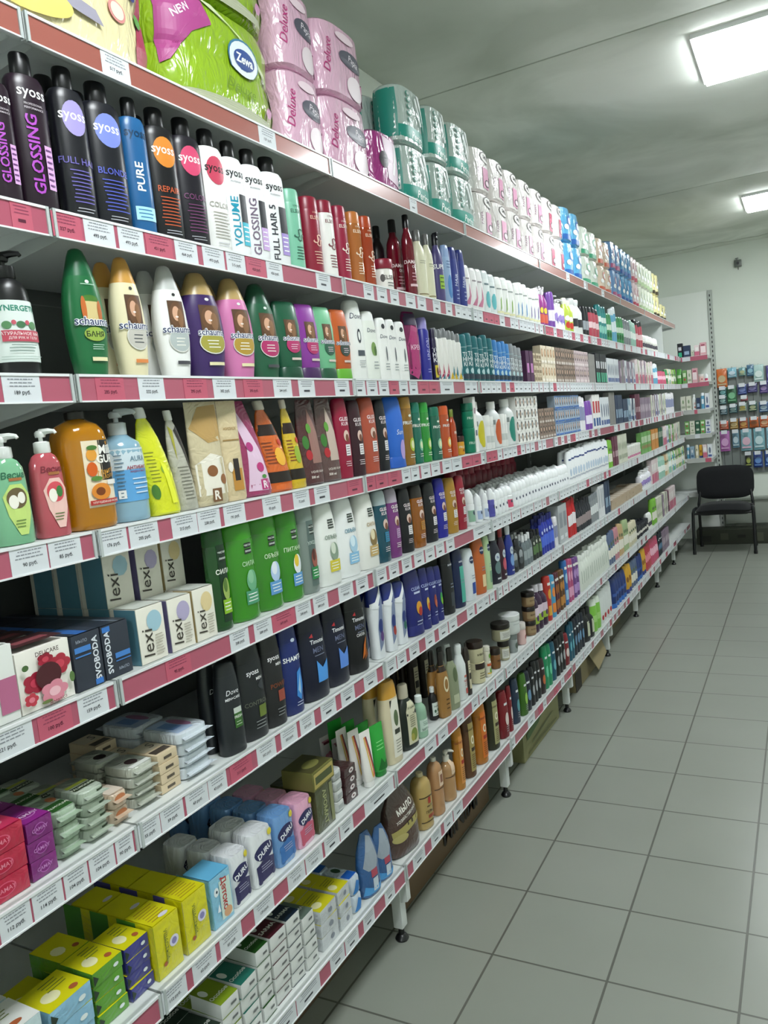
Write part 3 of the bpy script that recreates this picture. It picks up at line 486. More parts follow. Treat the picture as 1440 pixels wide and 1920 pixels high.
spec('blue_box', 'box', 1, '8fa8bc', '', 'pale steel blue carton', 'box', 'cosmetic_carton', [('r', -.34, .1, .34, .3, '4a6a8c'), ('e', 0, .6, .2, .14, 'e4e8ec')])
spec('plum_box', 'box', 1, '6a3448', '', 'plum coloured carton', 'box', 'cosmetic_carton', [('r', -.34, .3, .34, .5, 'c8a8b0')])
spec('mauve_b', 'box', 1, '8c7a8c', '', 'greyish mauve carton', 'box', 'cosmetic_carton', [('e', 0, .5, .26, .2, 'd8c8d4')])
spec('ivory_box', 'box', 1, 'd8d8c8', '', 'ivory cosmetics carton', 'box', 'cosmetic_carton', [('r', -.34, .15, .34, .3, 'a0a890'), ('e', 0, .6, .18, .14, '8aa07a')])
spec('green_box', 'box', 1, '6ea45a', '', 'leaf green cosmetics carton', 'box', 'cosmetic_carton', [('r', -.34, .5, .34, .8, 'd8e8c8'), ('e', 0, .3, .2, .1, 'c43a4c')])
spec('dkgreen_box', 'box', 1, '2c5a44', '', 'dark green cosmetics carton', 'box', 'cosmetic_carton', [('r', -.3, .5, .3, .8, 'c8d0c0')])
spec('amber_box', 'box', 1, 'c8863c', '', 'amber cosmetics carton', 'box', 'cosmetic_carton', [('r', -.3, .5, .3, .8, 'f0dcb8')])
spec('leaf_bag', 'pouch', .5, '5fae4c', '', 'bright green soft pack', 'pouch', 'refill_pouch', [('r', -.3, .4, .3, .6, 'd8ecc8')], bk='foil')
spec('pink_bag', 'pouch', .6, 'd04470', '', 'bright pink soft pack', 'pouch', 'refill_pouch', [('e', 0, .5, .3, .16, 'f0b8cc')], bk='foil')
spec('red_bag', 'pouch', .6, 'c0203c', '', 'red soft pack', 'pouch', 'refill_pouch', [('e', 0, .5, .3, .16, 'e88a9a')], bk='foil')
# fifth shelf
spec('carton_white', 'box', 1, 'e4e6e2', '', 'white soap carton with curl drawing', 'box', 'soap_carton', [('e', -.3, .75, .34, .2, 'b4b8b4'), ('e', -.32, .76, .28, .16, 'e4e6e2'), ('e', .1, .85, .1, .05, '8aa4c8'), ('r', .1, .12, .5, .58, 'b8688c'), ('e', -.34, .26, .08, .06, '5a7a4c'), ('l', -.1, .15, .06, .55, 7, 'a0a4a0'), ('R', -.45, .06, .45, .94, 'cfd2ce')])
spec('delicare', 'box', 1, 'f0ece4', '', 'white soap carton with red and pink roses', 'box', 'soap_carton',
     flower(-.22, .45, .2, .16, 'a4243c', 'c83a54')+flower(.26, .62, .2, .16, 'b02c40', 'd04458')+flower(0, .78, .14, .1, 'a8203a', 'd04458')+[('e', .02, .5, .24, .22, '4c1c24')]+flower(.08, .22, .24, .17, 'dc8a9c', 'f0bcc6')+flower(-.36, .22, .12, .1, 'c03a4a', 'e07888')+
     [('e', -.4, .75, .06, .05, '4c6a3c'), ('e', .42, .35, .05, .09, '5c7a44'), ('e', -.1, .1, .1, .03, '6a7a44'), ('t', 'DELICARE', .02, .91, .075, '4a3a34'), ('t', 'Botanica', .1, .07, .07, '7c3a3c', 6, 0, .3), ('R', -.45, .05, .45, .95, '4a2a2c'), ('R', -.3, .3, .3, .6, '8c4a50')])
spec('svoboda', 'box', 1, '2e3440', '', 'slate blue carton with vertical white lettering', 'box', 'soap_carton', [('t', 'SVOBODA', .28, .5, .22, 'dfe4ec', 90, .03), ('r', .14, .02, .42, .12, '3a78c8'), ('r', -.45, .68, .12, .78, '4682cc'), ('r', -.45, .6, .1, .625, '4682cc'), ('t', 'МЫЛО', -.18, .88, .06, '9aa4b4'), ('R', -.5, .0, .5, 1, '363c48'), ('R', -.3, .0, .1, 1, '3a6ab0')])
spec('svoboda2', 'box', 1, '2e3440', '', 'slate blue carton with mirrored lettering layout', 'box', 'soap_carton', [('t', 'SVOBODA', -.32, .5, .22, 'dfe4ec', 90, .03), ('r', -.46, .88, -.18, .98, '3a78c8'), ('r', -.1, .34, .46, .44, '4682cc'), ('r', -.1, .28, .46, .3, '4682cc'), ('t', 'МЫЛО', .16, .14, .06, '9aa4b4'), ('R', -.5, .0, .5, 1, '2c313c'), ('R', .1, .0, .2, 1, '6a7484')])
for k_, c_, s_, dd in (('lexi_blue', 'a4c8d8', '5c8ca0', 'pale blue'), ('lexi_lilac', 'b4aacc', '6c6490', 'lilac'), ('lexi_yellow', 'e4cf9c', 'b4a070', 'pale yellow')):
    spec(k_, 'box', 1, 'eae6da', '', 'off-white soap carton with %s sponge picture' % dd, 'box', 'soap_carton', [('e', .12, .72, .28, .19, c_), ('e', .1, .68, .2, .12, c_), ('t', 'lexi', -.2, .36, .3, '3a342c', 90, .0, .1), ('l', .05, .08, .4, .48, 8, 'a49c8c'), ('r', -1.3, 0, -.502, 1, s_), ('R', -.48, .02, .48, .98, 'c8ccc4')])
def chi(key, body, lab, ac, t, d, bk='liquid', cap=None):
    spec(key, 'dove' if bk != 'liquid' else 'cyl', .6, body, cap or body, d, 'bottle', 'shampoo_bottle', [('r', -.12, .08, .34, .84, lab)] if lab else [], bk=bk)
    SPEC[key]['ops'] += [('r', .0, .74, .24, .79, '1c2420'), ('t', 'ЧИСТАЯ', .12, .765, .02, 'e8f0e8', 0, .02), ('r', .0, .68, .24, .73, '1c2420'), ('t', 'ЛИНИЯ', .12, .705, .02, 'e8f0e8', 0, .02), ('t', t, .1, .58, .05, ac[0], 0, .02),
        ('e', .14, .4, .18, .11, ac[1]), ('e', .1, .44, .1, .07, ac[2]), ('r', -.1, .16, .34, .3, ac[3]), ('l', -.06, .18, .3, .28, 3, 'f4f8f4')]
chi('chi_sila', '17501c', '16341e', ('f0f4e8', '9cb45c', '5a7a34', '8cbc2c'), 'СИЛА', 'green shampoo bottle with dark herbal label')
chi('chi_g2', '3f9c1c', None, ('b8dcae', '6cae84', '8cc49c', '4c9a74'), 'СИЛА', 'bright green shampoo bottle with mint label')
chi('chi_g3', '3c961c', None, ('c8e4b8', 'b4ccec', 'e4ecf8', '5f9ad0'), 'ОБЪЕМ', 'bright green shampoo bottle with white petals')
chi('chi_g4', '3c981e', None, ('c8e4b8', 'e8ecf0', 'e8c83c', '5f9ad0'), 'ПИТАНИЕ', 'bright green shampoo bottle with daisy')
chi('chi_clear', '8c9a94', '5a6c68', ('c8d8d0', 'a05a4c', '5a2c24', '2f8a4c'), 'УХОД', 'clear grey shampoo bottle with hazelnuts')
chi('chi_w1', 'eef0ec', None, ('8a9a8c', '8ca08c', 'd4dccc', 'd8c83c'), 'ОБЪЕМ', 'white shampoo bottle with cactus picture', 'plastic')
chi('chi_w2', 'f0f2f2', None, ('6a9ab0', 'a8cce4', 'd8ecf8', '8cc0e4'), 'ОБЪЕМ', 'white shampoo bottle with icy blue picture', 'plastic')
chi('chi_w3', 'f0efea', None, ('b49a6c', '8c7448', 'e8dcb8', 'c8a86c'), 'СИЛА', 'white shampoo bottle with golden label', 'plastic')
for k_, c_, dd in (('ro_green', '8cb49c', 'pale green'), ('ro_blue', 'a8b8d8', 'pale blue'), ('ro_white', 'e8eaee', 'white'), ('ro_purple', '4c4aa0', 'violet'), ('ro_pink', 'd0486c', 'pink')):
    spec(k_, 'rollon', 1, 'e9ecee' if k_ != 'ro_purple' else '5a58ac', 'f4f6f8', 'small roll-on deodorant with %s label' % dd, 'deodorant', 'deodorant', [('r', -.5, .1, .5, .42, c_), ('e', .06, .34, .12, .06, '2a3450')])
spec('dom_red', 'spray', 1, '8c1c34', 'a8243c', 'dark red spray can at the shelf back', 'can', 'spray_can', [])
spec('dove_spray', 'oval', .55, 'f2f4f7', 'eef0f4', 'white body lotion bottle with blue print', 'bottle', 'lotion_bottle', [('r', -.2, .72, .3, .77, '3a4c84'), ('e', .05, .35, .16, .12, 'b8c8dc'), ('r', -.24, .15, .3, .2, 'b4b8c4')])
spec('cream_stack', 'jars2', 1, 'e4e2dc', 'f0f0ec', 'pair of small cream pots', 'jar', 'cosmetic_jar', [('r', -.4, .1, .4, .26, 'c87a9c')])
# sixth shelf
spec('camay_red', 'box', .9, 'b81c40', '', 'shiny red soap bar wrapper', 'soap', 'soap_bar', [('e', .0, .5, .22, .3, 'd85a78'), ('e', .0, .5, .19, .25, 'b81c40'), ('t', 'CAMAY', 0, .5, .2, 'e88aa0', 0, .01), ('R', -.48, .02, .48, .98, 'c03058'), ('E', 0, .3, .3, .12, 'e08a9c')], bk='foil')
spec('camay_purple', 'box', .9, '7c1c74', '', 'shiny purple soap bar wrapper', 'soap', 'soap_bar', [('e', .0, .5, .22, .3, 'b060b0'), ('e', .0, .5, .19, .25, '7c1c74'), ('t', 'CAMAY', 0, .5, .2, 'c88ac8', 0, .01), ('R', -.48, .02, .48, .98, '8c2484'), ('E', 0, .35, .34, .14, 'c88ac8'), ('E', 0, .35, .31, .12, '8c2484'), ('T', 'CAMAY', 0, .35, .12, 'e8c8e8')], bk='foil')
def wr(key, body, ops, d): spec(key, 'wrap', 1, body, '', d, 'soap', 'soap_bar', ops, bk='film', extra='ends')
wr('palm_green', '9fb49c', [('r', -.4, .3, .4, .7, 'c8d4c8'), ('R', -.4, .1, .4, .5, '2c5a24'), ('T', 'PALMOLIVE', 0, .3, .16, 'e4ecd8', 0, .02), ('E', .25, .7, .16, .14, 'b8744c')], 'green and white crimped soap packet')
wr('palm_grey', 'b4c0b0', [('r', .1, .62, .44, .78, '2c3c24'), ('R', -.42, .25, .42, .45, '2a3a20'), ('T', 'PALMOLIVE', 0, .35, .13, 'e4ecd8', 0, .02), ('R', -.42, .5, .42, .62, 'b4c04c')], 'grey-green crimped soap packet')
wr('soap_beige', 'd0b8a0', [('e', 0, .6, .3, .3, 'b8744c'), ('R', -.4, .1, .4, .6, 'e4d4c4')], 'beige and orange crimped soap packet')
wr('soap_glass', 'bcc0b4', [('E', 0, .4, .2, .16, '3a2c2c'), ('R', -.4, .05, .4, .2, 'e4e6e0'), ('l', -.3, .2, .3, .6, 5, '4a4a44'), ('E', .3, .5, .1, .3, '8a9084')], 'silvery transparent soap packet')
spec('soap_boxb', 'box', .8, 'd8c4a4', '', 'beige soap bar carton', 'soap', 'soap_bar', [('r', -.2, .3, .2, .6, '5a5044'), ('R', -.4, .1, .4, .35, '4c4238'), ('R', -.44, .45, .44, .95, 'ccc0a8'), ('T', 'S', .2, .7, .3, '3a3028', 0, 0, .2)])
wr('wipes', 'd4dce4', [('R', -.4, .1, .1, .9, 'a8bcd8'), ('E', .15, .5, .12, .3, '9a6a8c'), ('R', -.3, .3, 0, .7, '6a8cc0')], 'white and blue wet wipes packet')
def men(key, body, ops, d, sh='dove'): spec(key, sh, .6, body, body, d, 'bottle', 'shampoo_bottle', ops)
men('dove_men', '24282c', [('t', 'Dove', .02, .68, .055, 'f0f2f4', 0, 0, .2), ('t', 'MEN+CARE', .02, .61, .03, 'e8eaec', 0, .02), ('r', -.04, .28, .3, .46, '3a6a2c'), ('r', -.04, .44, .3, .5, 'c8d0c8'), ('t', 'FRESH', .13, .4, .03, 'e8f0e4', 0, .02), ('l', 0, .3, .26, .36, 2, 'b8ccb0')], 'graphite shampoo bottle with green label')
men('sy_control', '202326', [('t', 'syoss', 0, .68, .055, 'f4f4f6', 0, .012), ('t', 'MEN', .18, .62, .03, 'f0f0f0', 0, .02), ('p', [(.1,.55),(.3,.62),(.3,.48),(.14,.52)], '3a3e42'), ('t', 'CONTROL', .02, .38, .045, '6a6e60'), ('r', .06, .22, .32, .34, '6a7a34'), ('l', -.1, .1, .3, .2, 3, '8a8e90')], 'charcoal shampoo bottle lettered CONTROL', 'oval')
men('sy_power', '222224', [('t', 'syoss', 0, .72, .055, 'f4f4f6', 0, .012), ('t', 'MEN', .18, .66, .03, 'f0f0f0', 0, .02), ('t', 'POWER', .12, .44, .05, '8c4a2c', 0, .01), ('r', .02, .26, .34, .38, '9c4a3c'), ('l', -.1, .1, .3, .2, 3, '8a8e90')], 'charcoal shampoo bottle with rust label', 'oval')
men('shamtu', '1c2c6c', [('e', .1, .82, .1, .02, 'c8d4e8'), ('t', 'SHAMTU', .05, .62, .055, 'f4f6fa', 0, .02), ('p', [(0,.2),(.2,.14),(.34,.3),(.3,.5),(.1,.46)], '3f8ad8'), ('p', [(.08,.26),(.2,.2),(.24,.44)], 'a8d0f0'), ('l', -.05, .08, .3, .14, 2, 'c8d0e8')], 'navy shampoo bottle with icy blue splash', 'oval')
for k_, a_, dd in (('timo_blue', '4f9ae8', 'light blue crystal'), ('timo_blue2', '5c8ce0', 'blue mountain'), ('timo_fire', 'c86a24', 'orange flame')):
    men(k_, '10142c' if k_ != 'timo_fire' else '0f0f14', [('t', 'Timotei', .04, .68, .05, 'f4f6fa', 0, .012), ('p', [(-.2,.74),(-.1,.78),(-.08,.73)], 'b82c34'), ('t', 'MEN', .04, .58, .06, '6a7290'), ('l', -.1, .5, .3, .53, 1, '8a92a8')] + ([('p', [(-.06,.2),(.3,.2),(.34,.44),(.12,.36),(-.06,.46)], a_)] if k_ != 'timo_fire' else [('t', 'СИЛА', .04, .48, .04, 'e8e8ea', 0, .02), ('p', [(.02,.16),(.16,.22),(.26,.44),(.12,.34)], a_), ('p', [(.1,.14),(.28,.2),(.2,.3)], '8c4a1c')]), 'midnight shampoo bottle with %s print' % dd, 'oval')
def hs(key, a, d): spec(key, 'hs', .65, 'e6e9ee', '2a3a8c', d, 'bottle', 'shampoo_bottle', [('p', [(-.12,.1),(.16,.2),(.28,.5),(.3,.9),(.16,.8),(-.02,.66),(-.14,.4)], '7c88a8'), ('e', .06, .44, .16, .1, '2a3a7c'), ('e', .1, .3, .13, .07, a), ('p', [(-.5,.7),(-.1,.68),(.2,.84),(.3,1.0),(.1,.9),(-.2,.78),(-.5,.76)], 'f2f4f8')])
hs('hs_pur', '5a3a7c', 'white curved shampoo bottle with violet badge'); hs('hs_red', 'a83a34', 'white curved shampoo bottle with red badge'); hs('hs_grn', '2c6a5c', 'white curved shampoo bottle with green badge')
for k_, a_, b_, dd in (('clear1', 'd89a2c', 'b8342c', 'orange and red'), ('clear2', 'd8b44c', 'c8501c', 'gold'), ('clear3', '9c4a3c', 'c86a4c', 'copper'), ('clear4', '3c9a4c', '8cc43c', 'green')):
    men(k_, '1f2470', [('t', 'CLEAR', .05, .72, .05, 'b8c4ea', 0, .012), ('r', -.1, .64, .26, .67, 'c8d0ea'), ('e', .1, .42, .17, .1, a_), ('e', .16, .36, .12, .07, b_), ('l', -.1, .14, .28, .24, 2, 'c8d0ea')], 'indigo shampoo bottle with %s picture' % dd, 'cond')
for k_, b_, a_, dd in (('niv_black', '121318', '3a4048', 'black'), ('niv_teal', '15224a', '4fae9c', 'navy and turquoise'), ('niv_white', 'dfe4ea', '2a4a9c', 'white'), ('niv_orange', 'c4642c', 'e8d0a0', 'orange'), ('niv_lime', 'b4d0a0', '7aa084', 'pale green')):
    men(k_, b_, [('r', -.06, .08, .36, .7, a_) if k_ == 'niv_teal' else ('r', -.02, .12, .3, .34, a_), ('e', .12, .78, .2, .07, '1a2a54' if k_ != 'niv_black' else '2a2e34'), ('t', 'NIVEA', .12, .78, .03, 'eef2fa', 0, .02), ('l', -.02, .4, .3, .5, 2, '8a94a8')], '%s shower gel bottle with round emblem' % dd, 'oval')
for k_, b_, c_, a_, dd in (('fa_dark', '181a2c', 'dfe2e8', '5f7a7c', 'dark'), ('fa_red', '3c1c2c', 'a83a3c', 'c85a6c', 'maroon'), ('fa_blue', '24348c', 'dfe2ea', '7aa0d8', 'blue')):
    spec(k_, 'tall', .6, b_, c_, '%s shower gel bottle with upright cap' % dd, 'bottle', 'shower_gel_bottle', [('e', .04, .5, .24, .08, 'c8d4dc'), ('e', .04, .3, .28, .12, a_), ('t', 'Fa', .04, .5, .05, '24348c', 0, .02), ('r', -.12, .08, .2, .11, 'c8ccd4')])
spec('sq_black', 'flask', .6, '15171c', '2a2c30', 'squat black bottle with silver print', 'bottle', 'shower_gel_bottle', [('e', .06, .5, .2, .16, '9aa0a4'), ('e', .06, .3, .22, .12, '4a5054'), ('l', -.1, .1, .3, .2, 2, 'b8bcc0')])
spec('sq_grey', 'flask', .6, '6a757a', 'e0e2e4', 'squat grey bottle with white cap', 'bottle', 'shower_gel_bottle', [('r', -.3, .2, .3, .5, '9aa4a8')])
spec('sq_green', 'flask', .6, '232a24', '1a1c1e', 'squat black bottle with olive print', 'bottle', 'shower_gel_bottle', [('r', -.2, .2, .3, .5, '5a7a4c'), ('e', 0, .6, .12, .06, 'c8ccc0')])
spec('blue_shave', 'tall', .7, '2434a4', '1c2474', 'electric blue shaving gel can', 'can', 'spray_can', [('r', -.3, .2, .3, .5, '4c6ad8'), ('e', 0, .6, .14, .05, 'c8d4f4')])
spec('grey_carton', 'box', 1, 'b0b4b8', '', 'silver grey aftershave carton', 'box', 'cosmetic_carton', [('r', -.3, .4, .3, .8, '8a9098'), ('r', -.3, .1, .3, .2, 'd8dce0')])
spec('red_pack', 'tall', .6, 'c01c24', 'b4141c', 'red razor pack', 'pack', 'razor_pack', [('r', -.3, .3, .3, .6, 'e8e4e8')])
spec('dark_pack', 'flask', .5, '22242e', '1a1c24', 'dark aftershave bottle', 'bottle', 'aftershave_bottle', [('r', -.3, .2, .3, .5, '9a8a8c')])
spec('wh_blister', 'box', 1, 'dfe0e4', '', 'white blister card', 'box', 'cosmetic_carton', [('r', -.3, .3, .3, .9, 'b4b8c0')])
spec('sachet', 'box', 1, 'b8a48c', '', 'flat beige face mask sachet', 'sachet', 'mask_sachet', [('R', -.4, .1, .4, .9, 'd4c8b8')])
# seventh shelf
def nyan(key, side, d, yel='d4cc12'):
    spec(key, 'box', 1, side, '', d, 'soap', 'soap_bar', [('R', -.5, 0, .5, 1, yel), ('E', -.15, .4, .2, .18, 'e8e4b4'), ('L', -.1, .5, .4, .9, 4, '6a7a2c'), ('E', .25, .2, .1, .08, 'a85a34'), ('e', .25, .5, .09, .14, 'e4ecec'), ('p', [(-.5,.1),(-.34,.5),(-.5,.9)], '2a3a2c')], bk='foil')
nyan('ny_green', '5c9c2c', 'green-ended yellow soap bar packet'); nyan('ny_blue', '3c3c8c', 'violet-ended yellow soap bar packet'); nyan('ny_sky', '8cbcd8', 'sky-blue-ended yellow soap bar packet'); nyan('ny_white', 'c4d8dc', 'pale soap bar packet with blue print', 'dfe0dc')
spec('ny_tall', 'box', 1, 'd6ce10', '', 'tall yellow soap multipack', 'soap', 'soap_pack', [('r', -1.9, 0, -.49, 1, '4c8a2c'), ('e', .22, .5, .18, .1, 'dcd8ec'), ('e', .22, .5, .1, .06, '8a84b8'), ('t', 'УШАСТЫЙ', -.06, .55, .1, '5a6a2c', -90, .0), ('e', -.2, .22, .07, .04, 'a85a34'), ('r', -.14, .2, -.11, .7, '8a8c2c'), ('R', -.48, .0, .48, 1, 'd4cc14'), ('L', -.4, .1, .4, .9, 7, 'a07c20'), ('E', .1, .16, .18, .08, 'd4d0e0')], bk='foil')
spec('ny_tall2', 'box', 1, 'd6ce10', '', 'tall yellow soap multipack with violet side', 'soap', 'soap_pack', [('r', -1.9, 0, -.49, 1, '54509c'), ('e', .22, .5, .18, .1, 'dcd8ec'), ('e', .22, .5, .1, .06, '8a84b8'), ('t', 'УШАСТЫЙ', -.06, .55, .1, '5a6a2c', -90, .0), ('e', -.2, .22, .07, .04, 'a85a34'), ('r', -.14, .2, -.11, .7, '8a8c2c'), ('R', -.48, .0, .48, 1, 'd4cc14'), ('L', -.4, .1, .4, .9, 7, 'a07c20')], bk='foil')
spec('aist', 'box', 1, '8ac4e0', '', 'sky blue baby soap multipack', 'soap', 'soap_pack', [('r', -1.9, 0, -.49, 1, '5cacd4'), ('e', -.24, .7, .12, .09, 'e8f0f4'), ('e', -.22, .7, .04, .03, '2a3a4c'), ('r', -.1, .08, .44, .86, 'd0e4dc'), ('t', 'Детское', .12, .52, .24, 'b83a34', -90, .03), ('e', .2, .18, .2, .1, 'd8a47c'), ('p', [(-.3,.3),(-.14,.28),(-.2,.45)], 'f0f4f8'), ('R', -.5, 0, .5, 1, '64b0d8')], bk='foil')
def duru(key, body, top, low, d, ov='2c2c5c'):
    spec(key, 'wrap', 1, body, '', d, 'soap', 'soap_pack', [('e', .0, .62, .42, .16, ov), ('t', 'DURU', 0, .62, .11, 'f2f2f8', 18, .03), ('p', [(-.36,.08),(.36,.12),(.4,.42),(0,.5),(-.4,.4)], low), ('e', -.3, .1, .08, .05, low), ('e', .3, .14, .1, .06, low), ('e', .3, .9, .12, .06, 'd8c83c'), ('l', -.25, .26, .25, .4, 3, 'b8b8d4')], bk='film')
    SPEC[key]['st'] = None
duru('duru_w', 'e4e6ea', '', '34305c', 'white soap multipack with oval and dark plum flowers'); duru('duru_blue', '6c9ad0', '', '3c74b8', 'blue soap multipack with oval'); duru('duru_pink', 'e4a8c4', '', 'c85a74', 'pink striped soap multipack with oval')
spec('olive_box', 'box', 1, '6c6a34', '', 'olive and gold soap carton', 'soap', 'soap_bar', [('r', -.46, .1, .46, .9, 'b4a45c'), ('r', -.4, .3, .4, .7, '4c5430'), ('R', -.48, .04, .48, .96, '4c4a28'), ('E', 0, .4, .3, .2, '8c8a4c')])
spec('olive_stack', 'box', 1, '4c5030', '', 'tall olive soap multipack', 'soap', 'soap_pack', [('t', 'АРОМАТ', .0, .5, .34, 'a8ac7c', -90, .02), ('r', .3, .05, .48, .95, '8a8c64')], bk='foil')
spec('soap_w', 'wrap', 1, 'c8cac8', '', 'silver white soap packet', 'soap', 'soap_bar', [('r', -.3, .3, .3, .7, 'a4a8a8')], bk='film')
spec('soap_m', 'box', 1, '3c1c20', '', 'maroon soap packet with white flower', 'soap', 'soap_bar', [('e', .1, .5, .2, .3, 'e0d8d8'), ('e', .1, .5, .08, .12, '5a2c30')], bk='foil')
def tb(key, body, cap, ops, d): spec(key, 'tube', .7, body, cap, d, 'tube', 'cream_tube', ops)
tb('tube_rose', 'eee8e8', 'f4f2f2', flower(0, .45, .34, .14, 'd88aa0', 'e8b4c0')+[('r', -.3, .8, .3, .86, '7a2c44'), ('r', -.4, .86, .4, .9, 'c88a9a')], 'white cream tube with pink rose')
tb('tube_wave', 'f0ece8', 'f0eeec', [('p', [(-.1,.9),(.0,.9),(.3,.2),(.1,.14),(.16,.3)], 'd86a34'), ('p', [(0,.9),(.08,.9),(.4,.2),(.32,.16)], '5c2c54'), ('p', [(-.2,.9),(-.13,.9),(.1,.2),(.02,.16)], 'e0b43c')], 'white cream tube with orange and plum waves')
tb('tube_green', '2ca43c', '1c8430', [('p', [(-.4,.12),(.4,.12),(.3,.3),(.1,.24),(-.1,.36),(-.3,.2)], '146424'), ('l', -.3, .5, .3, .7, 3, '8cdc8c')], 'bright green cream tube')
tb('tube_dark', '5a2c34', 'e4dcd8', [('r', -.4, .6, .4, .9, 'e0d4cc')], 'maroon and white cream tube')
spec('cream_yel', 'oval', .6, 'dccfb0', 'cf9a3c', 'cream shampoo bottle with amber cap and burdock label', 'bottle', 'shampoo_bottle', [('r', -.2, .08, .34, .78, 'ece8dc'), ('e', .08, .55, .14, .1, '5c6e4c'), ('p', [(-.2,.78),(-.2,.68),(-.08,.78)], '2a2a24'), ('r', -.08, .36, .24, .42, '3a3e34'), ('l', -.1, .12, .28, .3, 5, '8a8a7c')])
spec('dk_label', 'flask', .6, '16201a', 'b8b09c', 'black-green bottle with leafy cream label', 'bottle', 'shampoo_bottle', [('p', [(-.22,.08),(.36,.08),(.36,.62),(.2,.74),(-.06,.74),(-.22,.6)], 'd0ccb0'), ('t', 'Агафья', .08, .64, .05, '33402c', 0, 0, .2), ('e', .1, .22, .18, .1, '7a8a3c'), ('e', .0, .18, .1, .06, 'a8a04c'), ('l', -.1, .34, .26, .54, 6, '6a6a4c')])
spec('mint_clear', 'neck', .8, 'a4ccb0', 'e4ece8', 'clear mint bottle with white cap', 'bottle', 'lotion_bottle', [('r', -.4, .16, .5, .44, 'c8dcd0'), ('t', 'МЯТА', .04, .2, .06, '3a5a4c', 0, .01), ('l', -.2, .28, .36, .4, 3, '6a8a7c')], bk='liquid')
spec('dk_white', 'neck', .85, '1c1a1c', 'dfe2e0', 'dark glass bottle with white screw cap and label', 'bottle', 'lotion_bottle', [('r', -.5, .14, .5, .54, 'd8e0da'), ('t', 'берёз.', 0, .42, .06, '2a3a34', 0, .01), ('e', -.2, .28, .12, .05, '3c5a44'), ('e', .14, .3, .12, .05, '4c6a54'), ('l', -.3, .16, .3, .22, 1, '4a5a50')])
spec('tan_round', 'flask', .5, 'a0743c', '1c1410', 'tan bottle with pale ring emblem', 'bottle', 'shampoo_bottle', [('e', .08, .5, .24, .12, 'e4d8b8'), ('e', .08, .5, .16, .08, 'a0743c'), ('r', -.5, .7, .5, .78, '2a1c14'), ('l', -.1, .1, .3, .3, 3, '5a3c1c')])
spec('sage_b', 'flask', .5, '8c9478', '1c1a14', 'sage bottle with slim black neck', 'bottle', 'shampoo_bottle', [('e', .1, .56, .2, .12, '5c6a4c'), ('r', -.2, .1, .3, .24, 'b8bca0')])
spec('white_lotion', 'tall', .75, 'dfe4e4', 'e6eaea', 'white lotion bottle with red print', 'bottle', 'lotion_bottle', [('r', 0, .4, .36, .44, 'c86a5c'), ('t', 'крем', .16, .34, .04, 'b8443c', 0, .01), ('r', .04, .1, .34, .2, 'b8443c'), ('l', 0, .24, .36, .34, 3, 'b8645c')])
spec('brn_label', 'jug', .6, '2a201a', '1c1612', 'dark brown bottle with cream label', 'bottle', 'shampoo_bottle', [('r', -.15, .12, .4, .66, 'd0c8a8'), ('r', -.1, .3, .34, .42, '2c241c'), ('l', -.1, .46, .36, .6, 3, '5a5244')])
spec('jar_brown', 'jars2', 1, 'cfc8a4', '2a1c16', 'two cream mask jars stacked, brown lids', 'jar', 'cosmetic_jar', [('r', -.5, .35, .5, .49, '2a1c16'), ('t', 'маска', .0, .7, .05, '3c3020', 0, .01), ('l', -.3, .1, .3, .28, 3, '5a5034')])
spec('jar_green', 'jars2', 1, 'e0dccc', 'd8d4c8', 'two pale jars stacked with green and orange print', 'jar', 'cosmetic_jar', [('e', .04, .68, .2, .08, '6ea43c'), ('e', .04, .2, .2, .08, '6ea43c'), ('r', -.5, .36, .5, .44, 'c85a34'), ('r', -.5, .1, .5, .14, 'd8b43c')])
spec('jar_amb', 'jar', 1, '8c5c2c', '231812', 'amber glass jar with black lid', 'jar', 'cosmetic_jar', [('t', 'мёд', 0, .4, .12, '2a1a10', 0, .01)], bk='liquid')
spec('jar_lab', 'jar', 1, 'a8a486', '1f1a16', 'jar with white and gold label and black lid', 'jar', 'cosmetic_jar', [('r', -.6, .12, .5, .6, 'dcdcd4'), ('r', .1, .12, .5, .6, 'a8945c'), ('l', -.5, .2, .04, .5, 5, '6a6a64')])
spec('jar_clear', 'jar', 1, 'a8b0b0', '8c9494', 'clear jar with leaf print', 'jar', 'cosmetic_jar', [('e', 0, .36, .2, .16, '4c5a50')], bk='liquid')
spec('tub_white', 'jar', 1, 'd4d8d8', 'e0e2e2', 'large white hair mask tub', 'jar', 'cosmetic_jar', [('e', .3, .24, .1, .08, '5c6488'), ('r', -.4, .5, .4, .54, 'b4babc')])
spec('tub_pink', 'jar', 1, 'dcb8b4', 'dcd4d0', 'pink-tinted cream jar', 'jar', 'cosmetic_jar', [('e', .16, .34, .14, .1, '9c3c44')])
spec('tub_brown', 'jar', 1, '8c7050', '1c1410', 'big brown hair mask jar with black lid', 'jar', 'cosmetic_jar', [('r', -.6, .2, .6, .64, 'a08864'), ('t', 'ВЕРБЕНА', 0, .44, .1, '4a3420', 0, .01)])
spec('purp_neck', 'neck', .85, '3c1440', 'ddd8e0', 'dark purple bottle with pale label and cap', 'bottle', 'bath_foam_bottle', [('r', -.6, .36, .6, .56, 'dcc8d8'), ('r', -.6, .2, .6, .36, '9cb83c'), ('e', .1, .32, .16, .07, '4a2a5c')], bk='liquid')
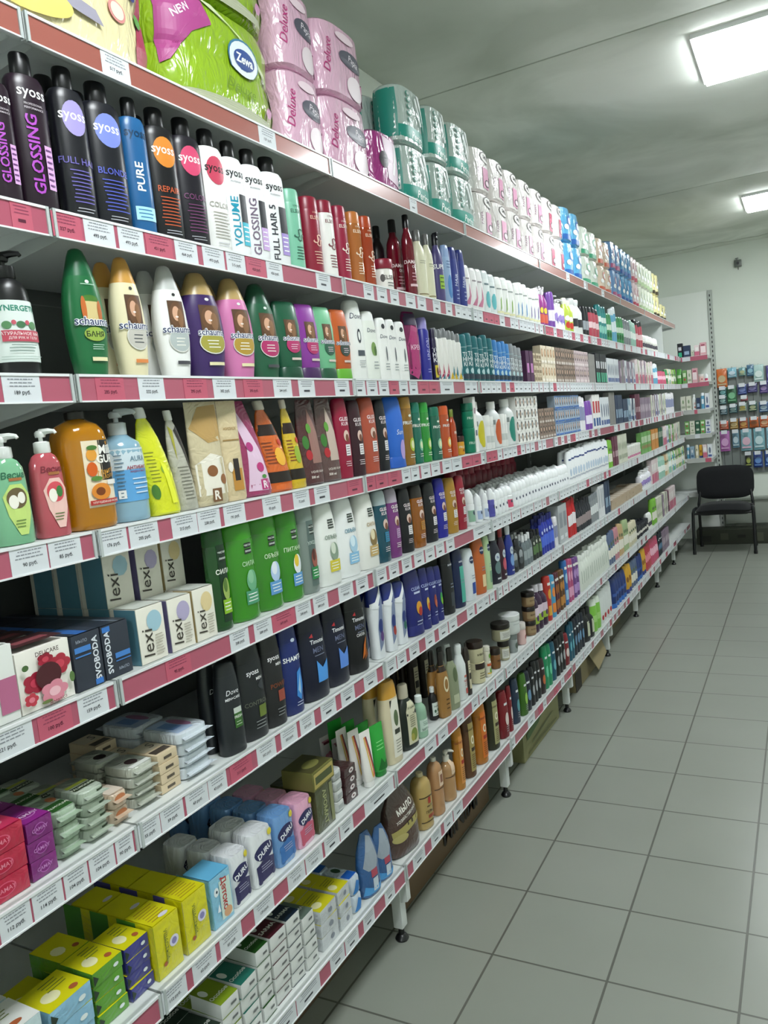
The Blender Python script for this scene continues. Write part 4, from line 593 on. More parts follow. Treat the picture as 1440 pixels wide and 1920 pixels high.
for k_, b_, a_, dd in (('red_tall', 'b8342c', 'e0a43c', 'red'), ('aqua_tall', '4c9ac4', 'e88a3c', 'aqua'), ('plum_tall', '54202c', 'a0602c', 'plum'), ('brown_tall', '5c3c1c', 'b8803c', 'brown'), ('azure_tall', '2c6ab0', '9cc4e0', 'azure'), ('rose_tall', 'b04c78', 'e0a0c0', 'rose'), ('violet_tall', '6c4484', 'b08cc8', 'violet')):
    spec(k_, 'cyl', .7, b_, b_, 'tall %s shower gel bottle' % dd, 'bottle', 'shower_gel_bottle', [('e', .05, .6, .24, .12, a_), ('r', -.24, .12, .3, .34, a_), ('r', -.2, .8, .24, .86, 'e8e4e0')])
spec('ivory_lot', 'tall', .55, 'dde2da', 'e4e8e2', 'ivory body lotion bottle', 'bottle', 'lotion_bottle', [('r', .0, .2, .06, .55, '8a9a8c')])
spec('ivory_bk', 'jar', 1, '2a2824', '1c1a18', 'black tub', 'jar', 'cosmetic_jar', [('r', -.4, .3, .4, .5, 'b8b4a4')])
for k_, b_, dd in (('sh_pink', 'c88a94', 'dusty pink'), ('sh_sand', 'c8a87c', 'sand coloured'), ('sh_pist', 'a8bc8c', 'pistachio'), ('sh_cream', 'd8d0b4', 'cream'), ('sh_lime', '7cbc3c', 'lime green'), ('sh_steel', '5c6c8c', 'steel blue')):
    spec(k_, 'oval', .6, b_, b_, '%s lotion bottle' % dd, 'bottle', 'lotion_bottle', [('r', -.24, .2, .26, .5, 'ece8dc'), ('e', .02, .64, .14, .06, '5a6a4c')])
spec('bl_basket', 'jar', 1, '23242c', '2a2c34', 'small black pot', 'jar', 'cosmetic_jar', [('r', -.4, .3, .4, .5, 'd8d4cc')])
# bottom shelf
def sarma(key, topc, t, d, tc='e4e8e0'):
    spec(key, 'box', 1, 'dcdedc', '', d, 'soap', 'soap_bar', [('R', -.5, .0, .5, 1, topc), ('T', t, 0, .35, .24, tc, 0, .02), ('E', -.3, .7, .14, .16, tc), ('r', .02, .42, .34, .58, '6a6c6c'), ('r', -.5, .0, .5, .06, topc)])
sarma('sar_dark', '1c3024', 'Особое', 'white-ended soap carton with blackish green top'); sarma('sar_lime', '7c941c', 'Особое', 'white-ended soap carton with lime top'); sarma('sar_teal', '1f6a5c', 'Особое', 'white-ended soap carton with teal top'); sarma('sar_green', '24541c', 'Особое', 'white-ended soap carton with forest green top')
sarma('sar_maroon', '4c1824', 'SARMA', 'white-ended soap carton with maroon top'); sarma('sar_navy', '16283c', 'SARMA', 'white-ended soap carton with midnight blue top'); sarma('sar_grey', '5a6a60', 'SARMA', 'white-ended soap carton with grey-green top')
spec('ny_bottom', 'box', 1, 'c8ccd0', '', 'white-ended yellow baby soap packet', 'soap', 'soap_bar', [('R', -.5, 0, .5, 1, 'cac21c'), ('L', -.3, .4, .4, .8, 4, '7a7a2c'), ('E', -.2, .3, .2, .16, 'e0dca8'), ('e', .1, .5, .12, .2, '8a909c')], bk='foil')
spec('wipe_bl', 'wrap', 1, 'c4d0dc', '', 'blue and white crumpled wet wipes packet', 'soap', 'wipes_pack', [('R', -.4, .1, .4, .4, '1c5ab0'), ('E', .1, .7, .2, .16, '2c4c34'), ('p', [(-.4,.1),(.1,.1),(.3,.6),(0,.8)], '2c7ac4')], bk='film')
spec('blue_refill', 'handle', .55, '2c5c94', '', 'blue and grey liquid soap refill pouch', 'pouch', 'refill_pouch', [('p', [(-.4,.5),(0,.95),(.2,.9),(.36,.55),(.2,.4),(-.2,.42)], '9aa4b0'), ('r', -.1, .3, .22, .42, 'b04a5c'), ('p', [(-.5,.05),(.5,.05),(.4,.16),(0,.12),(-.4,.2)], '4c9ad8'), ('r', -.06, .08, .2, .28, 'c8d4e0')], bk='foil')
spec('hoz_pouch', 'handle', .5, '4c342c', '', 'brown liquid laundry soap pouch with white lettering', 'pouch', 'refill_pouch', [('t', 'МЫЛО', .02, .7, .1, 'ece8e0', 10, .03), ('t', 'ХОЗЯЙСТВЕННОЕ', .04, .58, .06, 'e8e4dc', 10, .02), ('p', [(-.42,.3),(.44,.42),(.46,.5),(.2,.5),(-.44,.42)], 'a89c5c'), ('r', -.02, .43, .3, .49, '2a201c'), ('e', -.25, .3, .2, .06, 'b4a86c')], bk='foil')
spec('cream_big', 'jug', .85, 'cfb06c', 'd8c8a0', 'large cream liquid soap bottle with clear label', 'bottle', 'soap_bottle', [('r', -.5, .58, .5, .6, '3c2c1c'), ('r', -.04, .46, .14, .57, 'a8382c'), ('t', 'МЫЛО', .05, .42, .035, '4a3824', 0, .02), ('t', 'ГЕЛЬ 72', .1, .32, .05, '3c2c1c', 0, .02), ('r', -.1, .2, .34, .26, '9c4a34'), ('r', -.5, .14, .5, .155, '3c2c1c')], bk='liquid')
for k_, b_, dd in (('peach_jug', 'cc9a6c', 'peach'), ('peach_pump', 'c89c6c', 'honey')):
    spec(k_, 'jug' if k_ == 'peach_jug' else 'pumpcyl', .8, b_, 'e0dcd0', 'translucent %s liquid soap bottle' % dd, 'bottle', 'soap_bottle', [('r', -.1, .5, .4, .76, 'e0c4a8'), ('r', .0, .56, .26, .7, '8c5c44'), ('r', -.5, .46, .5, .475, '4a3020')], bk='liquid')
for k_, b_, l_, dd in (('or_bottle', 'c8862c', 'd8944c', 'amber'), ('or_bottle2', 'c87c24', 'd87428', 'orange'), ('br_label', '5c3c24', 'a8965c', 'brown'), ('dk_olive', '2c2c18', 'a8a474', 'blackish olive')):
    spec(k_, 'cyl', .7, b_, b_, '%s herbal shampoo bottle' % dd, 'bottle', 'shampoo_bottle', [('r', -.22, .1, .38, .88, l_), ('e', .08, .6, .16, .07, 'f0e8d0'), ('e', .08, .6, .09, .04, l_), ('r', -.1, .42, .3, .48, 'a82c1c' if k_[:2] == 'or' else '3c2c1c'), ('l', -.14, .14, .32, .38, 7, '5a3c1c'), ('t', 'ШАМПУНЬ', .08, .78, .035, '7c2c1c' if k_[:2] == 'or' else '2c2418', 0, .01)], bk='liquid' if k_[:2] == 'or' else 'plastic')
for k_, b_, a_, dd in (('pal_red', '7c1420', 'e0d0cc', 'dark red'), ('pal_navy', '24344c', '5c9aa4', 'navy green'), ('pal_green', '3c6a1c', 'a0d05c', 'leaf green'), ('pal_ink', '141c2c', '6c94b8', 'ink blue'), ('pal_black', '121418', 'a8acb0', 'jet black'), ('pal_brown', '2a1c1c', 'c86a3c', 'dark brown'), ('pal_em', '1c8c5c', '6ccca4', 'emerald'), ('pal_petrol', '14546c', '6cb4c4', 'petrol blue')):
    spec(k_, 'oval', .6, b_, b_, '%s shower gel bottle' % dd, 'bottle', 'shower_gel_bottle', [('r', -.1, .7, .24, .75, 'e4e8ec'), ('e', .12, .4, .2, .14, a_), ('l', -.06, .12, .3, .26, 3, 'b8bcc0')])
spec('big_blue', 'cond', .8, '1c3474', '2c64b4', 'large dark blue shower gel bottle on light cap', 'bottle', 'shower_gel_bottle', [('r', -.3, .4, .3, .5, '3c5ca4')])
spec('yel_tube', 'cond', .6, 'd8a42c', '2c3c84', 'yellow sunscreen bottle on blue cap', 'bottle', 'lotion_bottle', [('e', 0, .5, .2, .1, '8c5a1c')])
spec('lime_pump', 'oval', .6, '84c44c', 'e4ece0', 'lime green lotion bottle with white top', 'bottle', 'lotion_bottle', [('r', -.2, .3, .3, .5, 'a8d87c')])
spec('wh_cherry', 'oval', .6, 'dce0e0', 'd4d8d8', 'white lotion bottle with red berry', 'bottle', 'lotion_bottle', [('e', .1, .18, .16, .08, 'b8343c'), ('l', -.2, .4, .3, .7, 6, 'b0b4b4')])
spec('blk_label', 'flask', .5, '101216', '15171c', 'glossy black bottle with cream label', 'bottle', 'shower_gel_bottle', [('r', .1, .16, .42, .6, 'c8ccb4')])
# top shelf packs
spec('zewa_yel', 'roll4', 1, 'e8dcae', '', 'large cream yellow toilet roll pack', 'toilet paper', 'toilet_paper_pack', [('p', [(.3,0),(.5,0),(.5,.3),(.42,.7),(.5,1),(.46,1),(.36,.6),(.28,.2)], 'a83a54'), ('t', 'Deluxe', .0, .62, .15, '9a8a6c', -4, .01, .3), ('e', .16, .4, .06, .09, 'd8908c'), ('e', .16, .4, .045, .07, 'f0e0c8'), ('e', .3, .62, .03, .06, '2c3c7c'), ('e', .32, .42, .03, .06, '5c9c4c'), ('p', [(-.48,.42),(0,.3),(.04,.2),(-.1,.22),(-.48,.32)], '9c98a8'), ('e', -.3, .2, .16, .1, 'e8d478')], bk='film')
spec('zewa_green', 'roll4', 1, '93b820', '', 'large lime green toilet roll pack', 'toilet paper', 'toilet_paper_pack', [('p', [(-.5,.3),(-.44,.34),(-.3,.62),(-.16,.75),(-.2,.95),(-.5,.98)], 'b04a8c'), ('t', 'NEW', -.36, .78, .07, 'f4e4f0', 32, .02), ('p', [(-.16,1),(.1,.78),(.5,.4),(.5,.1),(.34,.5),(0,.85),(-.3,1)], 'd0dcae'), ('e', .1, .6, .14, .17, '3c7ca0'), ('e', .1, .59, .13, .16, 'e4ecf0'), ('e', .1, .59, .095, .09, '2c4c94'), ('t', 'Zewa', .1, .59, .085, 'f4f6fa', 0, .03), ('t', 'Deluxe', .04, .3, .1, '6c8c24', -4, 0, .3), ('e', .3, .2, .035, .05, 'c88ab0'), ('p', [(-.5,.1),(0,.14),(.3,.1),(.34,.04),(-.5,.02)], 'b8bca0')], bk='film')
spec('papia_pink', 'roll2', .8, 'e0b4cc', '', 'pale pink toilet roll pack with dark oval', 'toilet paper', 'toilet_paper_pack', [('e', .14, .56, .3, .12, '4c4c5c'), ('t', 'Papia', .15, .56, .12, 'f0e8f0', -8, .0, .2), ('t', 'Deluxe', -.36, .5, .11, 'b83a7c', 82, 0, .3), ('e', .16, .2, .2, .16, 'e8d8e0'), ('p', [(.3,.3),(.5,.42),(.5,.1),(.4,.05)], 'cc7aa8'), ('e', .0, .82, .2, .06, 'f0d8e4')], bk='film')
spec('papia_purple', 'roll2', .8, '9c2c7c', '', 'purple and silver toilet roll pack', 'toilet paper', 'toilet_paper_pack', [('p', [(-.1,.2),(.4,.1),(.5,.5),(.3,.85),(-.2,.9)], 'd8bcd0'), ('e', -.2, .5, .12, .14, '2c1c2c'), ('p', [(.05,.3),(.12,.28),(.3,.8),(.2,.84)], 'f0e8ee'), ('r', -.4, .02, .4, .08, 'e0c8d8')], bk='film')
spec('perina', 'roll2', .8, 'b4c4be', '', 'teal and clear toilet roll pack', 'toilet paper', 'toilet_paper_pack', [('r', -.46, .02, .55, .3, '1c9484'), ('t', 'Perina', .06, .16, .14, 'e8f4f0', -4, .02, .2), ('r', -1.1, .1, -.46, .9, '1f8c7c')]+[('e', -.2, .4+.11*i, .06, .045, '5c9c8c') for i in range(5)]+[('e', -.2, .4+.11*i, .035, .028, 'c4d0cc') for i in range(5)]+[('p', [(.1,.9),(.2,.9),(.4,.36),(.3,.36)], 'eef2f2'), ('p', [(.0,.8),(.05,.84),(.2,.4),(.14,.38)], 'e4eaea')], bk='film')
spec('smile', 'roll2', .8, 'ece6e4', '', 'white toilet roll pack with pink band', 'toilet paper', 'toilet_paper_pack', [('r', -.1, .1, .36, .56, 'dc9cbc'), ('e', .12, .8, .3, .13, '6a6466'), ('e', .12, .8, .27, .11, 'f4f0ee'), ('t', 'SMILE', .12, .8, .09, '4a4446', -6, .03), ('e', .12, .22, .14, .09, '5a4450'), ('e', .12, .22, .11, .06, 'ecd4e0'), ('t', 'PAPER', -.3, .4, .07, '7c4c6c', 90, .01), ('e', .42, .34, .07, .1, '1c1a1c')], bk='film')
spec('smile_red', 'roll2', .8, 'ece6e4', '', 'white toilet roll pack with crimson band', 'toilet paper', 'toilet_paper_pack', [('r', -.1, .05, .36, .56, 'b82c5c'), ('e', .12, .8, .3, .13, '6a6466'), ('e', .12, .8, .27, .11, 'f4f0ee'), ('t', 'SMILE', .12, .8, .09, '4a4446', -6, .03), ('e', .12, .22, .14, .09, '5a4450'), ('e', .12, .22, .11, .06, 'ecd4e0')], bk='film')
for k_, b_, a_, dd in (('tp_blue', '5cacd8', '2c64b0', 'bright blue'), ('tp_clear', 'd0d8cc', '3c9c74', 'clear and green'), ('tp_peach', 'e0ccb8', 'c85a3c', 'peach'), ('tp_swirl', '6c94c4', 'a8507c', 'blue and plum'), ('tp_aqua', '4c94c4', '24549c', 'aqua'), ('tp_rose', 'dcc4c8', 'a8344c', 'rose'), ('tp_white', 'd8dccc', 'a0b48c', 'off-white'), ('tp_yellow', 'dcd49c', '3c3424', 'yellow and black')):
    spec(k_, 'roll2', .8, b_, '', '%s toilet roll pack' % dd, 'toilet paper', 'toilet_paper_pack', [('e', .1, .6, .26, .16, a_), ('e', .1, .6, .18, .1, 'e8ecf0'), ('r', -.4, .05, .4, .2, a_), ('e', -.2, .4, .14, .08, 'eceeee')], bk='film')

# ------------------------------------------------------------------ the room
LEVEL = {1: 2.371, 2: 2.043, 3: 1.755, 4: 1.473, 5: 1.192, 6: .910, 7: .567, 8: .262}
NTH = {1: 'top', 2: 'second', 3: 'third', 4: 'fourth', 5: 'fifth', 6: 'sixth', 7: 'seventh', 8: 'bottom'}
BACKX = -.455; WALLX = -.52; WALLY = 9.52; CEIL = 3.19; RX = 2.64; NY = -3.6
Y0 = .004
def structure(name, g, mats=None):
    o = link(name, g.mesh(name), kind='structure'); return o
# floor: square grey ceramic tiles with dark joints, laid on the measured grid
TS, TX, TY = .3409, .247, 4.0935
m, nt, b = node_mat('floor_tiles', .3)
tc = nt.nodes.new('ShaderNodeTexCoord'); mp = nt.nodes.new('ShaderNodeMapping'); mp.inputs['Location'].default_value = (-TX/TS, -TY/TS, 0); mp.inputs['Scale'].default_value = (1/TS, 1/TS, 1)
br = nt.nodes.new('ShaderNodeTexBrick'); br.offset = 0; br.inputs['Scale'].default_value = 1; br.inputs['Mortar Size'].default_value = .011; br.inputs['Mortar Smooth'].default_value = .2
br.inputs['Brick Width'].default_value = 1; br.inputs['Row Height'].default_value = 1
br.inputs['Color1'].default_value = lin('8c9087'); br.inputs['Color2'].default_value = lin('8f938a'); br.inputs['Mortar'].default_value = lin('5c5d56')
no = nt.nodes.new('ShaderNodeTexNoise'); no.inputs['Scale'].default_value = 2.2; no.inputs['Detail'].default_value = 4
mx = nt.nodes.new('ShaderNodeMix'); mx.data_type = 'RGBA'; mx.blend_type = 'MULTIPLY'; mx.inputs[0].default_value = .35
cr = nt.nodes.new('ShaderNodeValToRGB'); cr.color_ramp.elements[0].position = .3; cr.color_ramp.elements[0].color = (.8, .8, .78, 1); cr.color_ramp.elements[1].position = .7; cr.color_ramp.elements[1].color = (1, 1, 1, 1)
nt.links.new(tc.outputs['Object'], mp.inputs[0]); nt.links.new(mp.outputs[0], br.inputs['Vector']); nt.links.new(tc.outputs['Object'], no.inputs['Vector'])
nt.links.new(no.outputs[0], cr.inputs[0]); nt.links.new(br.outputs['Color'], mx.inputs[6]); nt.links.new(cr.outputs[0], mx.inputs[7]); nt.links.new(mx.outputs[2], b.inputs['Base Color'])
bp = nt.nodes.new('ShaderNodeBump'); bp.invert = True; bp.inputs['Strength'].default_value = .4; bp.inputs['Distance'].default_value = .002
nt.links.new(br.outputs['Fac'], bp.inputs['Height']); nt.links.new(bp.outputs[0], b.inputs['Normal'])
g = Geo(); g.box(WALLX-.1, RX+.1, NY-.1, WALLY+.1, -.1, 0, m); structure('floor', g)
def plaster(name, c1, c2, sc, bump=.3):
    m, nt, b = node_mat(name, .75)
    tc = nt.nodes.new('ShaderNodeTexCoord'); n1 = nt.nodes.new('ShaderNodeTexNoise'); n1.inputs['Scale'].default_value = sc; n1.inputs['Detail'].default_value = 5; n1.inputs['Distortion'].default_value = .8
    cr = nt.nodes.new('ShaderNodeValToRGB'); cr.color_ramp.elements[0].position = .35; cr.color_ramp.elements[0].color = lin(c1); cr.color_ramp.elements[1].position = .62; cr.color_ramp.elements[1].color = lin(c2)
    bp = nt.nodes.new('ShaderNodeBump'); bp.inputs['Strength'].default_value = bump; bp.inputs['Distance'].default_value = .01
    nt.links.new(tc.outputs['Object'], n1.inputs['Vector']); nt.links.new(n1.outputs[0], cr.inputs[0]); nt.links.new(cr.outputs[0], b.inputs['Base Color'])
    nt.links.new(n1.outputs[0], bp.inputs['Height']); nt.links.new(bp.outputs[0], b.inputs['Normal']); return m
mw = plaster('painted_wall', 'e0e7dc', 'e4eae1', 1.1, .1); mc = plaster('ceiling_plaster', 'c4cabe', 'e8ece3', 1.1, .5)
g = Geo(); g.box(WALLX-.1, WALLX, NY-.1, WALLY+.1, 0, CEIL, mw); structure('wall_left', g)
g = Geo(); g.box(RX, RX+.1, NY-.1, WALLY+.1, 0, CEIL, mw); structure('wall_right', g)
g = Geo(); g.box(WALLX, RX, WALLY, WALLY+.1, 0, CEIL, mw); structure('wall_back', g)
g = Geo(); g.box(WALLX, RX, NY-.1, NY, 0, CEIL, mw); structure('wall_front', g)
# ceiling: plastered concrete slabs with open joints and a ragged patch strip
g = Geo(); js = [NY-.1, .8, 3.76, 6.72, WALLY+.1]
for a, c in zip(js, js[1:]): g.box(WALLX-.1, RX+.1, a+.006, c-.006, CEIL, CEIL+.12, mc, .004)
g.box(WALLX-.1, RX+.1, NY-.1, WALLY+.1, CEIL+.03, CEIL+.1, mat('5c6058', 'board')); structure('ceiling', g)
g = Geo(); rr = random.Random(5); mp_ = plaster('patch_plaster', 'd0d5ca', 'dfe3da', 3, .6)
pts = []
for i in range(26): pts.append((-.5+i*.13, 9.3+rr.uniform(-.05, .05)))
vs = [(x, y, CEIL-.004) for x, y in pts]+[(x, WALLY, CEIL-.004) for x, y in pts]+[(x, y+.01, CEIL+.002) for x, y in pts]
n = len(pts); g.add(vs, [(i, i+1, n+i+1, n+i) for i in range(n-1)]+[(i+1, i, 2*n+i, 2*n+i+1) for i in range(n-1)], mp_); structure('trim_1', g)

# ceiling lamps: square panels in a row along the aisle and a second row further right
em, nt, b = node_mat('lamp_diffuser'); b.inputs['Emission Color'].default_value = (.93, .98, 1, 1); b.inputs['Emission Strength'].default_value = LAMP; b.inputs['Base Color'].default_value = (.8, .8, .8, 1)
def lamp(x, y, label):
    r = link('ceiling_lamp', loc=(x, y, CEIL)); tag(r, label, 'ceiling lamp', 'square ceiling lamps')
    g = Geo(); w = .3
    for a in ((-w, -w+.012, -w, w), (w-.012, w, -w, w), (-w+.012, w-.012, -w, -w+.012), (-w+.012, w-.012, w-.012, w)): g.box(a[0], a[1], a[2], a[3], -.02, 0, mat('eceeee', 'metal'))
    link('lamp_frame', g.mesh('lamp_frame'), r)
    g = Geo(); g.box(-w+.012, w-.012, -w+.012, w-.012, -.034, -.004, em); link('diffuser', g.mesh('diffuser'), r)
for i, (y, t) in enumerate(((-2.4, 'behind the camera'), (.93, 'above the near end'), (4.27, 'large bright one, upper right'), (7.62, 'small far one near the back wall'))):
    lamp(1.066, y, 'glowing square ceiling panel lamp over the aisle, '+t)

# ------------------------------------------------------------------ the shelving run
m_white = mat('d6dad8', 'metal'); m_back = mat('6e7371', 'metal'); m_lip = mat('e6e8ea', 'plastic')
m_pink = mat('b0566c', 'rail'); m_salmon = mat('a05c52', 'rail'); m_clear = mat('b9c0c0', 'plastic'); m_blk = mat('111214', 'plastic')
BAYN = ['nearest, cut off by the left picture edge', 'second', 'third', 'fourth', 'fifth', 'sixth', 'seventh', 'eighth', 'last, beside the corner unit']
gr_shelf = {}
def shelf_mesh(L):
    g = Geo(); g.box(BACKX+.01, -.002, .003, .997, -.03, 0, m_white)
    g.box(-.012, -.001, .003, .997, -.046, -.0, m_white)
    for y in (.03, .98): g.add([(BACKX, y, -.03), (-.02, y, -.03), (-.02, y, -.045), (BACKX, y, -.1)], [(0, 1, 2, 3)], m_white)
    return g.mesh('shelf')
def rail_mesh(mm):
    g = Geo(); g.box(-.0005, .0015, .006, .994, -.0475, .0, mm)
    g.box(-.0005, .004, .006, .994, -.0035, .0012, m_lip); g.box(-.0005, .004, .006, .994, -.0495, -.0465, m_lip)
    for y in (.004, .99): g.box(-.001, .0045, y, y+.006, -.0495, .0012, m_clear)
    return g.mesh('price_rail')
sm = shelf_mesh(1); rm1 = rail_mesh(m_salmon); rm2 = rail_mesh(m_pink)
g = Geo(); g.box(BACKX-.02, BACKX-.008, .02, .98, .1, 2.62, m_back)
for z in (.66, 1.1, 1.54, 1.98, 2.42): g.box(BACKX-.008, BACKX-.0065, .02, .98, z, z+.003, mat('8c9290', 'metal'))
bpm = g.mesh('back_panel')
g = Geo(); g.box(BACKX-.035, BACKX+.005, 0, .03, .03, 2.66, m_white)
for k in range(50): g.box(BACKX+.0045, BACKX+.006, .011, .019, .15+k*.05, .175+k*.05, m_blk)
upm = g.mesh('upright')
g = Geo(); g.box(-.062, -.03, .0, .034, .045, .22, m_white, .003); g.add([(-.42, .005, .21), (-.006, .005, .21), (-.006, .005, .14), (-.07, .005, .12), (-.42, .005, .16), (-.42, .029, .21), (-.006, .029, .21), (-.006, .029, .14), (-.07, .029, .12), (-.42, .029, .16)], [(0, 1, 2, 3, 4), (9, 8, 7, 6, 5), (0, 5, 6, 1), (1, 6, 7, 2), (2, 7, 8, 3), (3, 8, 9, 4)], m_white); lgm = g.mesh('leg')
g = Geo(); g.lathe([(.02, 0), (.022, .006), (.016, .016), (.01, .02), (.009, .05)], m_blk, (-.046, .018, 0), 16); ftm = g.mesh('rubber_foot')
for i in range(9):
    r = link('shelving_bay', loc=(0, Y0+i, 0))
    tag(r, 'white metal shelving bay with pink price rails, '+(BAYN[i] if i in (0, 8) else BAYN[i]+' from the near end'), 'shelving unit', 'bays of the long shelving run')
    link('back_panel', bpm, r); link('upright', upm, r)
    for L, z in LEVEL.items():
        if L == 1 and i == 8:
            continue
        s_ = link('shelf', sm, r, (0, 0, z)); link('price_rail', rm1 if L == 1 else rm2, s_)
    lg = link('leg', lgm, r); link('rubber_foot', ftm, lg)
    if i == 8:
        s_ = link('shelf', sm, r, (0, 0, LEVEL[1])); s_.scale = (1, .8, 1); link('price_rail', rm1, s_)
        link('upright', upm, r, (0, .97, 0))
# divider board between two bays and at the far end
g = Geo(); g.box(BACKX, -.015, -.006, .006, 0, .275, mat('dfe3e0', 'metal')); dv = g.mesh('divider')
tag(link('shelf_divider', dv, loc=(0, 8.02, LEVEL[2]+.002)), 'white upright divider board on the second shelf near the far end', 'divider')

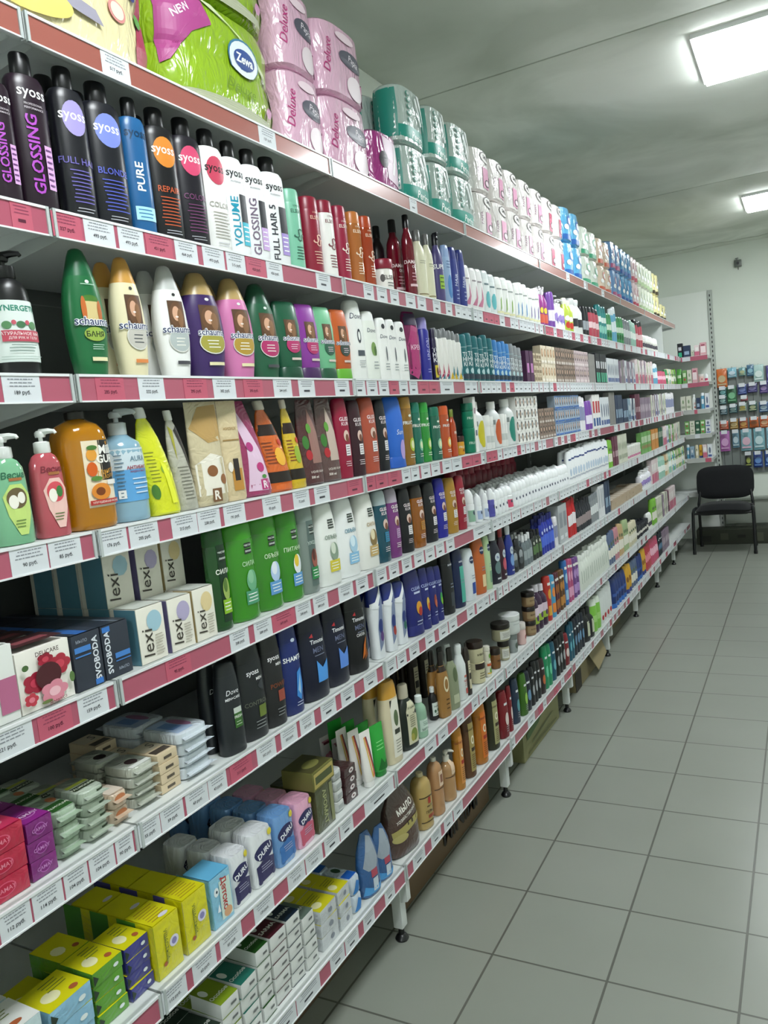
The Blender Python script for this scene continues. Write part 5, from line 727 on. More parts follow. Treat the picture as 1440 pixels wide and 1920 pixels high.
# ------------------------------------------------------------------ products
PRODUCTS = [   # shelf, kind, y, x, width, depth, height, rows behind, tiers, detail, topped by
(2,'syoss_gloss',0.948,-0.028,0.052,0.031,0.231,0,1,0,''),
(2,'syoss_gloss',1.016,-0.034,0.074,0.044,0.269,0,1,0,''),
(2,'syoss_lilac',1.105,-0.033,0.071,0.043,0.275,1,1,0,''),
(2,'syoss_blue',1.188,-0.038,0.087,0.052,0.276,1,1,0,''),
(2,'syoss_pure',1.265,-0.03,0.061,0.037,0.27,0,1,0,''),
(2,'syoss_orange',1.341,-0.036,0.081,0.048,0.273,1,1,0,''),
(2,'syoss_pink',1.423,-0.036,0.081,0.049,0.276,0,1,0,''),
(2,'syoss_white',1.505,-0.036,0.08,0.048,0.275,0,1,0,''),
(2,'syoss_volume',1.583,-0.034,0.072,0.043,0.27,0,1,0,''),
(2,'syoss_glossw',1.658,-0.035,0.075,0.045,0.27,0,1,0,''),
(2,'syoss_fullw',1.744,-0.038,0.088,0.053,0.273,0,1,0,''),
(2,'el_mint',1.831,-0.037,0.062,0.049,0.213,1,1,0,''),
(2,'el_red',1.919,-0.04,0.069,0.055,0.211,1,1,0,''),
(2,'el_white',1.999,-0.037,0.062,0.05,0.217,0,1,0,''),
(2,'el_red2',2.077,-0.034,0.054,0.044,0.217,0,1,0,''),
(2,'el_amber',2.154,-0.034,0.056,0.045,0.214,0,1,0,''),
(2,'el_orange',2.23,-0.033,0.053,0.042,0.215,0,1,0,''),
(2,'dark_bottle',2.524,-0.14,0.056,0.039,0.26,0,1,0,''),
(2,'jar_white',2.357,-0.051,0.078,0.078,0.103,0,1,0,''),
(2,'dam_red',2.551,-0.093,0.058,0.046,0.276,0,1,0,''),
(2,'dam_red',2.532,-0.031,0.047,0.037,0.276,0,1,0,''),
(2,'cream_neck',2.618,-0.035,0.058,0.046,0.24,0,1,0,''),
(2,'cream_neck',2.695,-0.031,0.047,0.038,0.239,0,1,0,''),
(2,'purple_spray',2.772,-0.031,0.051,0.038,0.251,0,1,0,''),
(2,'blue_light',2.838,-0.026,0.048,0.029,0.22,0,1,0,''),
(2,'blue_deep',2.918,-0.028,0.051,0.033,0.225,0,1,0,''),
(2,'blue_deep',2.991,-0.028,0.048,0.031,0.225,0,1,0,''),
(3,'synergetic',0.931,-0.045,0.077,0.065,0.22,0,1,0,''),
(3,'sch_banya',1.083,-0.038,0.083,0.051,0.236,0,1,0,''),
(3,'sch_cream',1.193,-0.036,0.077,0.048,0.236,1,1,0,''),
(3,'sch_white',1.317,-0.038,0.084,0.052,0.236,1,1,0,''),
(3,'sch_purple',1.424,-0.048,0.115,0.072,0.236,1,1,0,''),
(3,'sch_pink',1.537,-0.045,0.105,0.065,0.236,1,1,0,''),
(3,'sch_green',1.643,-0.045,0.106,0.066,0.236,1,1,0,''),
(3,'cond_green',1.744,-0.037,0.091,0.05,0.201,1,1,0,''),
(3,'cond_purple',1.835,-0.036,0.087,0.048,0.202,0,1,0,''),
(3,'cond_mint',1.922,-0.034,0.08,0.044,0.202,0,1,0,''),
(3,'cond_orange',2.004,-0.033,0.075,0.041,0.201,0,1,0,''),
(3,'dove_tall',2.098,-0.036,0.081,0.049,0.236,0,1,0,''),
(3,'dove_green',2.185,-0.035,0.076,0.045,0.211,0,1,0,''),
(3,'dove_w',2.259,-0.029,0.055,0.033,0.196,0,1,0,''),
(3,'dove_w',2.324,-0.028,0.053,0.032,0.196,0,1,0,''),
(3,'dove_w',2.395,-0.03,0.059,0.035,0.194,0,1,0,''),
(3,'kp_pink',2.492,-0.036,0.079,0.047,0.236,0,1,0,''),
(3,'unlori',2.595,-0.037,0.049,0.049,0.223,0,1,0,''),
(3,'tonka_dark',2.651,-0.024,0.023,0.023,0.185,0,1,0,''),
(4,'vesna_green',0.866,-0.032,0.068,0.041,0.193,0,1,0,''),
(4,'vesna_pink',0.945,-0.031,0.064,0.038,0.198,0,1,0,''),
(4,'milk_gurt',1.041,-0.053,0.103,0.082,0.22,0,1,0,''),
(4,'aura',1.14,-0.05,0.09,0.077,0.23,0,1,0,''),
(4,'pouch_yellow',1.223,-0.037,0.073,0.051,0.222,0,1,0,''),
(4,'pouch_clear',1.288,-0.031,0.054,0.038,0.214,0,1,0,''),
(4,'pouch_almond',1.368,-0.033,0.095,0.043,0.23,0,1,0,''),
(4,'pouch_honey',1.448,-0.024,0.061,0.025,0.23,0,1,0,''),
(4,'pouch_pink',1.537,-0.036,0.097,0.048,0.23,1,1,0,''),
(4,'pouch_orange',1.636,-0.042,0.085,0.059,0.23,0,1,0,''),
(4,'pouch_lemon',1.708,-0.031,0.054,0.038,0.23,0,1,0,''),
(4,'pouch_berry',1.789,-0.037,0.084,0.05,0.229,0,1,0,''),
(4,'pouch_berry2',1.878,-0.036,0.08,0.048,0.23,0,1,0,''),
(4,'gl_red',1.958,-0.031,0.062,0.038,0.229,0,1,0,''),
(4,'gl_maroon',2.031,-0.031,0.061,0.038,0.222,0,1,0,''),
(4,'gl_coral',2.12,-0.036,0.076,0.047,0.23,0,1,0,''),
(4,'gl_black',2.196,-0.03,0.057,0.035,0.222,0,1,0,''),
(4,'sun_blue',2.295,-0.036,0.088,0.048,0.23,0,1,0,''),
(4,'ga_amber',2.386,-0.032,0.057,0.04,0.229,0,1,0,''),
(4,'ga_teal',2.453,-0.027,0.042,0.03,0.209,0,1,0,''),
(4,'ga_green',2.523,-0.028,0.047,0.033,0.208,0,1,0,''),
(4,'ga_teal2',2.606,-0.031,0.055,0.039,0.19,0,1,0,''),
(4,'ga_orange',2.695,-0.032,0.056,0.039,0.192,0,1,0,''),
(4,'oil_orange',2.762,-0.025,0.033,0.026,0.177,0,1,0,''),
(4,'yel_jar',2.837,-0.03,0.037,0.037,0.073,0,1,0,''),
(4,'teal_jars',2.95,-0.037,0.049,0.049,0.197,0,1,0,''),
(5,'carton_white',0.769,-0.057,0.086,0.09,0.126,3,1,0,''),
(5,'delicare',0.87,-0.047,0.109,0.07,0.104,3,1,0,''),
(5,'svoboda',0.96,-0.052,0.064,0.08,0.102,3,1,0,''),
(5,'svoboda2',1.029,-0.052,0.067,0.08,0.101,3,1,0,''),
(5,'lexi_blue',1.121,-0.047,0.072,0.07,0.111,3,1,0,''),
(5,'lexi_lilac',1.206,-0.047,0.069,0.07,0.109,3,1,0,''),
(5,'lexi_yellow',1.279,-0.047,0.065,0.07,0.112,3,1,0,''),
(5,'chi_sila',1.352,-0.03,0.059,0.036,0.229,0,1,0,''),
(5,'chi_g2',1.44,-0.041,0.098,0.059,0.229,0,1,0,''),
(5,'chi_g3',1.541,-0.042,0.099,0.06,0.229,1,1,0,''),
(5,'chi_g4',1.637,-0.038,0.086,0.051,0.229,1,1,0,''),
(5,'chi_clear',1.715,-0.033,0.069,0.042,0.229,0,1,0,''),
(5,'chi_w1',1.812,-0.04,0.095,0.057,0.229,1,1,0,''),
(5,'chi_w2',1.923,-0.042,0.101,0.06,0.229,1,1,0,''),
(5,'chi_w3',2.039,-0.041,0.097,0.058,0.229,0,1,0,''),
(5,'gl_teal',2.135,-0.033,0.069,0.043,0.223,0,1,0,''),
(5,'gl_purple',2.215,-0.031,0.061,0.038,0.22,0,1,0,''),
(5,'gl_black',2.302,-0.033,0.067,0.042,0.211,1,1,0,''),
(5,'gl_amber',2.398,-0.035,0.073,0.045,0.211,0,1,0,''),
(5,'gl_black',2.502,-0.035,0.073,0.045,0.21,0,1,0,''),
(5,'gl_blue',2.591,-0.031,0.06,0.037,0.214,0,1,0,''),
(5,'gl_gold',2.691,-0.034,0.07,0.043,0.206,0,1,0,''),
(5,'gl_crim',2.775,-0.028,0.052,0.032,0.207,0,1,0,''),
(5,'ro_green',2.879,-0.036,0.049,0.049,0.142,3,1,0,''),
(5,'ro_blue',2.965,-0.03,0.035,0.035,0.11,3,1,0,''),
(5,'ro_blue',3.034,-0.027,0.03,0.03,0.11,3,1,0,''),
(5,'ro_purple',3.111,-0.029,0.034,0.034,0.12,3,1,0,''),
(6,'camay_red',0.745,-0.065,0.088,0.09,0.038,2,3,0,''),
(6,'camay_purple',0.819,-0.065,0.052,0.09,0.033,2,3,0,''),
(6,'palm_green',0.885,-0.073,0.053,0.085,0.028,2,3,0,''),
(6,'palm_grey',0.946,-0.073,0.056,0.085,0.023,2,4,0,''),
(6,'soap_beige',1.004,-0.073,0.045,0.085,0.029,1,2,0,''),
(6,'soap_glass',1.078,-0.083,0.067,0.085,0.02,1,4,0,''),
(6,'soap_boxb',1.141,-0.078,0.056,0.085,0.02,2,4,0,''),
(6,'wipes',1.222,-0.09,0.096,0.12,0.025,1,4,0,''),
(6,'dove_men',1.336,-0.032,0.068,0.041,0.21,1,1,0,''),
(6,'sy_control',1.421,-0.039,0.09,0.054,0.231,1,1,0,''),
(6,'sy_power',1.503,-0.034,0.072,0.043,0.231,1,1,0,''),
(6,'shamtu',1.582,-0.034,0.073,0.044,0.231,1,1,0,''),
(6,'timo_blue',1.692,-0.046,0.112,0.067,0.231,1,1,0,''),
(6,'timo_blue2',1.809,-0.044,0.105,0.063,0.231,1,1,0,''),
(6,'timo_fire',1.918,-0.04,0.094,0.056,0.231,0,1,0,''),
(6,'hs_pur',2.045,-0.033,0.063,0.041,0.228,1,1,0,''),
(6,'hs_red',2.126,-0.031,0.058,0.038,0.215,1,1,0,''),
(6,'hs_grn',2.203,-0.032,0.06,0.039,0.202,0,1,0,''),
(6,'clear1',2.308,-0.038,0.087,0.052,0.218,0,1,0,''),
(6,'clear2',2.382,-0.026,0.047,0.028,0.21,0,1,0,''),
(6,'clear3',2.441,-0.025,0.044,0.026,0.202,0,1,0,''),
(6,'clear4',2.494,-0.023,0.038,0.023,0.195,0,1,0,''),
(6,'niv_black',2.586,-0.033,0.07,0.042,0.231,0,1,0,''),
(6,'niv_teal',2.686,-0.032,0.068,0.041,0.221,0,1,0,''),
(6,'niv_white',2.796,-0.035,0.075,0.045,0.201,0,1,0,''),
(6,'niv_orange',2.909,-0.034,0.074,0.044,0.223,0,1,0,''),
(6,'niv_lime',2.988,-0.027,0.048,0.029,0.22,0,1,0,''),
(6,'fa_dark',3.095,-0.034,0.073,0.044,0.223,0,1,0,''),
(6,'fa_red',3.176,-0.026,0.047,0.028,0.224,0,1,0,''),
(6,'fa_blue',3.269,-0.028,0.053,0.032,0.218,0,1,0,''),
(7,'ny_white',0.699,-0.073,0.153,0.085,0.041,1,3,0,''),
(7,'ny_sky',0.833,-0.073,0.091,0.085,0.035,1,3,0,''),
(7,'ny_green',0.92,-0.073,0.07,0.085,0.027,1,4,0,''),
(7,'ny_blue',0.991,-0.073,0.062,0.085,0.026,0,4,0,''),
(7,'ny_tall',1.06,-0.057,0.07,0.075,0.114,2,1,0,''),
(7,'ny_tall2',1.144,-0.057,0.072,0.075,0.117,2,1,0,''),
(7,'aist',1.225,-0.057,0.066,0.075,0.112,0,1,0,''),
(7,'duru_w',1.301,-0.055,0.067,0.07,0.119,2,1,0,''),
(7,'duru_w',1.386,-0.055,0.083,0.07,0.128,1,1,0,''),
(7,'duru_blue',1.476,-0.055,0.079,0.07,0.127,4,1,0,''),
(7,'duru_pink',1.564,-0.055,0.078,0.07,0.119,2,1,0,''),
(7,'olive_stack',1.653,-0.055,0.084,0.07,0.118,1,1,0,'olive_box:.105:.05'),
(7,'soap_w',1.744,-0.07,0.044,0.08,0.029,0,4,0,''),
(7,'soap_m',1.808,-0.07,0.062,0.08,0.024,0,4,0,''),
(7,'tube_rose',1.941,-0.108,0.051,0.036,0.12,2,1,0,''),
(7,'tube_wave',1.901,-0.028,0.047,0.033,0.166,2,1,0,''),
(7,'tube_green',1.977,-0.033,0.059,0.041,0.158,3,1,0,''),
(7,'cream_yel',2.07,-0.036,0.08,0.048,0.261,1,1,0,''),
(7,'dk_label',2.183,-0.038,0.088,0.053,0.211,0,1,0,''),
(7,'mint_clear',2.276,-0.033,0.052,0.042,0.142,0,1,0,''),
(7,'brn_label',2.546,-0.185,0.05,0.03,0.22,2,1,0,''),
(7,'brn_label',2.634,-0.184,0.046,0.028,0.22,2,1,0,''),
(7,'dk_white',2.426,-0.055,0.035,0.03,0.118,0,1,0,''),
(7,'tan_round',2.46,-0.026,0.057,0.029,0.237,1,1,0,''),
(7,'sage_b',2.539,-0.027,0.061,0.03,0.227,1,1,0,''),
(7,'white_lotion',2.638,-0.033,0.055,0.041,0.21,1,1,0,''),
(7,'brn_label',2.686,-0.021,0.028,0.017,0.203,1,1,0,''),
(7,'jar_brown',2.832,-0.047,0.069,0.069,0.167,0,1,0,''),
(7,'jar_green',2.905,-0.027,0.029,0.029,0.125,0,1,0,''),
(7,'jar_amb',3.013,-0.036,0.048,0.048,0.085,0,1,0,''),
(7,'jar_lab',3.13,-0.037,0.05,0.05,0.085,0,1,0,'jar_lab:.088:.075'),
(7,'jar_clear',3.24,-0.034,0.045,0.045,0.085,0,1,0,'tub_white:.1:.085'),
(7,'tub_pink',3.363,-0.035,0.046,0.046,0.1,0,1,0,''),
(7,'tub_brown',3.519,-0.043,0.062,0.062,0.068,0,3,0,''),
(8,'sar_dark',1.147,-0.065,0.056,0.09,0.034,2,3,0,''),
(8,'sar_lime',1.21,-0.065,0.058,0.09,0.034,2,4,0,''),
(8,'sar_teal',1.274,-0.065,0.058,0.09,0.034,2,4,0,''),
(8,'sar_green',1.334,-0.065,0.049,0.09,0.034,2,5,0,''),
(8,'sar_maroon',1.395,-0.065,0.061,0.09,0.034,2,5,0,''),
(8,'sar_navy',1.46,-0.065,0.055,0.09,0.034,2,5,0,''),
(8,'sar_grey',1.521,-0.065,0.053,0.09,0.034,2,4,0,''),
(8,'ny_bottom',1.611,-0.062,0.08,0.085,0.036,2,3,0,''),
(8,'ny_bottom',1.692,-0.062,0.062,0.085,0.036,2,3,0,''),
(8,'wipe_bl',1.762,-0.07,0.05,0.1,0.05,1,2,0,''),
(8,'blue_refill',1.847,-0.035,0.085,0.047,0.188,0,1,0,''),
(8,'blue_refill',1.931,-0.034,0.08,0.044,0.165,0,1,0,''),
(8,'hoz_pouch',2.092,-0.053,0.165,0.082,0.21,0,1,0,''),
(8,'cream_big',2.245,-0.043,0.072,0.061,0.19,0,1,0,''),
(8,'peach_jug',2.343,-0.035,0.057,0.046,0.202,0,1,0,''),
(8,'peach_pump',2.453,-0.038,0.066,0.052,0.19,0,1,0,''),
(8,'or_bottle',2.537,-0.029,0.049,0.035,0.23,0,1,0,''),
(8,'br_label',2.643,-0.035,0.066,0.046,0.24,0,1,0,''),
(8,'or_bottle2',2.77,-0.037,0.073,0.051,0.235,0,1,0,''),
(8,'dk_olive',2.908,-0.038,0.076,0.053,0.23,0,1,0,''),
(8,'pal_red',3.023,-0.031,0.065,0.039,0.2,0,1,0,''),
(8,'pal_red',3.092,-0.022,0.033,0.02,0.2,0,1,0,''),
(8,'pal_navy',3.184,-0.028,0.053,0.032,0.2,0,1,0,''),
(8,'pal_green',3.284,-0.028,0.055,0.033,0.19,0,1,0,''),
(1,'zewa_yel',1.189,-0.152,0.388,0.28,0.25,0,1,0,''),
(1,'zewa_green',1.62,-0.152,0.431,0.28,0.25,0,2,0,''),
(1,'papia_pink',1.947,-0.077,0.198,0.13,0.213,1,2,0,''),
(1,'papia_pink',2.189,-0.077,0.259,0.13,0.213,1,2,0,''),
(1,'papia_purple',2.429,-0.077,0.195,0.13,0.19,0,1,0,''),
(1,'perina',2.659,-0.077,0.227,0.13,0.2,1,2,0,''),
(1,'perina',2.88,-0.077,0.183,0.13,0.2,1,2,0,''),
(1,'perina',3.105,-0.077,0.231,0.13,0.2,1,2,0,''),
(2,'white_swoosh',3.037,-0.032,0.066,0.039,0.174,0,1,1,''),
(2,'white_swoosh',3.105,-0.032,0.066,0.039,0.17,0,1,1,''),
(2,'white_swoosh',3.173,-0.032,0.066,0.039,0.174,0,1,1,''),
(2,'white_teal',3.252,-0.034,0.074,0.044,0.179,0,1,1,''),
(2,'white_teal',3.329,-0.034,0.074,0.044,0.173,0,1,1,''),
(2,'wh_green',3.414,-0.036,0.079,0.047,0.172,0,1,1,''),
(2,'wh_green',3.495,-0.036,0.079,0.047,0.178,0,1,1,''),
(2,'wh_green',3.576,-0.036,0.079,0.047,0.176,0,1,1,''),
(2,'wh_blue',3.658,-0.031,0.063,0.038,0.173,0,1,1,''),
(2,'wh_blue',3.723,-0.031,0.063,0.038,0.183,0,1,1,''),
(2,'wh_blue',3.789,-0.031,0.063,0.038,0.181,0,1,1,''),
(2,'wh_purple',3.86,-0.029,0.057,0.034,0.172,0,1,1,''),
(2,'wh_purple',3.92,-0.029,0.057,0.034,0.174,0,1,1,''),
(2,'wh_purple',3.98,-0.029,0.057,0.034,0.183,0,1,1,''),
(2,'magenta_spray',4.053,-0.038,0.065,0.052,0.197,0,1,1,''),
(2,'magenta_spray',4.121,-0.038,0.065,0.052,0.201,0,1,1,''),
(2,'violet_b',4.203,-0.028,0.054,0.032,0.185,0,1,1,''),
(2,'violet_b',4.26,-0.028,0.054,0.032,0.195,0,1,1,''),
(2,'white_lil',4.342,-0.044,0.064,0.064,0.194,0,1,1,''),
(2,'white_lil',4.409,-0.044,0.064,0.064,0.179,0,1,1,''),
(2,'white_lil',4.475,-0.044,0.064,0.064,0.182,0,1,1,''),
(2,'lime_b',4.558,-0.038,0.075,0.052,0.192,0,1,1,''),
(2,'lime_b',4.636,-0.038,0.075,0.052,0.186,0,1,1,''),
(2,'white_blk',4.738,-0.047,0.1,0.07,0.208,0,1,1,''),
(2,'white_blk',4.84,-0.047,0.1,0.07,0.208,0,1,1,''),
(2,'black_slant',4.939,-0.032,0.066,0.04,0.18,0,1,1,''),
(2,'black_slant',5.007,-0.032,0.066,0.04,0.183,0,1,1,''),
(2,'red_blk',5.103,-0.039,0.091,0.055,0.191,0,1,1,''),
(2,'red_blk',5.197,-0.039,0.091,0.055,0.195,0,1,1,''),
(2,'red_blk',5.29,-0.039,0.091,0.055,0.191,0,1,1,''),
(2,'teal_b',5.388,-0.032,0.068,0.041,0.229,0,1,1,''),
(2,'teal_b',5.458,-0.032,0.068,0.041,0.222,0,1,1,''),
(2,'teal_b',5.528,-0.032,0.068,0.041,0.226,0,1,1,''),
(2,'green_b',5.619,-0.035,0.075,0.045,0.19,0,1,1,''),
(2,'green_b',5.697,-0.035,0.075,0.045,0.195,0,1,1,''),
(2,'sky_b',5.785,-0.03,0.061,0.037,0.235,0,1,1,''),
(2,'sky_b',5.849,-0.03,0.061,0.037,0.252,0,1,1,''),
(2,'green_b',5.938,-0.034,0.075,0.045,0.189,0,1,1,''),
(2,'green_b',6.015,-0.034,0.075,0.045,0.195,0,1,2,''),
(2,'green_b',6.093,-0.034,0.075,0.045,0.198,0,1,2,''),
(2,'grey_b',6.193,-0.036,0.081,0.049,0.197,0,1,2,''),
(2,'grey_b',6.277,-0.036,0.081,0.049,0.194,0,1,2,''),
(2,'grey_b',6.36,-0.036,0.081,0.049,0.19,0,1,2,''),
(2,'mint_b',6.457,-0.031,0.065,0.039,0.205,0,1,2,''),
(2,'mint_b',6.525,-0.031,0.065,0.039,0.193,0,1,2,''),
(2,'mint_b',6.592,-0.031,0.065,0.039,0.191,0,1,2,''),
(2,'red_blk',6.693,-0.038,0.086,0.051,0.226,0,1,2,''),
(2,'red_blk',6.781,-0.038,0.086,0.051,0.213,0,1,2,''),
(2,'red_blk',6.869,-0.038,0.086,0.051,0.225,0,1,2,''),
(2,'white_pile',6.995,-0.042,0.06,0.06,0.127,1,1,2,''),
(2,'white_pile',7.058,-0.042,0.06,0.06,0.13,1,1,2,''),
(2,'white_pile',7.12,-0.042,0.06,0.06,0.129,1,1,2,''),
(2,'white_pile',7.183,-0.042,0.06,0.06,0.127,1,1,2,''),
(2,'white_pile',7.245,-0.042,0.06,0.06,0.133,1,1,2,''),
(2,'white_pile',7.308,-0.042,0.06,0.06,0.134,1,1,2,''),
(2,'white_pile',7.37,-0.042,0.06,0.06,0.129,1,1,2,''),
(2,'white_pile',7.433,-0.042,0.06,0.06,0.131,1,1,2,''),
(2,'white_pile',7.496,-0.042,0.06,0.06,0.122,1,1,2,''),
(2,'white_pile',7.558,-0.042,0.06,0.06,0.123,1,1,2,''),
(2,'white_pile',7.621,-0.042,0.06,0.06,0.128,1,1,2,''),
(2,'white_pile',7.683,-0.042,0.06,0.06,0.129,1,1,2,''),
(3,'grey_cap',2.672,-0.031,0.039,0.039,0.191,0,1,1,''),
(3,'grey_cap',2.714,-0.031,0.039,0.039,0.189,0,1,1,''),
(3,'grey_cap',2.755,-0.031,0.039,0.039,0.195,0,1,1,''),
(3,'grey_cap2',2.801,-0.031,0.039,0.039,0.189,0,1,1,''),
(3,'grey_cap2',2.842,-0.031,0.039,0.039,0.189,0,1,1,''),
(3,'grey_cap2',2.883,-0.031,0.039,0.039,0.182,0,1,1,''),
(3,'tonik_teal',2.945,-0.038,0.057,0.051,0.184,0,1,1,''),
(3,'tonik_teal',3.004,-0.038,0.057,0.051,0.193,0,1,1,''),
(3,'tonik_teal',3.064,-0.038,0.057,0.051,0.184,0,1,1,''),
(3,'tonik_teal',3.123,-0.038,0.057,0.051,0.18,0,1,1,''),
(3,'tonik_teal',3.183,-0.038,0.057,0.051,0.195,0,1,1,''),
(3,'tonik_teal',3.242,-0.038,0.057,0.051,0.184,0,1,1,''),
(3,'tonik_blue',3.304,-0.034,0.049,0.044,0.18,0,1,1,''),
(3,'tonik_blue',3.356,-0.034,0.049,0.044,0.173,0,1,1,''),
(3,'tonik_blue',3.408,-0.034,0.049,0.044,0.18,0,1,1,''),
(3,'tonik_blue',3.46,-0.034,0.049,0.044,0.171,0,1,1,''),
(3,'tonik_grey',3.52,-0.034,0.05,0.045,0.174,0,1,1,''),
(3,'tonik_grey',3.572,-0.034,0.05,0.045,0.167,0,1,1,''),
(3,'tonik_grey',3.625,-0.034,0.05,0.045,0.161,0,1,1,''),
(3,'box_dark',3.728,-0.032,0.053,0.04,0.15,0,1,1,''),
(3,'box_dark',3.784,-0.032,0.053,0.04,0.15,0,1,1,''),
(3,'tube_pile',3.842,-0.032,0.04,0.04,0.035,0,4,1,''),
(3,'tube_pile',3.884,-0.032,0.04,0.04,0.035,0,4,1,''),
(3,'tube_pile',3.926,-0.032,0.04,0.04,0.035,0,4,1,''),
(3,'dye_beige',3.983,-0.032,0.049,0.04,0.093,0,2,1,''),
(3,'dye_beige',4.034,-0.032,0.049,0.04,0.093,0,2,1,''),
(3,'dye_beige',4.086,-0.032,0.049,0.04,0.093,0,2,1,''),
(3,'dye_beige',4.137,-0.032,0.049,0.04,0.093,0,2,1,''),
(3,'dye_beige',4.189,-0.032,0.049,0.04,0.093,0,2,1,''),
(3,'dye_brown',4.249,-0.032,0.046,0.04,0.093,0,2,1,''),
(3,'dye_brown',4.297,-0.032,0.046,0.04,0.093,0,2,1,''),
(3,'dye_brown',4.345,-0.032,0.046,0.04,0.093,0,2,1,''),
(3,'dye_brown',4.394,-0.032,0.046,0.04,0.093,0,2,1,''),
(3,'dye_brown',4.442,-0.032,0.046,0.04,0.093,0,2,1,''),
(3,'dye_brown',4.49,-0.032,0.046,0.04,0.093,0,2,1,''),
(3,'dye_brown',4.538,-0.032,0.046,0.04,0.093,0,2,1,''),
(3,'dye_brown',4.586,-0.032,0.046,0.04,0.093,0,2,1,''),
(3,'dye_mauve',4.646,-0.032,0.044,0.04,0.093,0,2,1,''),
(3,'dye_mauve',4.693,-0.032,0.044,0.04,0.093,0,2,1,''),
(3,'dye_mauve',4.74,-0.032,0.044,0.04,0.093,0,2,1,''),
(3,'dye_mauve',4.786,-0.032,0.044,0.04,0.093,0,2,1,''),
(3,'dye_mauve',4.833,-0.032,0.044,0.04,0.093,0,2,1,''),
(3,'dye_mauve',4.88,-0.032,0.044,0.04,0.093,0,2,1,''),
(3,'dye_mauve',4.926,-0.032,0.044,0.04,0.093,0,2,1,''),
(3,'grey_box',4.992,-0.032,0.055,0.04,0.18,0,1,1,''),
(3,'grey_box',5.05,-0.032,0.055,0.04,0.18,0,1,1,''),
(3,'grey_box',5.108,-0.032,0.055,0.04,0.18,0,1,1,''),
(3,'black_box',5.183,-0.033,0.06,0.042,0.19,0,1,1,''),
(3,'black_box',5.246,-0.033,0.06,0.042,0.19,0,1,1,''),
(3,'black_box',5.309,-0.033,0.06,0.042,0.19,0,1,1,''),
(3,'black_box',5.372,-0.033,0.06,0.042,0.19,0,1,1,''),
(3,'black_box',5.435,-0.033,0.06,0.042,0.19,0,1,1,''),
(3,'whblue_box',5.511,-0.032,0.053,0.04,0.17,0,1,1,''),
(3,'whblue_box',5.566,-0.032,0.053,0.04,0.17,0,1,1,''),
(3,'whblue_box',5.622,-0.032,0.053,0.04,0.17,0,1,1,''),
(3,'whblue_box',5.678,-0.032,0.053,0.04,0.17,0,1,1,''),
(3,'whblue_box',5.734,-0.032,0.053,0.04,0.17,0,1,1,''),
(3,'whblue_box',5.79,-0.032,0.053,0.04,0.17,0,1,1,''),
(3,'whblue_box',5.845,-0.032,0.053,0.04,0.17,0,1,1,''),
(3,'mauve_b',5.924,-0.034,0.062,0.043,0.16,0,1,1,''),
(3,'grey_box',5.989,-0.034,0.062,0.043,0.168,0,1,1,''),
(3,'mauve_b',6.053,-0.034,0.062,0.043,0.174,0,1,2,''),
(3,'whblue_box',6.118,-0.034,0.062,0.043,0.169,0,1,2,''),
(3,'mauve_b',6.182,-0.034,0.062,0.043,0.167,0,1,2,''),
(3,'mauve_b',6.246,-0.034,0.062,0.043,0.162,0,1,2,''),
(3,'whblue_box',6.311,-0.034,0.062,0.043,0.163,0,1,2,''),
(3,'mauve_b',6.375,-0.034,0.062,0.043,0.168,0,1,2,''),
(3,'whblue_box',6.44,-0.034,0.062,0.043,0.161,0,1,2,''),
(3,'pink_white',6.524,-0.032,0.057,0.04,0.184,0,1,2,''),
(3,'pink_white',6.584,-0.032,0.057,0.04,0.195,0,1,2,''),
(3,'ivory_box',6.644,-0.032,0.057,0.04,0.192,0,1,2,''),
(3,'pink_white',6.704,-0.032,0.057,0.04,0.185,0,1,2,''),
(3,'mauve_b',6.763,-0.032,0.057,0.04,0.181,0,1,2,''),
(3,'pink_white',6.823,-0.032,0.057,0.04,0.182,0,1,2,''),
(3,'pink_white',6.883,-0.032,0.057,0.04,0.194,0,1,2,''),
(3,'mauve_b',6.943,-0.032,0.057,0.04,0.193,0,1,2,''),
(3,'pink_white',7.003,-0.032,0.057,0.04,0.187,0,1,2,''),
(3,'ivory_box',7.062,-0.032,0.057,0.04,0.179,0,1,2,''),
(3,'pink_white',7.122,-0.032,0.057,0.04,0.183,0,1,2,''),
(3,'ivory_box',7.182,-0.032,0.057,0.04,0.179,0,1,2,''),
(3,'pink_white',7.242,-0.032,0.057,0.04,0.192,0,1,2,''),
(3,'pink_white',7.301,-0.032,0.057,0.04,0.193,0,1,2,''),
(3,'sky_b',7.385,-0.027,0.049,0.029,0.17,0,1,2,''),
(3,'sky_b',7.437,-0.027,0.049,0.029,0.17,0,1,2,''),
(3,'sky_b',7.488,-0.027,0.049,0.029,0.183,0,1,2,''),
(3,'sky_b',7.539,-0.027,0.049,0.029,0.178,0,1,2,''),
(3,'pink_bag',7.625,-0.029,0.058,0.035,0.116,0,1,2,''),
(3,'pink_bag',7.685,-0.029,0.058,0.035,0.114,0,1,2,''),
(3,'pink_bag',7.745,-0.029,0.058,0.035,0.12,0,1,2,''),
(3,'pink_bag',7.805,-0.029,0.058,0.035,0.117,0,1,2,''),
(3,'pink_bag',7.865,-0.029,0.058,0.035,0.123,0,1,2,''),
(3,'pink_bag',7.925,-0.029,0.058,0.035,0.114,0,1,2,''),
(3,'pink_bag',7.985,-0.029,0.058,0.035,0.121,0,1,2,''),
(3,'pink_bag',8.046,-0.029,0.058,0.035,0.121,0,1,2,''),
(3,'green_b',8.141,-0.03,0.06,0.036,0.142,0,1,2,''),
(3,'sh_cream',8.203,-0.03,0.06,0.036,0.149,0,1,2,''),
(3,'sh_cream',8.265,-0.03,0.06,0.036,0.15,0,1,2,''),
(3,'mint_b',8.327,-0.03,0.06,0.036,0.149,0,1,2,''),
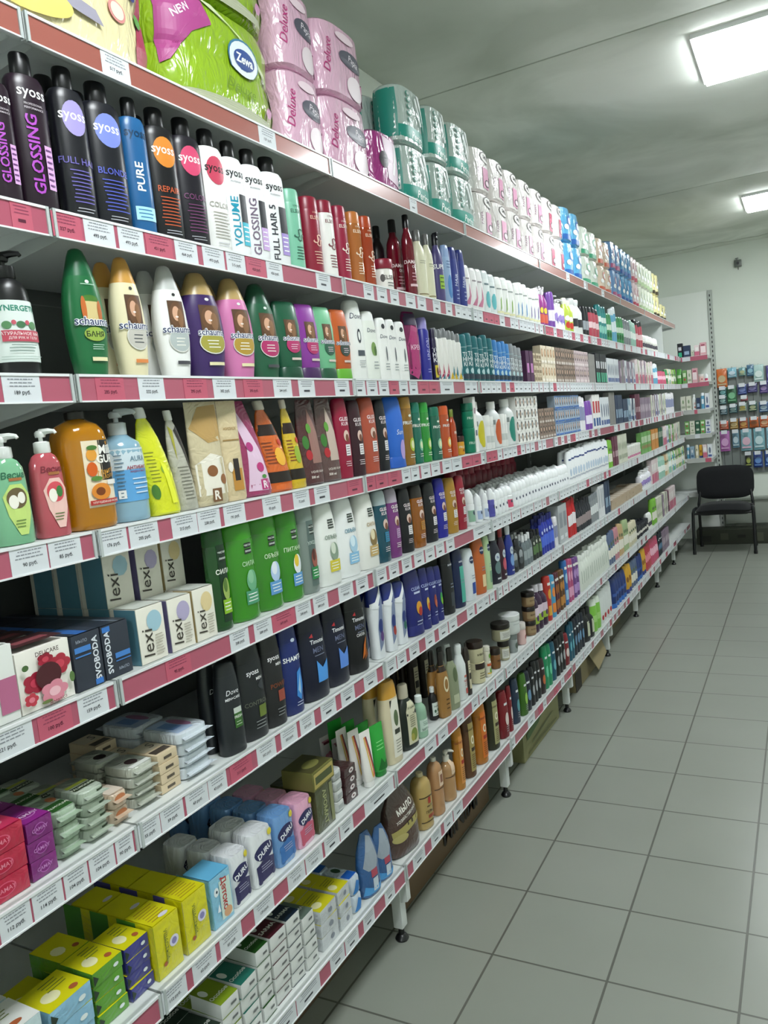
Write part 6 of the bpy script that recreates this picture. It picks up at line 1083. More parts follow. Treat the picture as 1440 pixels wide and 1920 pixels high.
(3,'sh_cream',8.39,-0.03,0.06,0.036,0.142,0,1,2,''),
(3,'sh_cream',8.452,-0.03,0.06,0.036,0.151,0,1,2,''),
(3,'sh_lime',8.514,-0.03,0.06,0.036,0.147,0,1,2,''),
(3,'sh_cream',8.577,-0.03,0.06,0.036,0.147,0,1,2,''),
(3,'green_b',8.639,-0.03,0.06,0.036,0.144,0,1,2,''),
(3,'sh_lime',8.701,-0.03,0.06,0.036,0.15,0,1,2,''),
(4,'nar_white',2.975,-0.032,0.027,0.04,0.22,0,1,1,''),
(4,'clear_yel',3.048,-0.05,0.09,0.077,0.202,0,1,1,''),
(4,'cot_white',3.128,-0.032,0.04,0.04,0.143,1,1,1,''),
(4,'cot_white',3.171,-0.032,0.04,0.04,0.136,1,1,1,''),
(4,'clear_or',3.247,-0.046,0.08,0.068,0.2,0,1,1,''),
(4,'cot_white',3.315,-0.031,0.037,0.037,0.143,1,1,1,''),
(4,'cot_white',3.354,-0.031,0.037,0.037,0.14,1,1,1,''),
(4,'clear_teal',3.434,-0.049,0.088,0.075,0.208,0,1,1,''),
(4,'dye_white',3.515,-0.032,0.053,0.04,0.053,0,4,1,''),
(4,'dye_white',3.571,-0.032,0.053,0.04,0.053,0,4,1,''),
(4,'dye_white',3.627,-0.032,0.053,0.04,0.053,0,4,1,''),
(4,'dye_white',3.682,-0.032,0.053,0.04,0.053,0,4,1,''),
(4,'dye_white',3.738,-0.032,0.053,0.04,0.053,0,4,1,''),
(4,'dye_white',3.794,-0.032,0.053,0.04,0.053,0,4,1,''),
(4,'dye_brown',3.863,-0.032,0.043,0.04,0.075,0,2,1,''),
(4,'dye_brown',3.908,-0.032,0.043,0.04,0.075,0,2,1,''),
(4,'dye_brown',3.953,-0.032,0.043,0.04,0.075,0,2,1,''),
(4,'dye_brown',3.998,-0.032,0.043,0.04,0.075,0,2,1,''),
(4,'dye_brown',4.043,-0.032,0.043,0.04,0.075,0,2,1,''),
(4,'dye_brown',4.089,-0.032,0.043,0.04,0.075,0,2,1,''),
(4,'dye_blue',4.155,-0.032,0.044,0.04,0.07,0,3,1,''),
(4,'dye_blue',4.202,-0.032,0.044,0.04,0.07,0,3,1,''),
(4,'dye_blue',4.249,-0.032,0.044,0.04,0.07,0,3,1,''),
(4,'dye_blue',4.296,-0.032,0.044,0.04,0.07,0,3,1,''),
(4,'dye_blue',4.343,-0.032,0.044,0.04,0.07,0,3,1,''),
(4,'dye_blue',4.39,-0.032,0.044,0.04,0.07,0,3,1,''),
(4,'dye_blue',4.437,-0.032,0.044,0.04,0.07,0,3,1,''),
(4,'dye_blue',4.484,-0.032,0.044,0.04,0.07,0,3,1,''),
(4,'dye_blue',4.531,-0.032,0.044,0.04,0.07,0,3,1,''),
(4,'dye_blue',4.578,-0.032,0.044,0.04,0.07,0,3,1,''),
(4,'dye_blue',4.625,-0.032,0.044,0.04,0.07,0,3,1,''),
(4,'can_white',4.707,-0.044,0.063,0.063,0.205,0,1,1,''),
(4,'can_white',4.772,-0.044,0.063,0.063,0.198,0,1,1,''),
(4,'violet_b',4.853,-0.032,0.067,0.04,0.172,0,1,1,''),
(4,'violet_b',4.923,-0.032,0.067,0.04,0.175,0,1,1,''),
(4,'tooth_red',5.019,-0.034,0.062,0.043,0.21,0,1,1,''),
(4,'tooth_red',5.083,-0.034,0.062,0.043,0.21,0,1,1,''),
(4,'tooth_red',5.148,-0.034,0.062,0.043,0.21,0,1,1,''),
(4,'whblue_box',5.228,-0.034,0.062,0.044,0.19,0,1,1,''),
(4,'whblue_box',5.292,-0.034,0.062,0.044,0.19,0,1,1,''),
(4,'whblue_box',5.357,-0.034,0.062,0.044,0.19,0,1,1,''),
(4,'whblue_box',5.422,-0.034,0.062,0.044,0.19,0,1,1,''),
(4,'grey_box',5.5,-0.032,0.056,0.04,0.22,0,1,1,''),
(4,'grey_box',5.558,-0.032,0.056,0.04,0.22,0,1,1,''),
(4,'grey_box',5.616,-0.032,0.056,0.04,0.22,0,1,1,''),
(4,'navy_box',5.694,-0.032,0.058,0.041,0.2,0,1,1,''),
(4,'navy_box',5.755,-0.032,0.058,0.041,0.2,0,1,1,''),
(4,'navy_box',5.816,-0.032,0.058,0.041,0.2,0,1,1,''),
(4,'navy_box',5.877,-0.032,0.058,0.041,0.2,0,1,1,''),
(4,'navy_box',5.956,-0.032,0.055,0.04,0.168,0,1,1,''),
(4,'navy_box',6.013,-0.032,0.055,0.04,0.17,0,1,2,''),
(4,'navy_box',6.071,-0.032,0.055,0.04,0.17,0,1,2,''),
(4,'blue_box',6.129,-0.032,0.055,0.04,0.17,0,1,2,''),
(4,'blue_box',6.187,-0.032,0.055,0.04,0.162,0,1,2,''),
(4,'whblue_box',6.244,-0.032,0.055,0.04,0.171,0,1,2,''),
(4,'navy_box',6.302,-0.032,0.055,0.04,0.168,0,1,2,''),
(4,'whblue_box',6.36,-0.032,0.055,0.04,0.169,0,1,2,''),
(4,'plum_box',6.434,-0.032,0.044,0.04,0.2,0,1,2,''),
(4,'plum_box',6.481,-0.032,0.044,0.04,0.2,0,1,2,''),
(4,'plum_box',6.527,-0.032,0.044,0.04,0.2,0,1,2,''),
(4,'plum_box',6.573,-0.032,0.044,0.04,0.2,0,1,2,''),
(4,'mauve_b',6.647,-0.032,0.051,0.04,0.17,0,1,2,''),
(4,'mauve_b',6.701,-0.032,0.051,0.04,0.17,0,1,2,''),
(4,'mauve_b',6.755,-0.032,0.051,0.04,0.17,0,1,2,''),
(4,'mauve_b',6.809,-0.032,0.051,0.04,0.17,0,1,2,''),
(4,'mauve_b',6.863,-0.032,0.051,0.04,0.17,0,1,2,''),
(4,'mauve_b',6.917,-0.032,0.051,0.04,0.17,0,1,2,''),
(4,'mauve_b',6.971,-0.032,0.051,0.04,0.17,0,1,2,''),
(4,'mauve_b',7.025,-0.032,0.051,0.04,0.17,0,1,2,''),
(4,'mauve_b',7.079,-0.032,0.051,0.04,0.17,0,1,2,''),
(4,'ivory_box',7.163,-0.032,0.056,0.04,0.187,0,1,2,''),
(4,'mauve_b',7.221,-0.032,0.056,0.04,0.182,0,1,2,''),
(4,'ivory_box',7.28,-0.032,0.056,0.04,0.183,0,1,2,''),
(4,'mauve_b',7.339,-0.032,0.056,0.04,0.192,0,1,2,''),
(4,'whblue_box',7.397,-0.032,0.056,0.04,0.186,0,1,2,''),
(4,'mauve_b',7.456,-0.032,0.056,0.04,0.191,0,1,2,''),
(4,'whblue_box',7.514,-0.032,0.056,0.04,0.187,0,1,2,''),
(4,'ivory_box',7.573,-0.032,0.056,0.04,0.187,0,1,2,''),
(4,'ivory_box',7.631,-0.032,0.056,0.04,0.193,0,1,2,''),
(4,'mauve_b',7.69,-0.032,0.056,0.04,0.192,0,1,2,''),
(4,'ivory_box',7.749,-0.032,0.056,0.04,0.187,0,1,2,''),
(4,'whblue_box',7.807,-0.032,0.056,0.04,0.194,0,1,2,''),
(4,'ivory_box',7.866,-0.032,0.056,0.04,0.195,0,1,2,''),
(4,'ivory_box',7.924,-0.032,0.056,0.04,0.183,0,1,2,''),
(4,'can_white',8.014,-0.038,0.051,0.051,0.202,0,1,2,''),
(4,'can_white',8.068,-0.038,0.051,0.051,0.191,0,1,2,''),
(4,'can_white',8.122,-0.038,0.051,0.051,0.204,0,1,2,''),
(4,'can_white',8.176,-0.038,0.051,0.051,0.191,0,1,2,''),
(4,'can_white',8.23,-0.038,0.051,0.051,0.194,0,1,2,''),
(4,'can_white',8.284,-0.038,0.051,0.051,0.19,0,1,2,''),
(4,'can_white',8.338,-0.038,0.051,0.051,0.19,0,1,2,''),
(4,'can_white',8.392,-0.038,0.051,0.051,0.203,0,1,2,''),
(4,'can_white',8.446,-0.038,0.051,0.051,0.189,0,1,2,''),
(4,'can_white',8.499,-0.038,0.051,0.051,0.198,0,1,2,''),
(5,'ro_white',3.136,-0.034,0.044,0.044,0.103,3,1,1,''),
(5,'ro_white',3.183,-0.034,0.044,0.044,0.107,3,1,1,''),
(5,'ro_white',3.229,-0.034,0.044,0.044,0.108,3,1,1,''),
(5,'ro_white',3.276,-0.034,0.044,0.044,0.11,3,1,1,''),
(5,'ro_pink',3.34,-0.044,0.064,0.064,0.107,3,1,1,''),
(5,'ro_white',3.405,-0.035,0.046,0.046,0.114,3,1,1,''),
(5,'ro_white',3.454,-0.035,0.046,0.046,0.114,3,1,1,''),
(5,'ro_white',3.503,-0.035,0.046,0.046,0.114,3,1,1,''),
(5,'ro_white',3.552,-0.035,0.046,0.046,0.114,3,1,1,''),
(5,'ro_white',3.601,-0.035,0.046,0.046,0.12,3,1,1,''),
(5,'ro_white',3.65,-0.035,0.046,0.046,0.121,3,1,1,''),
(5,'ro_white',3.698,-0.035,0.046,0.046,0.12,3,1,1,''),
(5,'ro_white',3.747,-0.035,0.046,0.046,0.114,3,1,1,''),
(5,'ro_white',3.796,-0.035,0.046,0.046,0.12,3,1,1,''),
(5,'ro_white',3.845,-0.035,0.046,0.046,0.12,3,1,1,''),
(5,'ro_white',3.894,-0.035,0.046,0.046,0.113,3,1,1,''),
(5,'ro_white',3.943,-0.035,0.046,0.046,0.12,3,1,1,''),
(5,'ro_white',3.991,-0.035,0.046,0.046,0.12,3,1,1,''),
(5,'ro_white',4.04,-0.035,0.046,0.046,0.115,3,1,1,''),
(5,'ro_white',4.089,-0.035,0.046,0.046,0.114,3,1,1,''),
(5,'ro_white',4.138,-0.035,0.046,0.046,0.123,3,1,1,''),
(5,'ro_white',4.187,-0.035,0.046,0.046,0.119,3,1,1,''),
(5,'ro_white',4.236,-0.035,0.046,0.046,0.118,3,1,1,''),
(5,'ro_white',4.284,-0.035,0.046,0.046,0.121,3,1,1,''),
(5,'dom_red',3.42,-0.337,0.075,0.075,0.18,0,1,1,''),
(5,'dom_red',3.497,-0.337,0.075,0.075,0.192,0,1,1,''),
(5,'dom_red',3.574,-0.337,0.075,0.075,0.185,0,1,1,''),
(5,'dom_red',3.652,-0.337,0.075,0.075,0.183,0,1,1,''),
(5,'dom_red',3.729,-0.337,0.075,0.075,0.194,0,1,1,''),
(5,'dom_red',3.806,-0.337,0.075,0.075,0.187,0,1,1,''),
(5,'dom_red',3.884,-0.337,0.075,0.075,0.183,0,1,1,''),
(5,'dom_red',3.961,-0.337,0.075,0.075,0.194,0,1,1,''),
(5,'dom_red',4.038,-0.337,0.075,0.075,0.186,0,1,1,''),
(5,'dom_red',4.116,-0.337,0.075,0.075,0.185,0,1,1,''),
(5,'dom_red',4.193,-0.337,0.075,0.075,0.181,0,1,1,''),
(5,'dom_red',4.27,-0.337,0.075,0.075,0.19,0,1,1,''),
(5,'dove_spray',4.362,-0.028,0.057,0.031,0.182,1,1,1,''),
(5,'dove_spray',4.421,-0.028,0.057,0.031,0.188,1,1,1,''),
(5,'dove_spray',4.481,-0.028,0.057,0.031,0.193,1,1,1,''),
(5,'dove_spray',4.54,-0.028,0.057,0.031,0.189,1,1,1,''),
(5,'dove_spray',4.6,-0.028,0.057,0.031,0.193,1,1,1,''),
(5,'dove_spray',4.66,-0.028,0.057,0.031,0.188,1,1,1,''),
(5,'dove_spray',4.731,-0.027,0.054,0.03,0.198,1,1,1,''),
(5,'dove_spray',4.787,-0.027,0.054,0.03,0.204,1,1,1,''),
(5,'dove_spray',4.844,-0.027,0.054,0.03,0.202,1,1,1,''),
(5,'dove_spray',4.901,-0.027,0.054,0.03,0.203,1,1,1,''),
(5,'dove_spray',4.957,-0.027,0.054,0.03,0.204,1,1,1,''),
(5,'dove_spray',5.014,-0.027,0.054,0.03,0.194,1,1,1,''),
(5,'dove_spray',5.07,-0.027,0.054,0.03,0.199,1,1,1,''),
(5,'dove_spray',5.127,-0.027,0.054,0.03,0.204,1,1,1,''),
(5,'dove_spray',5.183,-0.027,0.054,0.03,0.189,1,1,1,''),
(5,'dove_spray',5.24,-0.027,0.054,0.03,0.201,1,1,1,''),
(5,'dove_spray',5.296,-0.027,0.054,0.03,0.19,1,1,1,''),
(5,'sh_lime',5.383,-0.027,0.048,0.029,0.187,0,1,1,''),
(5,'sh_lime',5.434,-0.027,0.048,0.029,0.182,0,1,1,''),
(5,'plum_box',5.504,-0.032,0.051,0.04,0.2,0,1,1,''),
(5,'plum_box',5.558,-0.032,0.051,0.04,0.2,0,1,1,''),
(5,'plum_box',5.611,-0.032,0.051,0.04,0.2,0,1,1,''),
(5,'ivory_box',5.682,-0.032,0.049,0.04,0.2,0,1,1,''),
(5,'ivory_box',5.733,-0.032,0.049,0.04,0.2,0,1,1,''),
(5,'ivory_box',5.785,-0.032,0.049,0.04,0.2,0,1,1,''),
(5,'ivory_box',5.836,-0.032,0.049,0.04,0.2,0,1,1,''),
(5,'ivory_box',5.888,-0.032,0.049,0.04,0.2,0,1,1,''),
(5,'ivory_box',5.939,-0.032,0.049,0.04,0.2,0,1,1,''),
(5,'cream_stack',6.044,-0.049,0.073,0.073,0.094,1,1,2,''),
(5,'cream_stack',6.119,-0.049,0.073,0.073,0.099,1,1,2,''),
(5,'cream_stack',6.195,-0.049,0.073,0.073,0.099,1,1,2,''),
(5,'cream_stack',6.271,-0.049,0.073,0.073,0.097,1,1,2,''),
(5,'cream_stack',6.347,-0.049,0.073,0.073,0.1,1,1,2,''),
(5,'cream_stack',6.423,-0.049,0.073,0.073,0.095,1,1,2,''),
(5,'cream_stack',6.499,-0.049,0.073,0.073,0.1,1,1,2,''),
(5,'green_box',6.587,-0.032,0.052,0.04,0.17,0,1,2,''),
(5,'green_box',6.642,-0.032,0.052,0.04,0.17,0,1,2,''),
(5,'green_box',6.696,-0.032,0.052,0.04,0.17,0,1,2,''),
(5,'green_box',6.75,-0.032,0.052,0.04,0.17,0,1,2,''),
(5,'green_box',6.804,-0.032,0.052,0.04,0.17,0,1,2,''),
(5,'green_box',6.858,-0.032,0.052,0.04,0.17,0,1,2,''),
(5,'green_box',6.912,-0.032,0.052,0.04,0.17,0,1,2,''),
(5,'green_box',6.966,-0.032,0.052,0.04,0.17,0,1,2,''),
(5,'amber_box',7.047,-0.032,0.05,0.04,0.17,0,1,2,''),
(5,'amber_box',7.1,-0.032,0.05,0.04,0.17,0,1,2,''),
(5,'amber_box',7.153,-0.032,0.05,0.04,0.17,0,1,2,''),
(5,'amber_box',7.206,-0.032,0.05,0.04,0.17,0,1,2,''),
(5,'amber_box',7.259,-0.032,0.05,0.04,0.17,0,1,2,''),
(5,'amber_box',7.312,-0.032,0.05,0.04,0.17,0,1,2,''),
(5,'amber_box',7.364,-0.032,0.05,0.04,0.17,0,1,2,''),
(5,'dkgreen_box',7.443,-0.032,0.041,0.04,0.17,0,1,2,''),
(5,'dkgreen_box',7.486,-0.032,0.041,0.04,0.17,0,1,2,''),
(5,'dkgreen_box',7.529,-0.032,0.041,0.04,0.17,0,1,2,''),
(5,'dkgreen_box',7.572,-0.032,0.041,0.04,0.17,0,1,2,''),
(5,'dkgreen_box',7.616,-0.032,0.041,0.04,0.17,0,1,2,''),
(5,'pink_white',7.695,-0.032,0.049,0.04,0.164,0,1,2,''),
(5,'pink_white',7.746,-0.032,0.049,0.04,0.167,0,1,2,''),
(5,'pink_white',7.797,-0.032,0.049,0.04,0.167,0,1,2,''),
(5,'pink_white',7.848,-0.032,0.049,0.04,0.174,0,1,2,''),
(5,'whblue_box',7.899,-0.032,0.049,0.04,0.165,0,1,2,''),
(5,'whblue_box',7.95,-0.032,0.049,0.04,0.167,0,1,2,''),
(5,'whblue_box',8.001,-0.032,0.049,0.04,0.169,0,1,2,''),
(5,'green_box',8.052,-0.032,0.049,0.04,0.175,0,1,2,''),
(5,'green_box',8.103,-0.032,0.049,0.04,0.164,0,1,2,''),
(5,'whblue_box',8.155,-0.032,0.049,0.04,0.162,0,1,2,''),
(5,'pink_white',8.206,-0.032,0.049,0.04,0.168,0,1,2,''),
(5,'green_box',8.257,-0.032,0.049,0.04,0.163,0,1,2,''),
(5,'green_box',8.308,-0.032,0.049,0.04,0.169,0,1,2,''),
(5,'ivory_box',8.359,-0.032,0.049,0.04,0.162,0,1,2,''),
(5,'ivory_box',8.41,-0.032,0.049,0.04,0.162,0,1,2,''),
(5,'ivory_box',8.461,-0.032,0.049,0.04,0.162,0,1,2,''),
(5,'pink_white',8.512,-0.032,0.049,0.04,0.163,0,1,2,''),
(5,'ivory_box',8.563,-0.032,0.049,0.04,0.166,0,1,2,''),
(5,'whblue_box',8.614,-0.032,0.049,0.04,0.166,0,1,2,''),
(5,'ivory_box',8.666,-0.032,0.049,0.04,0.163,0,1,2,''),
(5,'ivory_box',8.717,-0.032,0.049,0.04,0.166,0,1,2,''),
(5,'ivory_box',8.768,-0.032,0.049,0.04,0.174,0,1,2,''),
(6,'sq_black',3.314,-0.034,0.074,0.044,0.135,2,1,1,''),
(6,'sq_black',3.39,-0.034,0.074,0.044,0.138,2,1,1,''),
(6,'sq_grey',3.458,-0.024,0.041,0.025,0.141,2,1,1,''),
(6,'sq_grey',3.502,-0.024,0.041,0.025,0.141,2,1,1,''),
(6,'sq_grey',3.546,-0.024,0.041,0.025,0.144,2,1,1,''),
(6,'sq_green',3.598,-0.024,0.041,0.025,0.135,2,1,1,''),
(6,'sq_green',3.642,-0.024,0.041,0.025,0.142,2,1,1,''),
(6,'sq_green',3.686,-0.024,0.041,0.025,0.138,2,1,1,''),
(6,'blue_shave',3.739,-0.026,0.041,0.029,0.179,1,1,1,''),
(6,'blue_shave',3.783,-0.026,0.041,0.029,0.189,1,1,1,''),
(6,'blue_shave',3.827,-0.026,0.041,0.029,0.184,1,1,1,''),
(6,'blue_shave',3.871,-0.026,0.041,0.029,0.19,1,1,1,''),
(6,'blue_shave',3.915,-0.026,0.041,0.029,0.189,1,1,1,''),
(6,'can_white',3.972,-0.026,0.028,0.028,0.152,0,1,1,''),
(6,'can_white',4.003,-0.026,0.028,0.028,0.151,0,1,1,''),
(6,'grey_carton',4.072,-0.041,0.084,0.059,0.2,0,1,1,''),
(6,'grey_carton',4.158,-0.041,0.084,0.059,0.2,0,1,1,''),
(6,'red_pack',4.24,-0.021,0.03,0.018,0.201,1,1,1,''),
(6,'red_pack',4.273,-0.021,0.03,0.018,0.201,1,1,1,''),
(6,'red_pack',4.305,-0.021,0.03,0.018,0.204,1,1,1,''),
(6,'red_pack',4.338,-0.021,0.03,0.018,0.215,1,1,1,''),
(6,'red_pack',4.371,-0.021,0.03,0.018,0.205,1,1,1,''),
(6,'dark_pack',4.42,-0.022,0.039,0.02,0.161,1,1,1,''),
(6,'dark_pack',4.462,-0.022,0.039,0.02,0.163,1,1,1,''),
(6,'dark_pack',4.504,-0.022,0.039,0.02,0.162,1,1,1,''),
(6,'dark_pack',4.546,-0.022,0.039,0.02,0.168,1,1,1,''),
(6,'dark_pack',4.588,-0.022,0.039,0.02,0.162,1,1,1,''),
(6,'dark_pack',4.629,-0.022,0.039,0.02,0.173,1,1,1,''),
(6,'dark_pack',4.671,-0.022,0.039,0.02,0.174,1,1,1,''),
(6,'dark_pack',4.713,-0.022,0.039,0.02,0.172,1,1,1,''),
(6,'grey_b',4.771,-0.025,0.044,0.026,0.163,0,1,1,''),
(6,'grey_b',4.818,-0.025,0.044,0.026,0.165,0,1,1,''),
(6,'grey_b',4.864,-0.025,0.044,0.026,0.168,0,1,1,''),
(6,'grey_b',4.91,-0.025,0.044,0.026,0.174,0,1,1,''),
(6,'wh_blister',4.976,-0.032,0.054,0.04,0.2,0,1,1,''),
(6,'wh_blister',5.033,-0.032,0.054,0.04,0.2,0,1,1,''),
(6,'wh_blister',5.089,-0.032,0.054,0.04,0.2,0,1,1,''),
(6,'navy_box',5.157,-0.032,0.046,0.04,0.21,0,1,1,''),
(6,'navy_box',5.205,-0.032,0.046,0.04,0.21,0,1,1,''),
(6,'navy_box',5.254,-0.032,0.046,0.04,0.21,0,1,1,''),
(6,'sachet',5.375,-0.055,0.124,0.087,0.012,1,5,1,''),
(6,'sachet',5.502,-0.055,0.124,0.087,0.012,1,5,1,''),
(6,'sachet',5.628,-0.055,0.124,0.087,0.012,1,5,1,''),
(6,'sachet',5.755,-0.055,0.124,0.087,0.012,1,5,1,''),
(6,'sachet',5.882,-0.055,0.124,0.087,0.012,1,5,1,''),
(6,'sachet',6.008,-0.055,0.124,0.087,0.012,1,5,2,''),
(6,'sachet',6.135,-0.055,0.124,0.087,0.012,1,5,2,''),
(6,'sachet',6.262,-0.055,0.124,0.087,0.012,1,5,2,''),
(6,'sachet',6.388,-0.055,0.124,0.087,0.012,1,5,2,''),
(6,'white_lil',6.506,-0.042,0.059,0.059,0.151,0,1,2,''),
(6,'white_lil',6.568,-0.042,0.059,0.059,0.162,0,1,2,''),
(6,'white_lil',6.63,-0.042,0.059,0.059,0.155,0,1,2,''),
(6,'white_lil',6.691,-0.042,0.059,0.059,0.152,0,1,2,''),
(6,'white_lil',6.753,-0.042,0.059,0.059,0.162,0,1,2,''),
(6,'white_lil',6.814,-0.042,0.059,0.059,0.154,0,1,2,''),
(6,'white_lil',6.876,-0.042,0.059,0.059,0.164,0,1,2,''),
(6,'pink_white',6.962,-0.032,0.054,0.04,0.2,0,1,2,''),
(6,'pink_white',7.019,-0.032,0.054,0.04,0.2,0,1,2,''),
(6,'pink_white',7.075,-0.032,0.054,0.04,0.2,0,1,2,''),
(6,'pink_white',7.132,-0.032,0.054,0.04,0.2,0,1,2,''),
(6,'pink_white',7.189,-0.032,0.054,0.04,0.2,0,1,2,''),
(6,'pink_white',7.245,-0.032,0.054,0.04,0.2,0,1,2,''),
(6,'mint_b',7.334,-0.03,0.059,0.035,0.203,0,1,2,''),
(6,'mint_b',7.395,-0.03,0.059,0.035,0.197,0,1,2,''),
(6,'mint_b',7.457,-0.03,0.059,0.035,0.202,0,1,2,''),
(6,'mint_b',7.518,-0.03,0.059,0.035,0.196,0,1,2,''),
(6,'mint_b',7.611,-0.029,0.058,0.035,0.189,0,1,2,''),
(6,'sh_sand',7.671,-0.029,0.058,0.035,0.199,0,1,2,''),
(6,'sh_sand',7.731,-0.029,0.058,0.035,0.192,0,1,2,''),
(6,'sh_cream',7.792,-0.029,0.058,0.035,0.19,0,1,2,''),
(6,'sh_cream',7.852,-0.029,0.058,0.035,0.195,0,1,2,''),
(6,'mint_b',7.913,-0.029,0.058,0.035,0.199,0,1,2,''),
(6,'mint_b',7.973,-0.029,0.058,0.035,0.197,0,1,2,''),
(6,'mint_b',8.033,-0.029,0.058,0.035,0.204,0,1,2,''),
(6,'sh_cream',8.094,-0.029,0.058,0.035,0.195,0,1,2,''),
(6,'sky_b',8.19,-0.029,0.056,0.034,0.192,0,1,2,''),
(6,'sh_lime',8.248,-0.029,0.056,0.034,0.193,0,1,2,''),
(6,'sky_b',8.307,-0.029,0.056,0.034,0.193,0,1,2,''),
(6,'sh_cream',8.366,-0.029,0.056,0.034,0.181,0,1,2,''),
(6,'sh_pist',8.425,-0.029,0.056,0.034,0.187,0,1,2,''),
(6,'sh_pist',8.484,-0.029,0.056,0.034,0.184,0,1,2,''),
(6,'sh_cream',8.543,-0.029,0.056,0.034,0.187,0,1,2,''),
(6,'sh_pist',8.601,-0.029,0.056,0.034,0.194,0,1,2,''),
(6,'sh_lime',8.66,-0.029,0.056,0.034,0.186,0,1,2,''),
(6,'sh_pist',8.719,-0.029,0.056,0.034,0.189,0,1,2,''),
(6,'sh_cream',8.778,-0.029,0.056,0.034,0.183,0,1,2,''),
(6,'sh_pist',8.837,-0.029,0.056,0.034,0.184,0,1,2,''),
(6,'sky_b',8.896,-0.029,0.056,0.034,0.186,0,1,2,''),
(6,'sh_lime',8.954,-0.029,0.056,0.034,0.182,0,1,2,''),
(6,'sh_cream',9.013,-0.029,0.056,0.034,0.191,0,1,2,''),
(7,'purp_neck',3.56,-0.042,0.07,0.059,0.211,0,1,1,''),
(7,'purp_neck',3.632,-0.042,0.07,0.059,0.215,0,1,1,''),
(7,'purp_neck',3.704,-0.042,0.07,0.059,0.204,0,1,1,''),
(7,'red_tall',3.778,-0.031,0.055,0.039,0.225,0,1,1,''),
(7,'aqua_tall',3.847,-0.032,0.057,0.04,0.216,0,1,1,''),
(7,'plum_tall',3.904,-0.024,0.033,0.023,0.216,0,1,1,''),
(7,'plum_tall',3.94,-0.024,0.033,0.023,0.213,0,1,1,''),
(7,'brown_tall',3.993,-0.028,0.046,0.032,0.21,0,1,1,''),
(7,'brown_tall',4.041,-0.028,0.046,0.032,0.207,0,1,1,''),
(7,'azure_tall',4.103,-0.03,0.053,0.037,0.242,0,1,1,''),
(7,'rose_tall',4.165,-0.027,0.043,0.03,0.239,0,1,1,''),
(7,'rose_tall',4.211,-0.027,0.043,0.03,0.23,0,1,1,''),
(7,'violet_tall',4.276,-0.032,0.058,0.04,0.222,0,1,1,''),
(7,'violet_tall',4.336,-0.032,0.058,0.04,0.217,0,1,1,''),
(7,'ivory_lot',4.417,-0.026,0.05,0.028,0.211,1,1,1,''),
(7,'ivory_lot',4.469,-0.026,0.05,0.028,0.2,1,1,1,''),
(7,'ivory_lot',4.522,-0.026,0.05,0.028,0.203,1,1,1,''),
(7,'ivory_lot',4.575,-0.026,0.05,0.028,0.206,1,1,1,''),
(7,'ivory_lot',4.628,-0.026,0.05,0.028,0.2,1,1,1,''),
(7,'ivory_lot',4.68,-0.026,0.05,0.028,0.216,1,1,1,''),
(7,'ivory_lot',4.733,-0.026,0.05,0.028,0.215,1,1,1,''),
(7,'ivory_lot',4.786,-0.026,0.05,0.028,0.203,1,1,1,''),
(7,'ivory_lot',4.838,-0.026,0.05,0.028,0.206,1,1,1,''),
(7,'ivory_lot',4.891,-0.026,0.05,0.028,0.204,1,1,1,''),
(7,'ivory_lot',4.944,-0.026,0.05,0.028,0.203,1,1,1,''),
(7,'ivory_lot',4.997,-0.026,0.05,0.028,0.204,1,1,1,''),
(7,'ivory_lot',5.049,-0.026,0.05,0.028,0.213,1,1,1,''),
(7,'ivory_lot',5.102,-0.026,0.05,0.028,0.212,1,1,1,''),
(7,'sh_steel',5.173,-0.028,0.053,0.032,0.198,0,1,1,''),
(7,'sh_steel',5.229,-0.028,0.053,0.032,0.208,0,1,1,''),
(7,'sh_steel',5.285,-0.028,0.053,0.032,0.215,0,1,1,''),
(7,'sh_pink',5.361,-0.03,0.06,0.036,0.211,0,1,1,''),
(7,'sh_pink',5.423,-0.03,0.06,0.036,0.214,0,1,1,''),
(7,'sh_sand',5.497,-0.026,0.047,0.028,0.226,0,1,1,''),
(7,'sh_sand',5.547,-0.026,0.047,0.028,0.217,0,1,1,''),
(7,'sh_sand',5.596,-0.026,0.047,0.028,0.207,0,1,1,''),
(7,'sh_pist',5.666,-0.027,0.05,0.03,0.225,0,1,1,''),
(7,'sh_pist',5.719,-0.027,0.05,0.03,0.219,0,1,1,''),
(7,'sh_pist',5.771,-0.027,0.05,0.03,0.216,0,1,1,''),
(7,'sh_cream',5.855,-0.033,0.072,0.043,0.164,0,1,1,''),
(7,'sh_cream',5.929,-0.033,0.072,0.043,0.166,0,1,1,''),
(7,'sh_cream',6.003,-0.033,0.072,0.043,0.165,0,1,2,''),
(7,'sh_cream',6.077,-0.033,0.072,0.043,0.166,0,1,2,''),
(7,'bl_basket',6.193,-0.045,0.066,0.066,0.102,1,1,2,''),
(7,'bl_basket',6.261,-0.045,0.066,0.066,0.103,1,1,2,''),
(7,'bl_basket',6.33,-0.045,0.066,0.066,0.099,1,1,2,''),
(7,'bl_basket',6.399,-0.045,0.066,0.066,0.099,1,1,2,''),
(7,'bl_basket',6.467,-0.045,0.066,0.066,0.094,1,1,2,''),
(7,'bl_basket',6.536,-0.045,0.066,0.066,0.094,1,1,2,''),
(7,'bl_basket',6.604,-0.045,0.066,0.066,0.102,1,1,2,''),
(7,'white_pile',6.69,-0.037,0.05,0.05,0.128,0,1,2,''),
(7,'white_pile',6.743,-0.037,0.05,0.05,0.127,0,1,2,''),
(7,'white_pile',6.796,-0.037,0.05,0.05,0.126,0,1,2,''),
(7,'sh_lime',6.882,-0.031,0.062,0.037,0.22,0,1,2,''),
(7,'sh_lime',6.947,-0.031,0.062,0.037,0.215,0,1,2,''),
